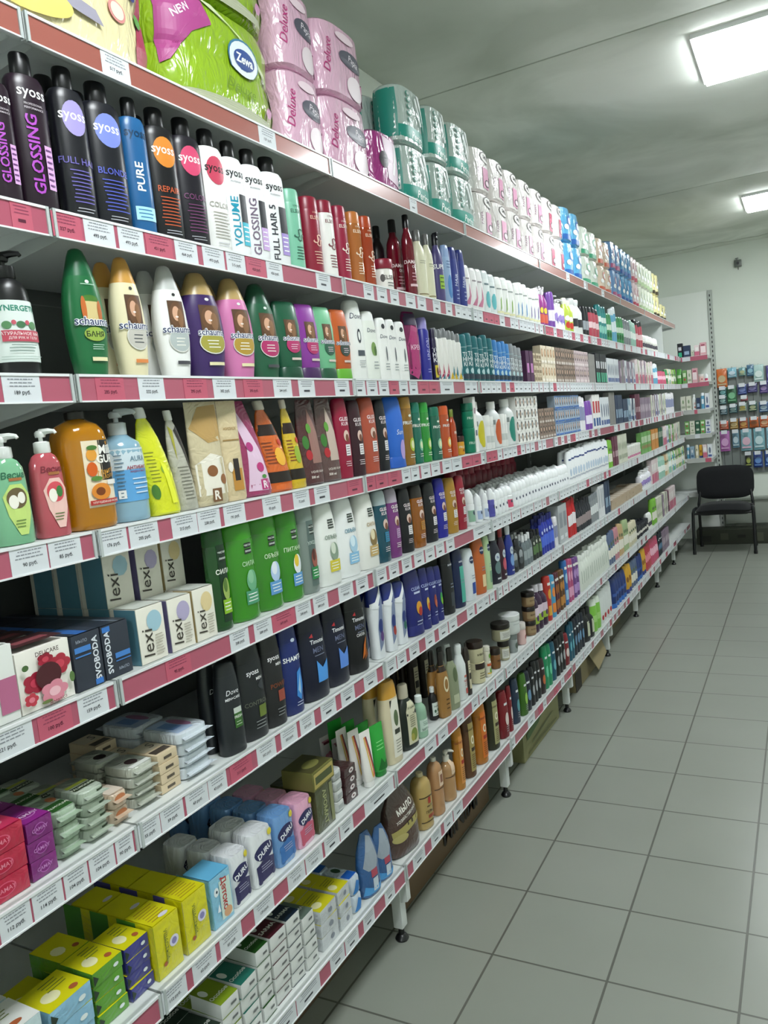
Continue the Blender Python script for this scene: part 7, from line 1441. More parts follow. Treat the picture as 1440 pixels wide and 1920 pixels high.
(7,'sh_lime',7.012,-0.031,0.062,0.037,0.216,0,1,2,''),
(7,'ivory_box',7.1,-0.032,0.051,0.04,0.2,0,1,2,''),
(7,'ivory_box',7.153,-0.032,0.051,0.04,0.2,0,1,2,''),
(7,'ivory_box',7.207,-0.032,0.051,0.04,0.2,0,1,2,''),
(7,'ivory_box',7.26,-0.032,0.051,0.04,0.2,0,1,2,''),
(7,'ivory_box',7.314,-0.032,0.051,0.04,0.2,0,1,2,''),
(7,'mauve_b',7.396,-0.032,0.046,0.04,0.194,0,1,2,''),
(7,'mauve_b',7.444,-0.032,0.046,0.04,0.189,0,1,2,''),
(7,'ivory_box',7.493,-0.032,0.046,0.04,0.203,0,1,2,''),
(7,'ivory_box',7.542,-0.032,0.046,0.04,0.205,0,1,2,''),
(7,'mauve_b',7.59,-0.032,0.046,0.04,0.193,0,1,2,''),
(7,'ivory_box',7.639,-0.032,0.046,0.04,0.198,0,1,2,''),
(7,'mauve_b',7.688,-0.032,0.046,0.04,0.19,0,1,2,''),
(7,'plum_box',7.737,-0.032,0.046,0.04,0.193,0,1,2,''),
(7,'pink_white',7.82,-0.032,0.047,0.04,0.2,0,1,2,''),
(7,'pink_white',7.869,-0.032,0.047,0.04,0.2,0,1,2,''),
(7,'pink_white',7.918,-0.032,0.047,0.04,0.2,0,1,2,''),
(7,'pink_white',7.968,-0.032,0.047,0.04,0.2,0,1,2,''),
(7,'pink_white',8.017,-0.032,0.047,0.04,0.2,0,1,2,''),
(7,'pink_white',8.066,-0.032,0.047,0.04,0.2,0,1,2,''),
(7,'pink_white',8.116,-0.032,0.047,0.04,0.2,0,1,2,''),
(7,'pink_white',8.165,-0.032,0.047,0.04,0.2,0,1,2,''),
(8,'pal_ink',3.335,-0.033,0.07,0.042,0.184,0,1,1,''),
(8,'pal_black',3.404,-0.026,0.046,0.028,0.182,0,1,1,''),
(8,'pal_black',3.452,-0.026,0.046,0.028,0.195,0,1,1,''),
(8,'pal_black',3.501,-0.026,0.046,0.028,0.184,0,1,1,''),
(8,'pal_brown',3.565,-0.03,0.06,0.036,0.173,0,1,1,''),
(8,'pal_em',3.634,-0.028,0.054,0.032,0.215,0,1,1,''),
(8,'pal_em',3.69,-0.028,0.054,0.032,0.209,0,1,1,''),
(8,'pal_petrol',3.763,-0.032,0.066,0.04,0.198,0,1,1,''),
(8,'pal_black',3.833,-0.027,0.049,0.03,0.193,0,1,1,''),
(8,'pal_black',3.885,-0.027,0.049,0.03,0.197,0,1,1,''),
(8,'pal_black',3.937,-0.027,0.049,0.03,0.201,0,1,1,''),
(8,'pal_red',4.011,-0.034,0.074,0.044,0.171,0,1,1,''),
(8,'pal_petrol',4.084,-0.025,0.043,0.026,0.199,0,1,1,''),
(8,'pal_petrol',4.129,-0.025,0.043,0.026,0.205,0,1,1,''),
(8,'pal_ink',4.189,-0.027,0.049,0.029,0.206,0,1,1,''),
(8,'pal_ink',4.241,-0.027,0.049,0.029,0.206,0,1,1,''),
(8,'pal_ink',4.292,-0.027,0.049,0.029,0.208,0,1,1,''),
(8,'pal_ink',4.344,-0.027,0.049,0.029,0.201,0,1,1,''),
(8,'blk_label',4.445,-0.036,0.097,0.048,0.195,0,1,1,''),
(8,'blk_label',4.544,-0.036,0.097,0.048,0.181,0,1,1,''),
(8,'lime_pump',4.664,-0.037,0.084,0.05,0.2,0,1,1,''),
(8,'lime_pump',4.75,-0.037,0.084,0.05,0.2,0,1,1,''),
(8,'wh_cherry',4.846,-0.034,0.072,0.043,0.21,0,1,1,''),
(8,'wh_cherry',4.92,-0.034,0.072,0.043,0.21,0,1,1,''),
(8,'wh_cherry',4.994,-0.034,0.072,0.043,0.213,0,1,1,''),
(8,'wh_cherry',5.069,-0.034,0.072,0.043,0.224,0,1,1,''),
(8,'big_blue',5.247,-0.043,0.078,0.062,0.197,0,1,1,''),
(8,'big_blue',5.327,-0.043,0.078,0.062,0.198,0,1,1,''),
(8,'big_blue',5.407,-0.043,0.078,0.062,0.202,0,1,1,''),
(8,'big_blue',5.487,-0.043,0.078,0.062,0.195,0,1,1,''),
(8,'big_blue',5.567,-0.043,0.078,0.062,0.193,0,1,1,''),
(8,'yel_tube',5.667,-0.035,0.078,0.047,0.2,0,1,1,''),
(8,'yel_tube',5.747,-0.035,0.078,0.047,0.2,0,1,1,''),
(8,'sh_steel',5.843,-0.033,0.069,0.041,0.195,0,1,1,''),
(8,'sh_steel',5.914,-0.033,0.069,0.041,0.195,0,1,1,''),
(8,'sh_steel',5.985,-0.033,0.069,0.041,0.195,0,1,1,''),
(8,'big_blue',6.069,-0.032,0.049,0.039,0.195,0,1,2,''),
(8,'big_blue',6.12,-0.032,0.049,0.039,0.18,0,1,2,''),
(8,'big_blue',6.171,-0.032,0.049,0.039,0.18,0,1,2,''),
(8,'big_blue',6.223,-0.032,0.049,0.039,0.187,0,1,2,''),
(8,'yel_tube',6.302,-0.029,0.058,0.035,0.198,0,1,2,''),
(8,'yel_tube',6.362,-0.029,0.058,0.035,0.198,0,1,2,''),
(8,'red_bag',6.446,-0.028,0.055,0.033,0.198,0,1,2,''),
(8,'red_bag',6.503,-0.028,0.055,0.033,0.196,0,1,2,''),
(8,'red_bag',6.56,-0.028,0.055,0.033,0.203,0,1,2,''),
(8,'red_bag',6.617,-0.028,0.055,0.033,0.202,0,1,2,''),
(8,'pink_bag',6.7,-0.028,0.053,0.032,0.215,0,1,2,''),
(8,'pink_bag',6.755,-0.028,0.053,0.032,0.203,0,1,2,''),
(8,'pink_bag',6.81,-0.028,0.053,0.032,0.203,0,1,2,''),
(8,'pink_bag',6.866,-0.028,0.053,0.032,0.2,0,1,2,''),
(8,'pink_bag',6.921,-0.028,0.053,0.032,0.205,0,1,2,''),
(8,'pink_bag',6.976,-0.028,0.053,0.032,0.2,0,1,2,''),
(8,'pal_ink',7.05,-0.022,0.033,0.02,0.2,0,1,2,''),
(8,'pal_ink',7.086,-0.022,0.033,0.02,0.212,0,1,2,''),
(8,'pal_ink',7.122,-0.022,0.033,0.02,0.207,0,1,2,''),
(8,'pal_ink',7.157,-0.022,0.033,0.02,0.199,0,1,2,''),
(8,'pal_ink',7.193,-0.022,0.033,0.02,0.204,0,1,2,''),
(8,'mauve_b',7.266,-0.032,0.046,0.04,0.18,0,1,2,''),
(8,'mauve_b',7.314,-0.032,0.046,0.04,0.18,0,1,2,''),
(8,'mauve_b',7.362,-0.032,0.046,0.04,0.18,0,1,2,''),
(8,'mauve_b',7.41,-0.032,0.046,0.04,0.18,0,1,2,''),
(8,'mauve_b',7.458,-0.032,0.046,0.04,0.18,0,1,2,''),
(8,'mauve_b',7.506,-0.032,0.046,0.04,0.18,0,1,2,''),
(8,'mauve_b',7.554,-0.032,0.046,0.04,0.18,0,1,2,''),
(8,'mauve_b',7.603,-0.032,0.046,0.04,0.18,0,1,2,''),
(1,'smile',3.34,-0.077,0.197,0.13,0.185,0,2,1,''),
(1,'smile',3.54,-0.077,0.197,0.13,0.185,0,2,1,''),
(1,'smile',3.74,-0.077,0.197,0.13,0.185,0,2,1,''),
(1,'smile',3.94,-0.077,0.197,0.13,0.185,0,2,1,''),
(1,'smile',4.139,-0.077,0.197,0.13,0.185,0,2,1,''),
(1,'smile_red',4.345,-0.077,0.188,0.13,0.185,0,2,1,''),
(1,'smile_red',4.535,-0.077,0.188,0.13,0.185,0,2,1,''),
(1,'tp_blue',4.74,-0.112,0.194,0.2,0.2,0,2,1,''),
(1,'tp_blue',4.937,-0.112,0.194,0.2,0.2,0,2,1,''),
(1,'tp_clear',5.156,-0.087,0.212,0.15,0.18,0,2,1,''),
(1,'tp_clear',5.37,-0.087,0.212,0.15,0.18,0,2,1,''),
(1,'tp_peach',5.591,-0.087,0.193,0.15,0.18,0,2,1,''),
(1,'tp_peach',5.787,-0.087,0.193,0.15,0.18,0,2,1,''),
(1,'tp_swirl',5.984,-0.087,0.16,0.15,0.2,0,2,1,''),
(1,'tp_swirl',6.147,-0.087,0.16,0.15,0.2,0,2,2,''),
(1,'tp_aqua',6.317,-0.087,0.133,0.15,0.2,0,2,2,''),
(1,'tp_aqua',6.453,-0.087,0.133,0.15,0.2,0,2,2,''),
(1,'tp_aqua',6.589,-0.087,0.133,0.15,0.2,0,2,2,''),
(1,'tp_rose',6.745,-0.087,0.128,0.15,0.2,0,2,2,''),
(1,'tp_rose',6.875,-0.087,0.128,0.15,0.2,0,2,2,''),
(1,'tp_white',7.036,-0.087,0.138,0.15,0.2,0,2,2,''),
(1,'tp_white',7.176,-0.087,0.138,0.15,0.2,0,2,2,''),
(1,'tp_white',7.317,-0.087,0.138,0.15,0.2,0,2,2,''),
(1,'tp_white',7.458,-0.087,0.138,0.15,0.2,0,2,2,''),
(1,'tp_white',7.599,-0.087,0.138,0.15,0.2,0,2,2,''),
(1,'tp_yellow',7.776,-0.087,0.152,0.15,0.2,0,2,2,''),
(1,'tp_yellow',7.931,-0.087,0.152,0.15,0.2,0,2,2,''),
(1,'tp_yellow',8.133,-0.087,0.183,0.15,0.15,0,1,2,''),
(1,'tp_yellow',8.319,-0.087,0.183,0.15,0.15,0,1,2,'')]
TAGS = [   # shelf, y, width, white or pink, price
(1, 1.174, 0.072, 'w','517 руб.'),
(1, 1.667, 0.071, 'w','129 руб.'),
(1, 2.509, 0.059, 'w',''),
(1, 4.521, 0.069, 'w',''),
(1, 4.926, 0.054, 'w',''),
(1, 5.403, 0.08, 'w',''),
(2, 0.923, 0.041, 'p',''),
(2, 1.004, 0.065, 'p','327 руб.'),
(2, 1.075, 0.073, 'w','493 руб.'),
(2, 1.157, 0.067, 'w','493 руб.'),
(2, 1.229, 0.076, 'p','451 руб.'),
(2, 1.313, 0.07, 'w','464 руб.'),
(2, 1.4, 0.073, 'w','493 руб.'),
(2, 1.481, 0.069, 'w','515 руб.'),
(2, 1.554, 0.076, 'p','420 руб.'),
(2, 1.634, 0.068, 'w','436 руб.'),
(2, 1.859, 0.074, 'w',''),
(2, 2.121, 0.063, 'w',''),
(2, 2.205, 0.068, 'w',''),
(2, 2.295, 0.06, 'w',''),
(2, 2.406, 0.074, 'w',''),
(2, 2.497, 0.069, 'w',''),
(2, 2.625, 0.066, 'w',''),
(2, 2.739, 0.06, 'w',''),
(2, 2.83, 0.058, 'w',''),
(3, 0.858, 0.073, 'w','189 руб.'),
(3, 1.051, 0.069, 'p','285 руб.'),
(3, 1.157, 0.071, 'w','332 руб.'),
(3, 1.286, 0.073, 'p','295 руб.'),
(3, 1.38, 0.078, 'w','382 руб.'),
(3, 1.488, 0.074, 'p','295 руб.'),
(3, 1.606, 0.078, 'w','264 руб.'),
(3, 1.716, 0.076, 'w',''),
(3, 1.895, 0.079, 'w',''),
(3, 2.002, 0.067, 'w',''),
(3, 2.078, 0.067, 'w',''),
(3, 2.156, 0.064, 'w',''),
(3, 2.227, 0.06, 'p',''),
(3, 2.294, 0.063, 'w',''),
(3, 2.369, 0.062, 'w',''),
(3, 2.443, 0.074, 'p',''),
(3, 2.526, 0.078, 'p',''),
(3, 2.622, 0.123, 'w',''),
(3, 2.856, 0.067, 'w',''),
(4, 0.824, 0.072, 'w','90 руб.'),
(4, 0.899, 0.068, 'w','85 руб.'),
(4, 1.007, 0.069, 'w','176 руб.'),
(4, 1.082, 0.077, 'w','205 руб.'),
(4, 1.197, 0.077, 'w','215 руб.'),
(4, 1.276, 0.073, 'w','238 руб.'),
(4, 1.362, 0.076, 'w','191 руб.'),
(4, 1.506, 0.074, 'w','93 руб.'),
(4, 1.634, 0.074, 'w','72 руб.'),
(4, 1.733, 0.075, 'w',''),
(4, 1.905, 0.08, 'p',''),
(4, 2.011, 0.056, 'p',''),
(4, 2.074, 0.069, 'p',''),
(4, 2.154, 0.081, 'p',''),
(4, 2.25, 0.063, 'w',''),
(4, 2.317, 0.062, 'w',''),
(4, 2.395, 0.074, 'w',''),
(4, 2.478, 0.073, 'w',''),
(4, 2.575, 0.083, 'w',''),
(4, 2.662, 0.093, 'w',''),
(4, 2.766, 0.093, 'p',''),
(4, 2.865, 0.093, 'p',''),
(5, 0.72, 0.098, 'w','221 руб.'),
(5, 0.828, 0.069, 'p','100 руб.'),
(5, 0.911, 0.067, 'w','159 руб.'),
(5, 1.129, 0.072, 'p','95 руб.'),
(5, 1.33, 0.067, 'w','208 руб.'),
(5, 1.418, 0.069, 'w','208 руб.'),
(5, 1.489, 0.093, 'p','169 руб.'),
(5, 1.589, 0.069, 'w','208 руб.'),
(5, 1.67, 0.071, 'w','208 руб.'),
(5, 1.797, 0.079, 'w','243 руб.'),
(5, 1.894, 0.069, 'w',''),
(5, 2.015, 0.065, 'w',''),
(5, 2.098, 0.066, 'w',''),
(5, 2.187, 0.07, 'w',''),
(5, 2.277, 0.075, 'w',''),
(5, 2.364, 0.075, 'w',''),
(5, 2.452, 0.07, 'w',''),
(5, 2.541, 0.074, 'w',''),
(5, 2.806, 0.153, 'w',''),
(6, 0.708, 0.057, 'w','112 руб.'),
(6, 0.769, 0.059, 'w','114 руб.'),
(6, 0.832, 0.05, 'w','104 руб.'),
(6, 0.886, 0.057, 'w','104 руб.'),
(6, 0.947, 0.042, 'w','90 руб.'),
(6, 1.003, 0.057, 'w','55 руб.'),
(6, 1.062, 0.064, 'w','59 руб.'),
(6, 1.134, 0.067, 'w','43 руб.'),
(6, 1.203, 0.06, 'w','43 руб.'),
(6, 1.276, 0.077, 'p','311 руб.'),
(6, 1.373, 0.073, 'w','502 руб.'),
(6, 1.468, 0.069, 'w','502 руб.'),
(6, 1.551, 0.066, 'w','229 руб.'),
(6, 1.648, 0.075, 'w',''),
(6, 1.751, 0.073, 'w',''),
(6, 1.879, 0.078, 'w',''),
(6, 2.015, 0.068, 'w',''),
(6, 2.09, 0.064, 'w',''),
(6, 2.177, 0.072, 'w',''),
(6, 2.299, 0.074, 'w',''),
(6, 2.409, 0.079, 'w',''),
(6, 2.498, 0.074, 'w',''),
(6, 2.67, 0.077, 'w',''),
(6, 2.77, 0.075, 'w',''),
(7, 1.003, 0.068, 'w','112 руб.'),
(7, 1.09, 0.072, 'w','62 руб.'),
(7, 1.176, 0.073, 'w','85 руб.'),
(7, 1.295, 0.074, 'w','139 руб.'),
(7, 1.428, 0.074, 'w','139 руб.'),
(7, 1.507, 0.077, 'w','139 руб.'),
(7, 1.595, 0.073, 'w',''),
(7, 1.673, 0.069, 'w',''),
(7, 1.808, 0.179, 'w',''),
(7, 2.215, 0.09, 'w',''),
(7, 2.323, 0.083, 'w',''),
(7, 2.489, 0.066, 'w',''),
(7, 2.634, 0.067, 'w',''),
(7, 2.712, 0.076, 'w',''),
(7, 2.8, 0.086, 'w',''),
(7, 2.898, 0.097, 'w',''),
(8, 1.313, 0.088, 'w',''),
(8, 1.405, 0.104, 'w',''),
(8, 1.56, 0.071, 'w',''),
(8, 1.637, 0.07, 'w',''),
(8, 1.736, 0.063, 'w',''),
(8, 1.865, 0.062, 'w',''),
(8, 2.056, 0.088, 'w',''),
(8, 2.195, 0.079, 'w',''),
(8, 2.301, 0.075, 'w',''),
(8, 2.385, 0.084, 'w',''),
(8, 2.99, 0.07, 'w',''),
(8, 3.238, 0.104, 'w',''),
(2, 2.889, 0.059, 'w',''),
(2, 2.949, 0.058, 'w',''),
(2, 3.01, 0.052, 'w',''),
(2, 3.065, 0.057, 'w',''),
(2, 3.134, 0.059, 'p',''),
(2, 3.194, 0.061, 'p',''),
(2, 3.258, 0.058, 'p',''),
(2, 3.328, 0.065, 'w',''),
(2, 3.469, 0.058, 'w',''),
(2, 3.53, 0.055, 'w',''),
(2, 3.597, 0.055, 'w',''),
(2, 3.653, 0.058, 'w',''),
(2, 3.714, 0.064, 'w',''),
(2, 3.78, 0.055, 'w',''),
(2, 3.847, 0.056, 'w',''),
(2, 3.915, 0.062, 'w',''),
(2, 4.024, 0.066, 'p',''),
(2, 4.093, 0.065, 'p',''),
(2, 4.17, 0.057, 'w',''),
(2, 4.229, 0.055, 'p',''),
(2, 4.355, 0.059, 'w',''),
(2, 4.416, 0.055, 'w',''),
(2, 4.483, 0.058, 'w',''),
(2, 4.552, 0.055, 'p',''),
(2, 4.62, 0.054, 'w',''),
(2, 4.676, 0.056, 'w',''),
(2, 4.745, 0.062, 'p',''),
(2, 4.81, 0.064, 'w',''),
(2, 4.875, 0.055, 'w',''),
(2, 4.942, 0.058, 'p',''),
(2, 5.035, 0.057, 'w',''),
(2, 5.104, 0.064, 'w',''),
(2, 5.17, 0.055, 'p',''),
(2, 5.227, 0.062, 'p',''),
(2, 5.289, 0.056, 'w',''),
(2, 5.349, 0.062, 'w',''),
(2, 5.422, 0.055, 'w',''),
(2, 5.49, 0.06, 'w',''),
(2, 5.552, 0.057, 'w',''),
(2, 5.612, 0.059, 'w',''),
(2, 5.674, 0.062, 'w',''),
(2, 5.796, 0.059, 'w',''),
(2, 5.857, 0.064, 'w',''),
(2, 5.925, 0.059, 'w',''),
(2, 6.085, 0.057, 'w',''),
(2, 6.154, 0.055, 'w',''),
(2, 6.221, 0.06, 'w',''),
(2, 6.344, 0.064, 'w',''),
(2, 6.409, 0.058, 'w',''),
(2, 6.47, 0.059, 'w',''),
(2, 6.54, 0.055, 'w',''),
(2, 6.598, 0.06, 'w',''),
(2, 6.659, 0.06, 'w',''),
(2, 6.73, 0.06, 'p',''),
(2, 6.793, 0.062, 'w',''),
(2, 6.856, 0.053, 'w',''),
(2, 6.922, 0.059, 'p',''),
(2, 7.019, 0.062, 'w',''),
(2, 7.081, 0.065, 'w',''),
(2, 7.15, 0.057, 'w',''),
(2, 7.219, 0.065, 'w',''),
(2, 7.287, 0.063, 'w',''),
(2, 7.351, 0.064, 'p',''),
(2, 7.418, 0.057, 'w',''),
(2, 7.476, 0.054, 'w',''),
(2, 7.542, 0.054, 'w',''),
(2, 7.599, 0.059, 'w',''),
(2, 7.661, 0.056, 'w',''),
(2, 7.72, 0.054, 'w',''),
(2, 7.775, 0.055, 'w',''),
(2, 7.831, 0.064, 'w',''),
(2, 7.896, 0.061, 'w',''),
(2, 7.96, 0.055, 'w',''),
(2, 8.027, 0.053, 'w',''),
(2, 8.081, 0.06, 'w',''),
(2, 8.141, 0.056, 'p',''),
(2, 8.209, 0.054, 'p',''),
(2, 8.275, 0.057, 'w',''),
(2, 8.344, 0.058, 'w',''),
(2, 8.403, 0.056, 'w',''),
(2, 8.46, 0.057, 'w',''),
(2, 8.52, 0.053, 'w',''),
(2, 8.586, 0.058, 'w',''),
(2, 8.645, 0.058, 'p',''),
(2, 8.704, 0.055, 'p',''),
(2, 8.762, 0.066, 'w',''),
(2, 8.829, 0.056, 'p',''),
(2, 8.888, 0.055, 'w',''),
(3, 2.923, 0.063, 'w',''),
(3, 3.033, 0.055, 'w',''),
(3, 3.089, 0.054, 'w',''),
(3, 3.146, 0.065, 'w',''),
(3, 3.214, 0.059, 'w',''),
(3, 3.332, 0.054, 'w',''),
(3, 3.386, 0.062, 'p',''),
(3, 3.45, 0.059, 'w',''),
(3, 3.511, 0.065, 'w',''),
(3, 3.579, 0.063, 'w',''),
(3, 3.643, 0.056, 'w',''),
(3, 3.712, 0.053, 'w',''),
(3, 3.765, 0.054, 'w',''),
(3, 3.832, 0.059, 'w',''),
(3, 3.903, 0.056, 'w',''),
(3, 3.962, 0.053, 'w',''),
(3, 4.018, 0.061, 'w',''),
(3, 4.082, 0.059, 'p',''),
(3, 4.144, 0.059, 'w',''),
(3, 4.214, 0.056, 'w',''),
(3, 4.282, 0.059, 'w',''),
(3, 4.353, 0.057, 'w',''),
(3, 4.421, 0.053, 'w',''),
(3, 4.477, 0.053, 'w',''),
(3, 4.533, 0.058, 'w',''),
(3, 4.595, 0.058, 'w',''),
(3, 4.656, 0.057, 'w',''),
(3, 4.714, 0.054, 'w',''),
(3, 4.769, 0.061, 'w',''),
(3, 4.833, 0.059, 'w',''),
(3, 4.894, 0.061, 'w',''),
(3, 4.967, 0.062, 'w',''),
(3, 5.041, 0.063, 'w',''),
(3, 5.105, 0.058, 'w',''),
(3, 5.164, 0.06, 'w',''),
(3, 5.225, 0.065, 'w',''),
(3, 5.291, 0.062, 'w',''),
(3, 5.364, 0.058, 'w',''),
(3, 5.423, 0.06, 'w',''),
(3, 5.485, 0.066, 'w',''),
(3, 5.553, 0.055, 'w',''),
(3, 5.61, 0.062, 'w',''),
(3, 5.673, 0.064, 'w',''),
(3, 5.738, 0.059, 'w',''),
(3, 5.798, 0.063, 'w',''),
(3, 5.863, 0.057, 'w',''),
(3, 5.921, 0.065, 'w',''),
(3, 6.022, 0.058, 'w',''),
(3, 6.083, 0.056, 'w',''),
(3, 6.14, 0.058, 'w',''),
(3, 6.199, 0.053, 'w',''),
(3, 6.256, 0.063, 'w',''),
(3, 6.331, 0.054, 'p',''),
(3, 6.388, 0.057, 'w',''),
(3, 6.446, 0.063, 'w',''),
(3, 6.511, 0.06, 'w',''),
(3, 6.583, 0.058, 'w',''),
(3, 6.642, 0.063, 'w',''),
(3, 6.708, 0.057, 'w',''),
(3, 6.769, 0.059, 'w',''),
(3, 6.839, 0.057, 'w',''),
(3, 6.897, 0.059, 'w',''),
(3, 6.968, 0.054, 'w',''),
(3, 7.024, 0.056, 'p',''),
(3, 7.082, 0.064, 'w',''),
(3, 7.146, 0.066, 'w',''),
(3, 7.224, 0.058, 'w',''),
(3, 7.285, 0.061, 'w',''),
(3, 7.348, 0.054, 'w',''),
(3, 7.402, 0.064, 'w',''),
(3, 7.467, 0.063, 'w',''),
(3, 7.531, 0.059, 'w',''),
(3, 7.661, 0.056, 'w',''),
(3, 7.718, 0.062, 'p',''),
(3, 7.792, 0.058, 'w',''),
(3, 7.862, 0.059, 'w',''),
(3, 7.933, 0.065, 'w',''),
(3, 8.034, 0.055, 'w',''),
(3, 8.092, 0.063, 'w',''),
(3, 8.168, 0.056, 'w',''),
(3, 8.225, 0.056, 'w',''),
(3, 8.293, 0.056, 'w',''),
(3, 8.361, 0.058, 'w',''),
(3, 8.422, 0.052, 'w',''),
(3, 8.475, 0.061, 'w',''),
(3, 8.549, 0.056, 'w',''),
(3, 8.616, 0.059, 'w',''),
(3, 8.678, 0.053, 'w',''),
(3, 8.734, 0.058, 'w',''),
(3, 8.804, 0.054, 'w',''),
(3, 8.859, 0.066, 'w',''),
(4, 2.957, 0.058, 'w',''),
(4, 3.028, 0.055, 'p',''),
(4, 3.085, 0.058, 'p',''),
(4, 3.155, 0.056, 'w',''),
(4, 3.224, 0.06, 'w',''),
(4, 3.287, 0.057, 'w',''),
(4, 3.347, 0.064, 'w',''),
(4, 3.412, 0.053, 'p',''),
(4, 3.467, 0.06, 'w',''),
(4, 3.54, 0.06, 'w',''),
(4, 3.611, 0.066, 'w',''),
(4, 3.735, 0.057, 'w',''),
(4, 3.804, 0.062, 'w',''),
(4, 4.027, 0.056, 'w',''),
(4, 4.15, 0.058, 'w',''),
(4, 4.273, 0.064, 'w',''),
(4, 4.394, 0.057, 'p',''),
(4, 4.452, 0.062, 'w',''),
(4, 4.526, 0.065, 'w',''),
(4, 4.594, 0.061, 'w',''),
(4, 4.656, 0.055, 'w',''),
(4, 4.712, 0.06, 'w',''),
(4, 4.845, 0.064, 'w',''),
(4, 5.013, 0.057, 'w',''),
(4, 5.371, 0.054, 'p',''),
(4, 5.493, 0.056, 'w',''),
(4, 5.551, 0.061, 'w',''),
(4, 5.68, 0.056, 'w',''),
(4, 5.737, 0.066, 'w',''),
(4, 5.803, 0.061, 'w',''),
(4, 6.025, 0.056, 'w',''),
(4, 6.138, 0.063, 'w',''),
(4, 6.205, 0.056, 'w',''),
(4, 6.388, 0.052, 'w',''),
(4, 6.441, 0.06, 'p',''),
(4, 6.618, 0.058, 'w',''),
(4, 6.676, 0.062, 'w',''),
(4, 6.8, 0.06, 'w',''),
(4, 6.922, 0.057, 'w',''),
(4, 7.025, 0.052, 'w',''),
(4, 7.078, 0.055, 'w',''),
(4, 7.134, 0.058, 'p',''),
(4, 7.193, 0.063, 'w',''),
(4, 7.259, 0.063, 'p',''),
(4, 7.323, 0.06, 'w',''),
(4, 7.384, 0.055, 'w',''),
(4, 7.439, 0.064, 'w',''),
(4, 7.505, 0.055, 'w',''),
(4, 7.686, 0.057, 'w',''),
(4, 7.755, 0.061, 'w',''),
(4, 7.88, 0.064, 'w',''),
(4, 8.011, 0.065, 'w',''),
(4, 8.088, 0.058, 'w',''),
(4, 8.159, 0.061, 'w',''),
(4, 8.296, 0.056, 'w',''),
(4, 8.355, 0.052, 'w',''),
(4, 8.87, 0.06, 'w',''),
(5, 2.959, 0.052, 'w',''),
(5, 3.014, 0.062, 'w',''),
(5, 3.077, 0.064, 'w',''),
(5, 3.144, 0.053, 'w',''),
(5, 3.199, 0.055, 'w',''),
(5, 3.266, 0.056, 'w',''),
(5, 3.325, 0.056, 'w',''),
(5, 3.393, 0.059, 'w',''),
(5, 3.453, 0.061, 'w',''),
(5, 3.517, 0.062, 'w',''),
(5, 3.59, 0.058, 'w',''),
(5, 3.651, 0.063, 'w',''),
(5, 3.726, 0.062, 'w',''),
(5, 3.843, 0.057, 'w',''),
(5, 3.903, 0.062, 'w',''),
(5, 3.969, 0.059, 'w',''),
(5, 4.04, 0.064, 'w',''),
(5, 4.105, 0.053, 'w',''),
(5, 4.161, 0.062, 'w',''),
(5, 4.226, 0.064, 'w',''),
(5, 4.29, 0.064, 'w',''),
(5, 4.355, 0.062, 'w',''),
(5, 4.429, 0.066, 'w',''),
(5, 4.496, 0.06, 'w',''),
(5, 4.559, 0.058, 'w',''),
(5, 4.62, 0.063, 'p',''),
(5, 4.686, 0.058, 'w',''),
(5, 4.757, 0.054, 'w',''),
(5, 4.814, 0.065, 'w',''),
(5, 4.891, 0.061, 'w',''),
(5, 4.964, 0.053, 'w',''),
(5, 5.019, 0.063, 'w',''),
(5, 5.083, 0.064, 'p',''),
(5, 5.148, 0.063, 'w',''),
(5, 5.223, 0.058, 'p',''),
(5, 5.284, 0.065, 'w',''),
(5, 5.352, 0.055, 'w',''),
(5, 5.408, 0.053, 'w',''),
(5, 5.463, 0.062, 'w',''),
(5, 5.525, 0.058, 'w',''),
(5, 5.586, 0.061, 'w',''),
(5, 5.65, 0.054, 'w',''),
(5, 5.717, 0.057, 'w',''),
(5, 5.776, 0.053, 'w',''),
(5, 5.83, 0.064, 'w',''),
(5, 5.907, 0.058, 'w',''),
(5, 5.966, 0.055, 'w',''),
(5, 6.033, 0.055, 'w',''),
(5, 6.089, 0.054, 'w',''),
(5, 6.156, 0.059, 'w',''),
(5, 6.273, 0.063, 'w',''),
(5, 6.337, 0.058, 'w',''),
(5, 6.397, 0.053, 'w',''),
(5, 6.453, 0.06, 'w',''),
(5, 6.525, 0.066, 'w',''),
(5, 6.603, 0.062, 'w',''),
(5, 6.668, 0.055, 'w',''),
(5, 6.735, 0.065, 'w',''),
(5, 6.801, 0.059, 'w',''),
(5, 6.861, 0.053, 'w',''),
(5, 6.914, 0.065, 'w',''),
(5, 7.015, 0.06, 'w',''),
(5, 7.079, 0.059, 'w',''),
(5, 7.139, 0.062, 'w',''),
(5, 7.213, 0.053, 'w',''),
(5, 7.278, 0.054, 'w',''),
(5, 7.333, 0.059, 'w',''),
(5, 7.395, 0.056, 'w',''),
(5, 7.452, 0.065, 'w',''),
(5, 7.528, 0.065, 'w',''),
(5, 7.606, 0.058, 'w',''),
(5, 7.676, 0.066, 'p',''),
(5, 7.753, 0.06, 'w',''),
(5, 7.814, 0.065, 'w',''),
(5, 7.88, 0.054, 'w',''),
(5, 7.935, 0.058, 'w',''),
(5, 8.005, 0.063, 'w',''),
(5, 8.08, 0.061, 'p',''),
(5, 8.153, 0.055, 'w',''),
(5, 8.211, 0.06, 'w',''),
(5, 8.273, 0.062, 'w',''),
(5, 8.336, 0.065, 'w',''),
(5, 8.402, 0.056, 'w',''),
(5, 8.47, 0.053, 'w',''),
(5, 8.535, 0.053, 'w',''),
(5, 8.592, 0.053, 'w',''),
(5, 8.648, 0.056, 'w',''),
(5, 8.707, 0.054, 'w',''),
(5, 8.764, 0.053, 'w',''),
(5, 8.829, 0.058, 'w',''),
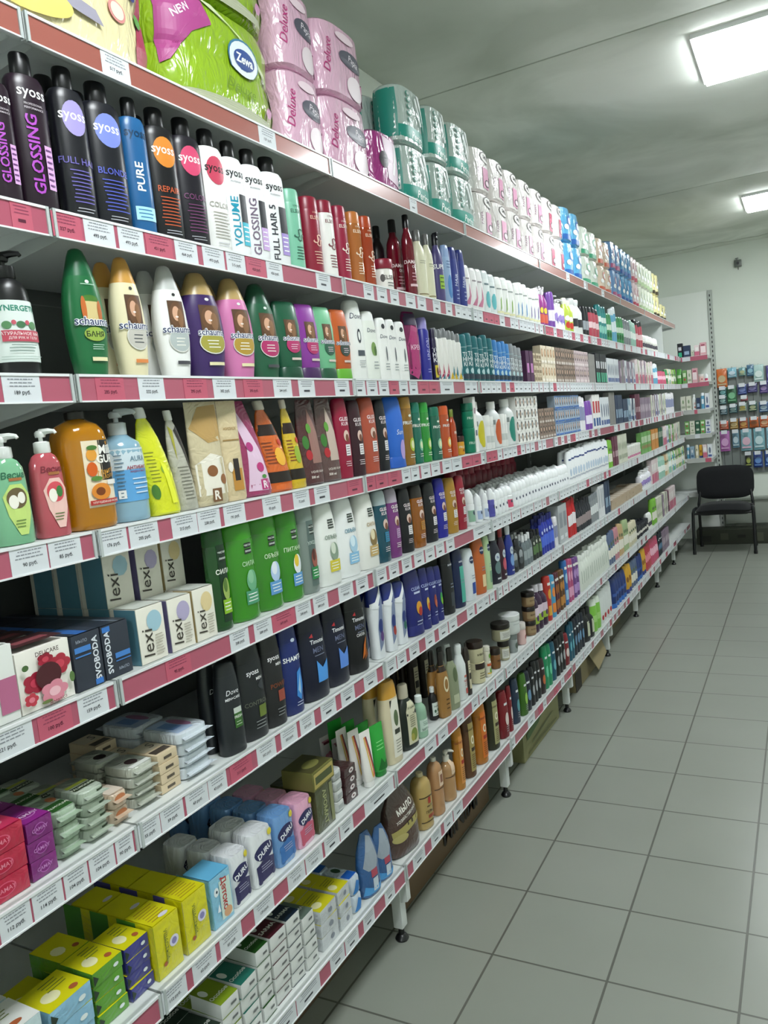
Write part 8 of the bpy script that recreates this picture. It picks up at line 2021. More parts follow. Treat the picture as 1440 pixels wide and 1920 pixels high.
(5, 8.89, 0.062, 'w',''),
(6, 2.845, 0.061, 'w',''),
(6, 2.918, 0.053, 'w',''),
(6, 3.009, 0.057, 'w',''),
(6, 3.078, 0.063, 'w',''),
(6, 3.153, 0.055, 'w',''),
(6, 3.209, 0.056, 'w',''),
(6, 3.268, 0.065, 'w',''),
(6, 3.337, 0.064, 'w',''),
(6, 3.412, 0.063, 'w',''),
(6, 3.487, 0.055, 'w',''),
(6, 3.545, 0.056, 'w',''),
(6, 3.613, 0.056, 'w',''),
(6, 3.672, 0.062, 'w',''),
(6, 3.735, 0.057, 'w',''),
(6, 3.804, 0.065, 'w',''),
(6, 3.872, 0.058, 'w',''),
(6, 3.931, 0.058, 'w',''),
(6, 4.036, 0.059, 'w',''),
(6, 4.099, 0.052, 'w',''),
(6, 4.152, 0.053, 'w',''),
(6, 4.208, 0.059, 'w',''),
(6, 4.27, 0.052, 'w',''),
(6, 4.323, 0.056, 'w',''),
(6, 4.392, 0.06, 'w',''),
(6, 4.455, 0.064, 'w',''),
(6, 4.521, 0.065, 'w',''),
(6, 4.587, 0.054, 'w',''),
(6, 4.644, 0.062, 'w',''),
(6, 4.708, 0.059, 'w',''),
(6, 4.779, 0.057, 'w',''),
(6, 4.839, 0.053, 'w',''),
(6, 4.904, 0.057, 'w',''),
(6, 4.964, 0.065, 'w',''),
(6, 5.031, 0.063, 'w',''),
(6, 5.106, 0.058, 'w',''),
(6, 5.165, 0.06, 'w',''),
(6, 5.227, 0.062, 'w',''),
(6, 5.3, 0.06, 'w',''),
(6, 5.363, 0.06, 'w',''),
(6, 5.426, 0.061, 'p',''),
(6, 5.49, 0.057, 'w',''),
(6, 5.559, 0.054, 'w',''),
(6, 5.625, 0.059, 'w',''),
(6, 5.696, 0.055, 'w',''),
(6, 5.764, 0.061, 'w',''),
(6, 5.826, 0.059, 'w',''),
(6, 5.897, 0.064, 'w',''),
(6, 6.008, 0.061, 'w',''),
(6, 6.081, 0.055, 'w',''),
(6, 6.148, 0.06, 'w',''),
(6, 6.22, 0.058, 'w',''),
(6, 6.281, 0.055, 'w',''),
(6, 6.337, 0.057, 'w',''),
(6, 6.395, 0.057, 'w',''),
(6, 6.455, 0.055, 'w',''),
(6, 6.57, 0.061, 'w',''),
(6, 6.632, 0.057, 'w',''),
(6, 6.693, 0.059, 'w',''),
(6, 6.753, 0.058, 'w',''),
(6, 6.812, 0.066, 'w',''),
(6, 6.89, 0.056, 'w',''),
(6, 6.948, 0.063, 'w',''),
(6, 7.024, 0.064, 'w',''),
(6, 7.099, 0.052, 'w',''),
(6, 7.155, 0.057, 'w',''),
(6, 7.224, 0.054, 'w',''),
(6, 7.279, 0.065, 'w',''),
(6, 7.344, 0.064, 'w',''),
(6, 7.411, 0.055, 'w',''),
(6, 7.467, 0.053, 'w',''),
(6, 7.532, 0.062, 'w',''),
(6, 7.597, 0.064, 'w',''),
(6, 7.664, 0.06, 'w',''),
(6, 7.736, 0.053, 'w',''),
(6, 7.791, 0.064, 'w',''),
(6, 7.866, 0.059, 'w',''),
(6, 7.927, 0.052, 'w',''),
(6, 8.015, 0.054, 'w',''),
(6, 8.072, 0.061, 'w',''),
(6, 8.146, 0.064, 'w',''),
(6, 8.213, 0.053, 'w',''),
(6, 8.278, 0.057, 'w',''),
(6, 8.336, 0.055, 'w',''),
(6, 8.402, 0.054, 'w',''),
(6, 8.468, 0.061, 'w',''),
(6, 8.541, 0.054, 'w',''),
(6, 8.607, 0.052, 'w',''),
(6, 8.672, 0.055, 'w',''),
(6, 8.727, 0.056, 'w',''),
(6, 8.849, 0.066, 'w',''),
(6, 8.915, 0.053, 'w',''),
(7, 3.031, 0.06, 'w',''),
(7, 3.092, 0.066, 'w',''),
(7, 3.17, 0.054, 'w',''),
(7, 3.225, 0.058, 'w',''),
(7, 3.285, 0.065, 'w',''),
(7, 3.352, 0.06, 'w',''),
(7, 3.424, 0.056, 'w',''),
(7, 3.481, 0.057, 'w',''),
(7, 3.539, 0.054, 'w',''),
(7, 3.597, 0.053, 'w',''),
(7, 3.651, 0.06, 'w',''),
(7, 3.712, 0.056, 'w',''),
(7, 3.78, 0.062, 'w',''),
(7, 3.843, 0.062, 'w',''),
(7, 3.917, 0.058, 'w',''),
(7, 4.022, 0.054, 'w',''),
(7, 4.079, 0.061, 'w',''),
(7, 4.144, 0.056, 'w',''),
(7, 4.201, 0.055, 'w',''),
(7, 4.268, 0.055, 'w',''),
(7, 4.326, 0.056, 'w',''),
(7, 4.385, 0.055, 'w',''),
(7, 4.452, 0.063, 'w',''),
(7, 4.517, 0.06, 'w',''),
(7, 4.58, 0.058, 'w',''),
(7, 4.65, 0.054, 'w',''),
(7, 4.707, 0.063, 'w',''),
(7, 4.824, 0.055, 'w',''),
(7, 4.88, 0.062, 'w',''),
(7, 4.955, 0.055, 'w',''),
(7, 5.01, 0.064, 'w',''),
(7, 5.077, 0.057, 'w',''),
(7, 5.146, 0.056, 'w',''),
(7, 5.258, 0.057, 'w',''),
(7, 5.318, 0.065, 'w',''),
(7, 5.395, 0.057, 'w',''),
(7, 5.453, 0.057, 'w',''),
(7, 5.514, 0.057, 'w',''),
(7, 5.574, 0.062, 'w',''),
(7, 5.692, 0.066, 'w',''),
(7, 5.759, 0.056, 'w',''),
(7, 5.818, 0.063, 'w',''),
(7, 5.884, 0.053, 'w',''),
(7, 5.94, 0.062, 'w',''),
(7, 6.038, 0.059, 'w',''),
(7, 6.1, 0.056, 'w',''),
(7, 6.219, 0.054, 'w',''),
(7, 6.277, 0.064, 'w',''),
(7, 6.414, 0.057, 'w',''),
(7, 6.474, 0.064, 'w',''),
(7, 6.539, 0.065, 'w',''),
(7, 6.616, 0.054, 'w',''),
(7, 6.681, 0.055, 'w',''),
(7, 6.748, 0.052, 'w',''),
(7, 6.804, 0.056, 'w',''),
(7, 6.871, 0.052, 'w',''),
(7, 6.927, 0.053, 'w',''),
(7, 7.015, 0.057, 'w',''),
(7, 7.084, 0.058, 'w',''),
(7, 7.154, 0.055, 'w',''),
(7, 7.211, 0.06, 'w',''),
(7, 7.272, 0.056, 'w',''),
(7, 7.331, 0.064, 'w',''),
(7, 7.396, 0.054, 'w',''),
(7, 7.462, 0.053, 'w',''),
(7, 7.527, 0.055, 'w',''),
(7, 7.595, 0.055, 'w',''),
(7, 7.662, 0.063, 'w',''),
(7, 7.726, 0.06, 'w',''),
(7, 7.787, 0.057, 'w',''),
(7, 7.845, 0.061, 'w',''),
(7, 7.909, 0.064, 'w',''),
(7, 8.009, 0.064, 'w',''),
(7, 8.085, 0.053, 'w',''),
(7, 8.139, 0.059, 'w',''),
(7, 8.201, 0.056, 'w',''),
(7, 8.259, 0.057, 'w',''),
(7, 8.319, 0.06, 'w',''),
(7, 8.38, 0.058, 'w',''),
(7, 8.45, 0.065, 'w',''),
(7, 8.517, 0.061, 'w',''),
(7, 8.579, 0.054, 'w',''),
(7, 8.636, 0.06, 'w',''),
(7, 8.699, 0.052, 'w',''),
(7, 8.763, 0.06, 'w',''),
(7, 8.825, 0.055, 'w',''),
(7, 8.883, 0.06, 'w',''),
(8, 3.401, 0.061, 'p',''),
(8, 3.474, 0.055, 'w',''),
(8, 3.665, 0.065, 'p',''),
(8, 3.788, 0.062, 'w',''),
(8, 3.921, 0.058, 'p',''),
(8, 4.08, 0.054, 'w',''),
(8, 4.136, 0.059, 'w',''),
(8, 4.196, 0.057, 'w',''),
(8, 4.265, 0.054, 'w',''),
(8, 4.322, 0.064, 'w',''),
(8, 4.389, 0.058, 'w',''),
(8, 4.505, 0.057, 'w',''),
(8, 4.563, 0.062, 'w',''),
(8, 4.628, 0.054, 'w',''),
(8, 4.758, 0.053, 'w',''),
(8, 4.812, 0.056, 'w',''),
(8, 4.88, 0.061, 'w',''),
(8, 4.945, 0.065, 'p',''),
(8, 5.013, 0.055, 'w',''),
(8, 5.136, 0.056, 'w',''),
(8, 5.267, 0.056, 'w',''),
(8, 5.334, 0.054, 'w',''),
(8, 5.455, 0.055, 'w',''),
(8, 5.522, 0.06, 'p',''),
(8, 5.594, 0.053, 'w',''),
(8, 5.648, 0.064, 'w',''),
(8, 5.724, 0.066, 'w',''),
(8, 5.802, 0.061, 'w',''),
(8, 5.866, 0.059, 'w',''),
(8, 5.926, 0.058, 'p',''),
(8, 6.094, 0.064, 'w',''),
(8, 6.17, 0.06, 'w',''),
(8, 6.242, 0.057, 'w',''),
(8, 6.302, 0.055, 'w',''),
(8, 6.369, 0.057, 'w',''),
(8, 6.429, 0.066, 'p',''),
(8, 6.496, 0.058, 'w',''),
(8, 6.557, 0.06, 'w',''),
(8, 6.683, 0.059, 'w',''),
(8, 6.754, 0.052, 'w',''),
(8, 6.819, 0.056, 'w',''),
(8, 6.878, 0.056, 'w',''),
(8, 6.946, 0.065, 'p',''),
(8, 7.012, 0.059, 'w',''),
(8, 7.072, 0.063, 'w',''),
(8, 7.138, 0.063, 'w',''),
(8, 7.202, 0.065, 'w',''),
(8, 7.279, 0.055, 'p',''),
(8, 7.387, 0.063, 'w',''),
(8, 7.451, 0.059, 'w',''),
(8, 7.511, 0.058, 'w',''),
(8, 7.572, 0.066, 'w',''),
(8, 7.65, 0.056, 'w',''),
(8, 7.707, 0.053, 'w',''),
(8, 7.937, 0.06, 'w',''),
(8, 8.033, 0.058, 'w',''),
(8, 8.103, 0.059, 'w',''),
(8, 8.162, 0.056, 'w',''),
(8, 8.231, 0.061, 'w',''),
(8, 8.295, 0.056, 'w',''),
(8, 8.354, 0.057, 'w',''),
(8, 8.411, 0.065, 'w',''),
(8, 8.478, 0.061, 'w',''),
(8, 8.54, 0.062, 'p',''),
(8, 8.614, 0.063, 'w',''),
(8, 8.678, 0.061, 'w','')]

rnd = random.Random(11)
for L, key, y, x, W, D, H, back, tiers, lod, top in PRODUCTS:
    sp = SPEC[key]; z = LEVEL[L]+.0012
    boxy = sp['shape'] in ('box', 'wrap') or key[:2] == 'tp' or sp['shape'] in ('roll4', 'roll2')
    for row in range(back+1):
        pitch = D+(.004 if boxy else .008)
        xx = x-row*pitch
        if xx-D/2 < BACKX+.012: break
        l_ = lod if row == 0 else max(1, lod)
        nt_ = tiers
        if row and tiers > 2 and rnd.random() < .4: nt_ = tiers-1
        if L == 5 and key[:4] == 'lexi' and row >= 1: nt_ = 2
        if L == 7 and key.startswith('duru') and row: pass
        for t in range(nt_):
            j = .0 if not boxy else .0015
            zz = z+t*(H+.0008)
            stack = tiers > 1 or nt_ > 1
            rz = rnd.uniform(-.13, -.03)-.065*min(y, 4.5) if not boxy else (rnd.uniform(-.035, .035) if W < .25 and sp['name'] != 'hair_dye_carton' else 0)
            if boxy and not stack: rz *= .5
            Wd, Dd = W, D
            if boxy and rz: Wd = W-abs(rz)*D*.8; 
            dx = rnd.uniform(-.004, .0) if row == 0 else 0
            put(key, xx+dx, y, zz, Wd, Dd, H, rz, l_, L, row, t)
    if top:
        tk, tw, th = top.split(':'); tw = float(tw)
        put(tk, x-.01, y, z+H*tiers+.002, tw, tw*.92, float(th), .03, lod, L, 0, 1)

# words for every product: what it looks like, then what sets it apart from its likes
def ordn(n): return {1: 'first', 2: 'second', 3: 'third', 4: 'fourth', 5: 'fifth', 6: 'sixth', 7: 'seventh', 8: 'eighth', 9: 'ninth', 10: 'tenth', 11: 'eleventh', 12: 'twelfth'}.get(n, '%d%s' % (n, {1: 'st', 2: 'nd', 3: 'rd'}.get(n % 10 if n % 100 not in (11, 12, 13) else 0, 'th')))
by = {}
for r in REG: by.setdefault((r['sp']['desc'], r['shelf']), []).append(r)
alldesc = {}
for (d, s_) in by: alldesc.setdefault(d, set()).add(s_)
seen = {}
for (d, s_), rs in by.items():
    cols = sorted({round(r['y'], 3) for r in rs}); nc = len(cols)
    ntier = max(r['tier'] for r in rs)+1; nrow = max(r['row'] for r in rs)+1
    where = ('%s shelf' % NTH[s_])
    for r in rs:
        q = [d]; c = cols.index(round(r['y'], 3))+1
        if nc > 1: q.append(('nearest' if c == 1 else ordn(c)+' from near end' if c < nc else 'farthest'))
        if ntier > 1: q.append('bottom' if r['tier'] == 0 else 'topmost' if r['tier'] == ntier-1 else 'layer %s up' % ordn(r['tier']+1))
        if nrow > 1: q.append('front row' if r['row'] == 0 else 'row %s back' % ordn(r['row']+1))
        q.append(where)
        lab = ', '.join(q)
        wds = lab.split()
        if len(wds) > 16: lab = lab.replace(' bottle with ', ' bottle, ').replace(' from near end', ' along'); wds = lab.split()
        if len(wds) > 16:
            dd = d.split()[:6]; lab = ', '.join([' '.join(dd)]+q[1:]).replace(' from near end', ' along')
        k = lab
        if k in seen: lab = lab+' again'; print('DUP', lab)
        seen[k] = 1
        gname = None
        if len(rs) > 1: gname = '%s on the %s shelf' % (d+('s' if not d.endswith('s') else ''), NTH[s_])
        tag(r['o'], lab, r['sp']['cat'], gname)

# ------------------------------------------------------------------ price tags in the rails
TW, TP = mat('d9dde2', 'paper'), mat('c05a70', 'paper')
def tag_geo(g, W, c, price, lod, rnd, y=0, z=0, x=0):
    h = .0435; body = TW if c == 'w' else TP; ink = mat('3a3c44' if c == 'w' else '5a1c34', 'ink'); ink2 = mat('8c9098' if c == 'w' else '93405a', 'ink')
    g.add([(x, y+a*W, z-.003-h*(1-b)) for a, b in ((0, 0), (1, 0), (1, 1), (0, 1))]+[(x-.0007, y+a*W, z-.003-h*(1-b)) for a, b in ((0, 0), (1, 0), (1, 1), (0, 1))], [(0, 1, 2, 3), (7, 6, 5, 4), (0, 3, 7, 4), (1, 5, 6, 2), (3, 2, 6, 7), (0, 4, 5, 1)], body)
    nl = 3 if lod == 0 else 2 if lod == 1 else 0
    for i in range(nl):
        a, b = .12+rnd.uniform(0, .1), .88-rnd.uniform(0, .12); v = .86-.13*i; q = .022
        if price: # broken strokes that read as small print
            t = a
            while t < b:
                w_ = rnd.uniform(.04, .13); e = min(t+w_, b)
                g.add([(x+.0004, y+p*W, z-.003-h*(1-s_)) for p, s_ in ((t, v-q), (e, v-q), (e, v+q), (t, v+q))], [(0, 1, 2, 3)], ink2); t = e+.02
        else: g.add([(x+.0004, y+p*W, z-.003-h*(1-s_)) for p, s_ in ((a, v-q), (b, v-q), (b, v+q), (a, v+q))], [(0, 1, 2, 3)], ink2)
    if price:
        P_, fs, wd, ht = text_mesh(price, .012); k = min(.0085/ht, .7*W/wd)
        g.add([(x+.0005, y+W/2+a*k, z-.003-h*.66+b_*k) for a, b_ in P_], fs, ink)
    elif lod < 2:
        g.add([(x+.0004, y+p*W, z-.003-h*(1-s_)) for p, s_ in ((.3, .26), (.66, .26), (.66, .38), (.3, .38))], [(0, 1, 2, 3)], ink)
TAGS.sort(key=lambda t: t[1]); rest = Geo(); cnt = {}; tot = {}
for t in TAGS[:300]: tot[(t[0], t[3])] = tot.get((t[0], t[3]), 0)+1
usedl = set()
for i, (L, y, W, c, price) in enumerate(TAGS):
    z = LEVEL[L]
    if i < 300:
        g = Geo(); tag_geo(g, W, c, price, 0 if y < 2.2 else 1, rnd)
        o = link('price_tag', g.mesh('price_tag'), loc=(.0024, y, z))
        cnt[(L, c)] = cnt.get((L, c), 0)+1; n = cnt[(L, c)]
        cw = 'white' if c == 'w' else 'pink'
        lab = '%s paper price tag%s, %s %s one from near end, %s shelf rail' % (cw, ' reading '+price if price else '', ordn(n), cw, NTH[L])
        tag(o, lab, 'price tag', 'price tags in the %s shelf rail' % NTH[L])
    else: tag_geo(rest, W, c, '', 2 if y > 5.5 else 1, rnd, y, z, .0024)
if rest.v:
    o = link('price_tags', rest.mesh('price_tags'), kind='stuff'); tag(o, 'small far price tags filling the rails towards the back wall', 'price tag')

# ------------------------------------------------------------------ boxes under the bottom shelf
def carton(x0, x1, y0, y1, h, col, label, ops=(), flap=False):
    r = link('cardboard_box', loc=((x0+x1)/2, (y0+y1)/2, 0)); g = Geo(); W, D = y1-y0, x1-x0
    g.box(-D/2, D/2, -W/2, W/2, 0.001, h, mat(col, 'board'), .003); rn = random.Random(2)
    sf = Surf([(0,1,1,9),(1,1,1,9)], W, D, h, True); a = Geo(); art(a, list(ops), sf, rn, 'board'); g.merge(a)
    link('box_body', g.mesh('box_body'), r)
    if flap:
        f = Geo(); f.add([(D/2+.002, -W*.1, h*.98), (D/2+.002, W*.45, h*.98), (D/2+.05, W*.42, h*.35), (D/2+.06, -W*.0, h*.2), (D/2, -W*.1, h*.96), (D/2, W*.45, h*.96), (D/2+.047, W*.42, h*.34), (D/2+.057, -W*.0, h*.19)], [(0, 3, 2, 1), (4, 5, 6, 7), (0, 1, 5, 4), (1, 2, 6, 5), (2, 3, 7, 6), (3, 0, 4, 7)], mat('8f8260', 'board'))
        link('box_flap', f.mesh('box_flap'), r)
    tag(r, label, 'box', 'cardboard boxes under the shelves')
carton(-.42, -.16, 1.1, 1.93, .2, '5e4a38', 'brown cardboard box under the second bay, darkest one', [('r', -.5, .48, .5, .5, '4c3c2e')])
carton(-.4, -.1, 2.16, 2.96, .2, '6e5840', 'brown cardboard box marked MINIMI under the third bay', [('t', 'MiNiMi', .12, .45, .42, '1c1612', 0, .02), ('t', '®', .33, .7, .12, '1c1612'), ('r', -.49, .9, -.3, .98, '5a4834'), ('r', .36, .6, .42, .95, 'b09a90')])
carton(-.38, -.065, 3.34, 3.93, .2, '8c8a60', 'yellow-green printed cardboard box under the fourth bay', [('p', [(-.42,.6),(-.1,.72),(.1,.9),(.12,.8),(-.1,.56),(-.4,.44)], '4f6a3c'), ('p', [(-.4,.1),(.4,.1),(.4,.14),(-.4,.14)], '6e7048'), ('p', [(-.3,.26),(.3,.4),(.3,.43),(-.3,.3)], '6a7048'), ('l', -.3, .16, .3, .24, 2, '5c6440')])
carton(-.36, -.07, 4.3, 4.95, .19, '8f8260', 'opened cardboard box with hanging flap under the fifth bay', [('r', -.5, 0, -.3, .6, '2c241c')], True)
carton(-.4, -.14, 5.2, 5.9, .15, '77694e', 'low cardboard box under the sixth bay', [])
g = Geo(); rr = random.Random(4)
loft(g, [(0,.8,.8,2.4),(.1,1,1,2.4),(.5,.85,.9,2.2),(.8,.5,.6,2),(.95,.6,.3,2),(1,.7,.2,2)], .1, .08, .14, mat('d4d8d4', 'film'), 20)
tag(link('plastic_bag', g.mesh('plastic_bag'), loc=(-.09, 5.13, 0)), 'small knotted white plastic bag on the floor under the shelves', 'bag')

# ------------------------------------------------------------------ corner unit facing the aisle
cy = 9.06; cx1 = .27
r = link('shelving_bay', loc=(0, 0, 0)); tag(r, 'white corner shelving unit facing the camera beside the hanging display', 'shelving unit')
g = Geo(); g.box(WALLX+.01, cx1, WALLY-.03, WALLY-.016, .1, 2.74, mat('eef2ec', 'metal')); link('back_panel', g.mesh('corner_panel'), r)
g = Geo(); g.box(cx1-.005, cx1+.04, WALLY-.05, WALLY-.012, .02, 2.74, mat('b4bab4', 'metal'))
for k in range(52): g.box(cx1+.012, cx1+.022, WALLY-.0515, WALLY-.0495, .12+k*.05, .145+k*.05, m_blk)
link('upright', g.mesh('corner_upright'), r)
CL = {2: 2.035, 3: 1.757, 4: 1.472, 5: 1.21, 6: .95, 7: .58}
for L, z in CL.items():
    g = Geo(); g.box(-.44 if L > 2 else -.3, cx1, cy, WALLY-.03, z-.03, z, m_white)
    s_ = link('shelf', g.mesh('corner_shelf'), r)
    g = Geo(); g.box(-.0+.005, cx1, cy-.003, cy-.0005, z-.047, z+.001, m_pink if L in (2, 3) else mat('b9bcb8', 'rail')); g.box(.005, cx1, cy-.005, cy-.0005, z-.001, z+.002, m_lip)
    link('price_rail', g.mesh('corner_rail'), s_)
cprod = {2: [('black_box', .05, .15), ('navy_box', .07, .12), ('ivory_box', .03, .06), ('pink_white', .05, .11), ('pinkbox', .06, .13)],
         3: [('sh_lime', .04, .17), ('leaf_bag', .06, .16), ('green_box', .04, .14), ('ivory_box', .045, .14), ('pinkbox', .05, .15), ('tub_pink', .055, .08), ('ro_pink', .035, .08)],
         4: [('ivory_box', .05, .15), ('ivory_box', .05, .15), ('white_lotion', .04, .16), ('navy_box', .035, .12), ('sky_b', .04, .17), ('whblue_box', .04, .16)],
         5: [('green_box', .045, .07), ('ivory_box', .05, .07), ('dkgreen_box', .045, .07), ('green_box', .045, .07), ('whblue_box', .05, .07)],
         6: [('sky_b', .035, .15), ('blue_box', .04, .13), ('sh_cream', .035, .14), ('yel_tube', .035, .14), ('pink_white', .04, .14), ('whblue_box', .045, .14)],
         7: [('can_white', .04, .15), ('ivory_box', .05, .14), ('mauve_b', .05, .14)]}
for L, ps in cprod.items():
    xx = .26
    n_ = 0
    for key, wd, h in reversed(ps):
        tt = 2 if L == 5 else 1; asp = .6
        for t in range(tt):
            o = put(key, xx-wd/2, cy+.05, CL[L]+.0015+t*(h+.001), wd, wd*.8 if SPEC[key]['shape'] != 'box' else .07, h, -PI/2, 1, L, 0, t)
            REG.pop(); n_ += 1
            tag(o, SPEC[key]['desc']+(', upper one' if t else ', lower one' if tt > 1 else '')+', corner unit, '+ordn(len(ps)-ps.index((key, wd, h)) if ps.count((key, wd, h)) == 1 else n_)+' from right on '+NTH[L]+' shelf', SPEC[key]['cat'], 'goods on the corner unit')
        xx -= wd+.006
for L, (a, b_, c) in {2: (.02, .1, 'w'), 4: (.11, .14, 'p'), 5: (.1, .15, 'w'), 3: (.0, .06, 'w'), 6: (.19, .25, 'p')}.items():
    g = Geo(); g.box(a, b_, cy-.0045, cy-.0035, CL[L]-.045, CL[L]-.003, TW if c == 'w' else TP)
    tag(link('price_tag', g.mesh('price_tag')), '%s price tag on the corner unit rail, %s shelf' % ('white' if c == 'w' else 'pink', NTH[L]), 'price tag')

# ------------------------------------------------------------------ hanging display on the back wall
r = link('display_panel'); tag(r, 'grey perforated hanging panel on the back wall with hooks', 'display panel')
g = Geo(); g.box(.32, 1.5, WALLY-.02, WALLY-.006, .72, 1.86, mat('7c8280', 'metal'))
for k in range(15): g.box(.34+k*.08, .345+k*.08, WALLY-.0225, WALLY-.0195, .74, 1.84, mat('3c403f', 'metal'))
link('panel', g.mesh('panel'), r)
HG = [  # x, top z, width, height, colour, accent, words
 (.365, 1.88, .105, .2, 'd8702c', 'c8b48c', 'orange pouch with striped round picture'), (.47, 1.88, .09, .105, '7ab4c8', 'c8d8e4', 'sky blue blister pack'), (.57, 1.87, .07, .09, '6aa0a4', 'b0b890', 'small teal blister pack'),
 (.65, 1.89, .07, .12, '3c6c8c', '8ab4c4', 'blue glove pack'), (.73, 1.88, .1, .18, 'a8c8c4', 'dce8e6', 'pale aqua kidney-shaped pack'), (.84, 1.86, .08, .2, '4a4484', '8a84b4', 'violet pack'), (.95, 1.86, .09, .2, '3c7c6c', 'c0c890', 'sea green pack'),
 (.365, 1.68, .075, .1, '1f5c5c', '8ac8cc', 'deep teal pack'), (.36, 1.585, .075, .09, '1c5054', 'b8dcdc', 'petrol pack with pale top'), (.455, 1.68, .095, .18, '2f6c48', '7ab88c', 'green pack with crossed lines'), (.56, 1.69, .09, .11, '34488c', '7c8cc4', 'blue pack'), (.66, 1.69, .1, .1, '34306c', '8a84b8', 'indigo pack'), (.77, 1.69, .08, .12, '44307c', '9c84b8', 'purple pack'),
 (.575, 1.56, .07, .05, 'a8283c', 'e0a8b4', 'small red pack'),
 (.365, 1.47, .075, .09, '24505c', 'a8bcc8', 'slate teal pack'), (.46, 1.48, .085, .09, '2c5c64', '9cb8b8', 'teal pack with photo'), (.555, 1.49, .08, .09, '8ca89c', 'd8c46c', 'grey-green and yellow pack'), (.655, 1.49, .085, .1, '2f5c54', 'c8d0a8', 'green pack with pale band'), (.76, 1.48, .09, .11, '3a5c8c', 'b0c8d8', 'mid blue pack'),
 (.36, 1.31, .09, .09, 'cc4820', 'e8b09c', 'vermilion pouch'), (.46, 1.325, .085, .11, 'a8803c', 'd8c08c', 'ochre pouch'), (.555, 1.325, .085, .115, 'a8502c', 'd8a45c', 'rust pouch'), (.66, 1.325, .09, .11, 'c86028', '9a5a30', 'orange and brown pouch'), (.76, 1.325, .09, .12, 'd8622c', 'e8b48c', 'bright orange pouch'),
 (.36, 1.2, .1, .22, 'b468b0', 'd0a0cc', 'tall lilac sponge pack'), (.47, 1.2, .07, .19, '6c94a8', 'b8ccd4', 'narrow blue sponge pack'), (.575, 1.2, .11, .23, '84b4c0', 'd8b4c4', 'puffy light blue sponge pack'), (.7, 1.2, .11, .23, '7cb0bc', 'c4dce0', 'puffy aqua sponge pack'), (.82, 1.2, .1, .22, '8cb8c8', 'd0e0e4', 'puffy pale sponge pack'),
 (.585, .95, .06, .16, '2a2c2c', 'a8b060', 'black and green brush pack'), (.68, .95, .09, .17, '1c3c8c', '6c94d0', 'royal blue pack'), (.79, .95, .09, .17, '2850a0', '84a8dc', 'medium blue pack')]
for i, (x, z, wd, h, c1, c2, words) in enumerate(HG):
    rr = link('hanging_pack', loc=(x, WALLY-.06, z)); tag(rr, words+' hanging on the back wall display', 'pack', 'packs hanging on the back wall')
    g = Geo(); loft(g, [(0,.98,.12,5),(.06,1,.3,4),(.4,1,1,3),(.8,.98,.7,3),(.95,.98,.15,5),(1,.98,.1,5)], wd, .03, h, mat(c1, 'foil'), 16, zoff=-h)
    g.v = [(y, -x_, z_) for x_, y, z_ in g.v]
    fc = Geo(); ga_ = wd*.36
    fc.add([(ga_*math.cos(2*PI*k/12), -.0172, -h*.55+h*.2*math.sin(2*PI*k/12)) for k in range(12)], [list(range(12))], mat(c2)); fc.add([(-wd*.4, -.0155, -h*.88), (wd*.4, -.0155, -h*.88), (wd*.4, -.0165, -h*.8), (-wd*.4, -.0165, -h*.8)], [(0, 1, 2, 3)], mat(c2))
    g.merge(fc); link('pack_body', g.mesh('pack_body'), rr)
    g = Geo(); g.tube([(0, .037, .004), (0, -.05, .004), (0, -.056, .012)], .002, mat('a0a4a4', 'metal'), 6); link('hook', g.mesh('hook'), rr)
    if i > 6: 
        g = Geo(); g.box(-.03, .03, -.06, -.059, -.028, .012, TW); link('price_flag', g.mesh('price_flag'), rr)

# sensor on the back wall
r = link('motion_sensor', loc=(.585, WALLY, 2.97)); tag(r, 'small dark grey square camera bracketed high on the back wall', 'security camera')
g = Geo(); g.box(-.035, .035, -.06, -.01, -.035, .035, mat('5c625c', 'plastic'), .006); link('housing', g.mesh('housing'), r)
g = Geo(); g.tube([(0, -.06, 0), (0, -.072, 0)], .014, mat('15171a', 'plastic'), 14); link('lens', g.mesh('lens'), r)
g = Geo(); g.tube([(0, 0, .06), (-.02, -.03, .055), (0, -.035, .03)], .006, mat('8c928c', 'metal'), 8); g.tube([(0, -.03, -.035), (0, -.032, -.065)], .004, mat('5c625c', 'plastic'), 6); link('bracket', g.mesh('bracket'), r)

# long cardboard bundle on the floor by the wall and a low plinth
g = Geo(); g.box(.05, 1.6, 9.1, 9.34, 0, .16, mat('34382c', 'board'), .004)
for k in range(9): g.box(.12+k*.17, .2+k*.17, 9.094, 9.0995, .03+.02*(k % 3), .1+.02*(k % 2), mat('4c5040' if k % 2 else '23261e', 'board'))
tag(link('long_box', g.mesh('long_box')), 'long dark printed carton lying on the floor behind the chair', 'box')
g = Geo(); g.box(.33, 1.7, 9.38, 9.5, .18, .44, mat('9aa096', 'metal'), .004); g.box(.33, 1.7, 9.36, 9.5, .44, .46, mat('8b9188', 'metal'))
for x in (.4, 1.0, 1.6): g.box(x-.02, x+.02, 9.4, 9.44, 0, .18, mat('8b9188', 'metal'))
tag(link('wall_ledge', g.mesh('wall_ledge')), 'grey metal base cabinet along the back wall behind the chair', 'cabinet')

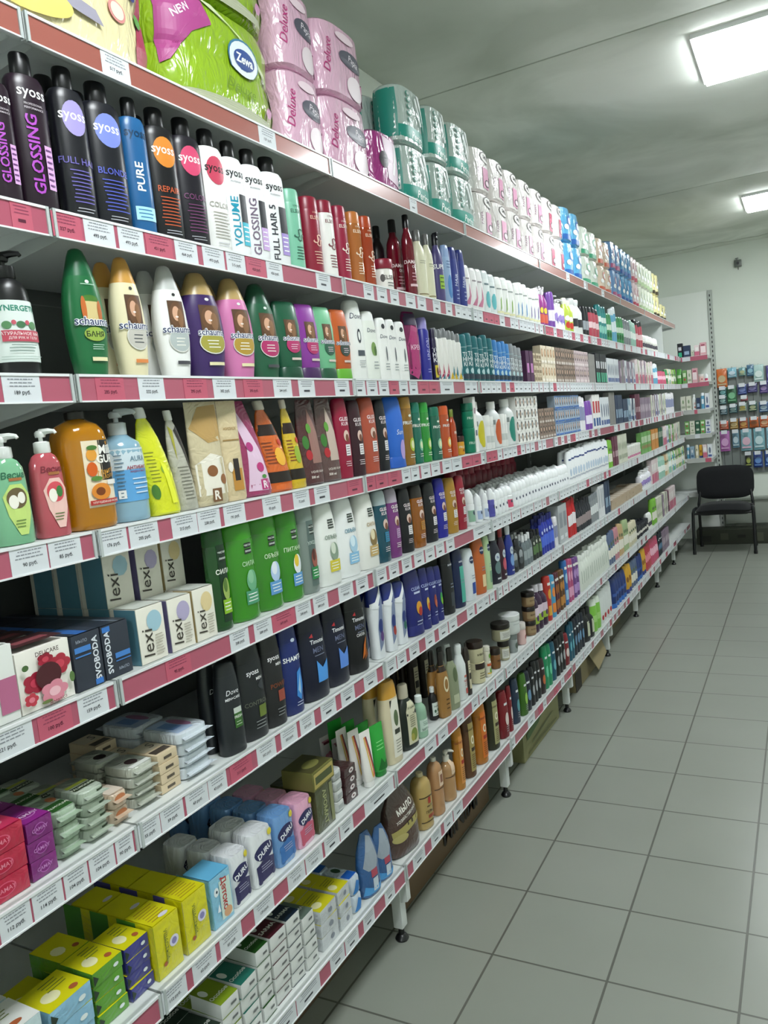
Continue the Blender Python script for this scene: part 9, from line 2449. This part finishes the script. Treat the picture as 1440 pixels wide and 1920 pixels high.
# ------------------------------------------------------------------ the chair
def chair(x, y, label):
    r = link('office_chair', loc=(x, y, 0)); tag(r, label, 'chair')
    blk = mat('0e1014', 'cloth'); fr = mat('141618', 'plastic')
    def pad(name, w, d, h, crown, loc, rx):                 # rounded, softly domed cushion
        vs = []; fs = []; N = 36; R_ = 6
        for side in (1, -1):
            for j in range(R_+1):
                q = j/R_
                for k in range(N):
                    t = 2*PI*k/N; cx_ = math.copysign(abs(math.cos(t))**.5, math.cos(t)); sx = math.copysign(abs(math.sin(t))**.5, math.sin(t))
                    vs.append((w/2*cx_*q, d/2*sx*q, side*(h/2*(1-q**6)**.5 + 0) + crown*(cx_*q)**2))
        for s_ in range(2):
            o_ = s_*(R_+1)*N
            for j in range(R_):
                for k in range(N): k2 = (k+1) % N; f = (o_+j*N+k, o_+j*N+k2, o_+(j+1)*N+k2, o_+(j+1)*N+k); fs.append(f if s_ == 1 else f[::-1])
        g = Geo(); g.add(vs, fs, blk, True); o = link(name, g.mesh(name, 70), r, loc); o.rotation_euler = (rx, 0, 0); return o
    pad('seat', .54, .43, .12, -.02, (0, -.02, .45), -.03)
    pad('backrest', .56, .35, .06, -.02, (0, .215, .69), PI/2-.18)
    for s_ in (-1, 1):
        g = Geo(); g.tube([(s_*.285, -.22, .012), (s_*.283, -.215, .3), (s_*.28, -.2, .425), (s_*.275, -.15, .455), (s_*.27, .0, .45)], .0155, fr, 12); lg = link('leg', g.mesh('front_leg'), r)
        f = Geo(); f.lathe([(.017, 0), (.018, .03), (.016, .034)], m_blk, (s_*.285, -.22, 0), 12); link('rubber_foot', f.mesh('rubber_foot'), lg)
        g = Geo(); g.tube([(s_*.265, .25, .012), (s_*.265, .2, .3), (s_*.262, .17, .47), (s_*.25, .2, .56), (s_*.235, .235, .66)], .0145, fr, 12); lg = link('leg', g.mesh('rear_leg'), r)
        f = Geo(); f.lathe([(.017, 0), (.018, .03), (.016, .034)], m_blk, (s_*.265, .25, 0), 12); link('rubber_foot', f.mesh('rubber_foot'), lg)
    g = Geo(); g.tube([(-.27, .0, .42), (.27, .0, .42)], .012, fr, 10); g.tube([(-.262, .165, .45), (.262, .165, .45)], .012, fr, 10); g.tube([(-.27, -.17, .415), (.27, -.17, .415)], .012, fr, 10); link('seat_frame', g.mesh('seat_frame'), r)
chair(.375, 8.75, 'black upholstered office chair standing at the far end of the aisle')
print('products', len(REG), 'objects', len(bpy.data.objects))
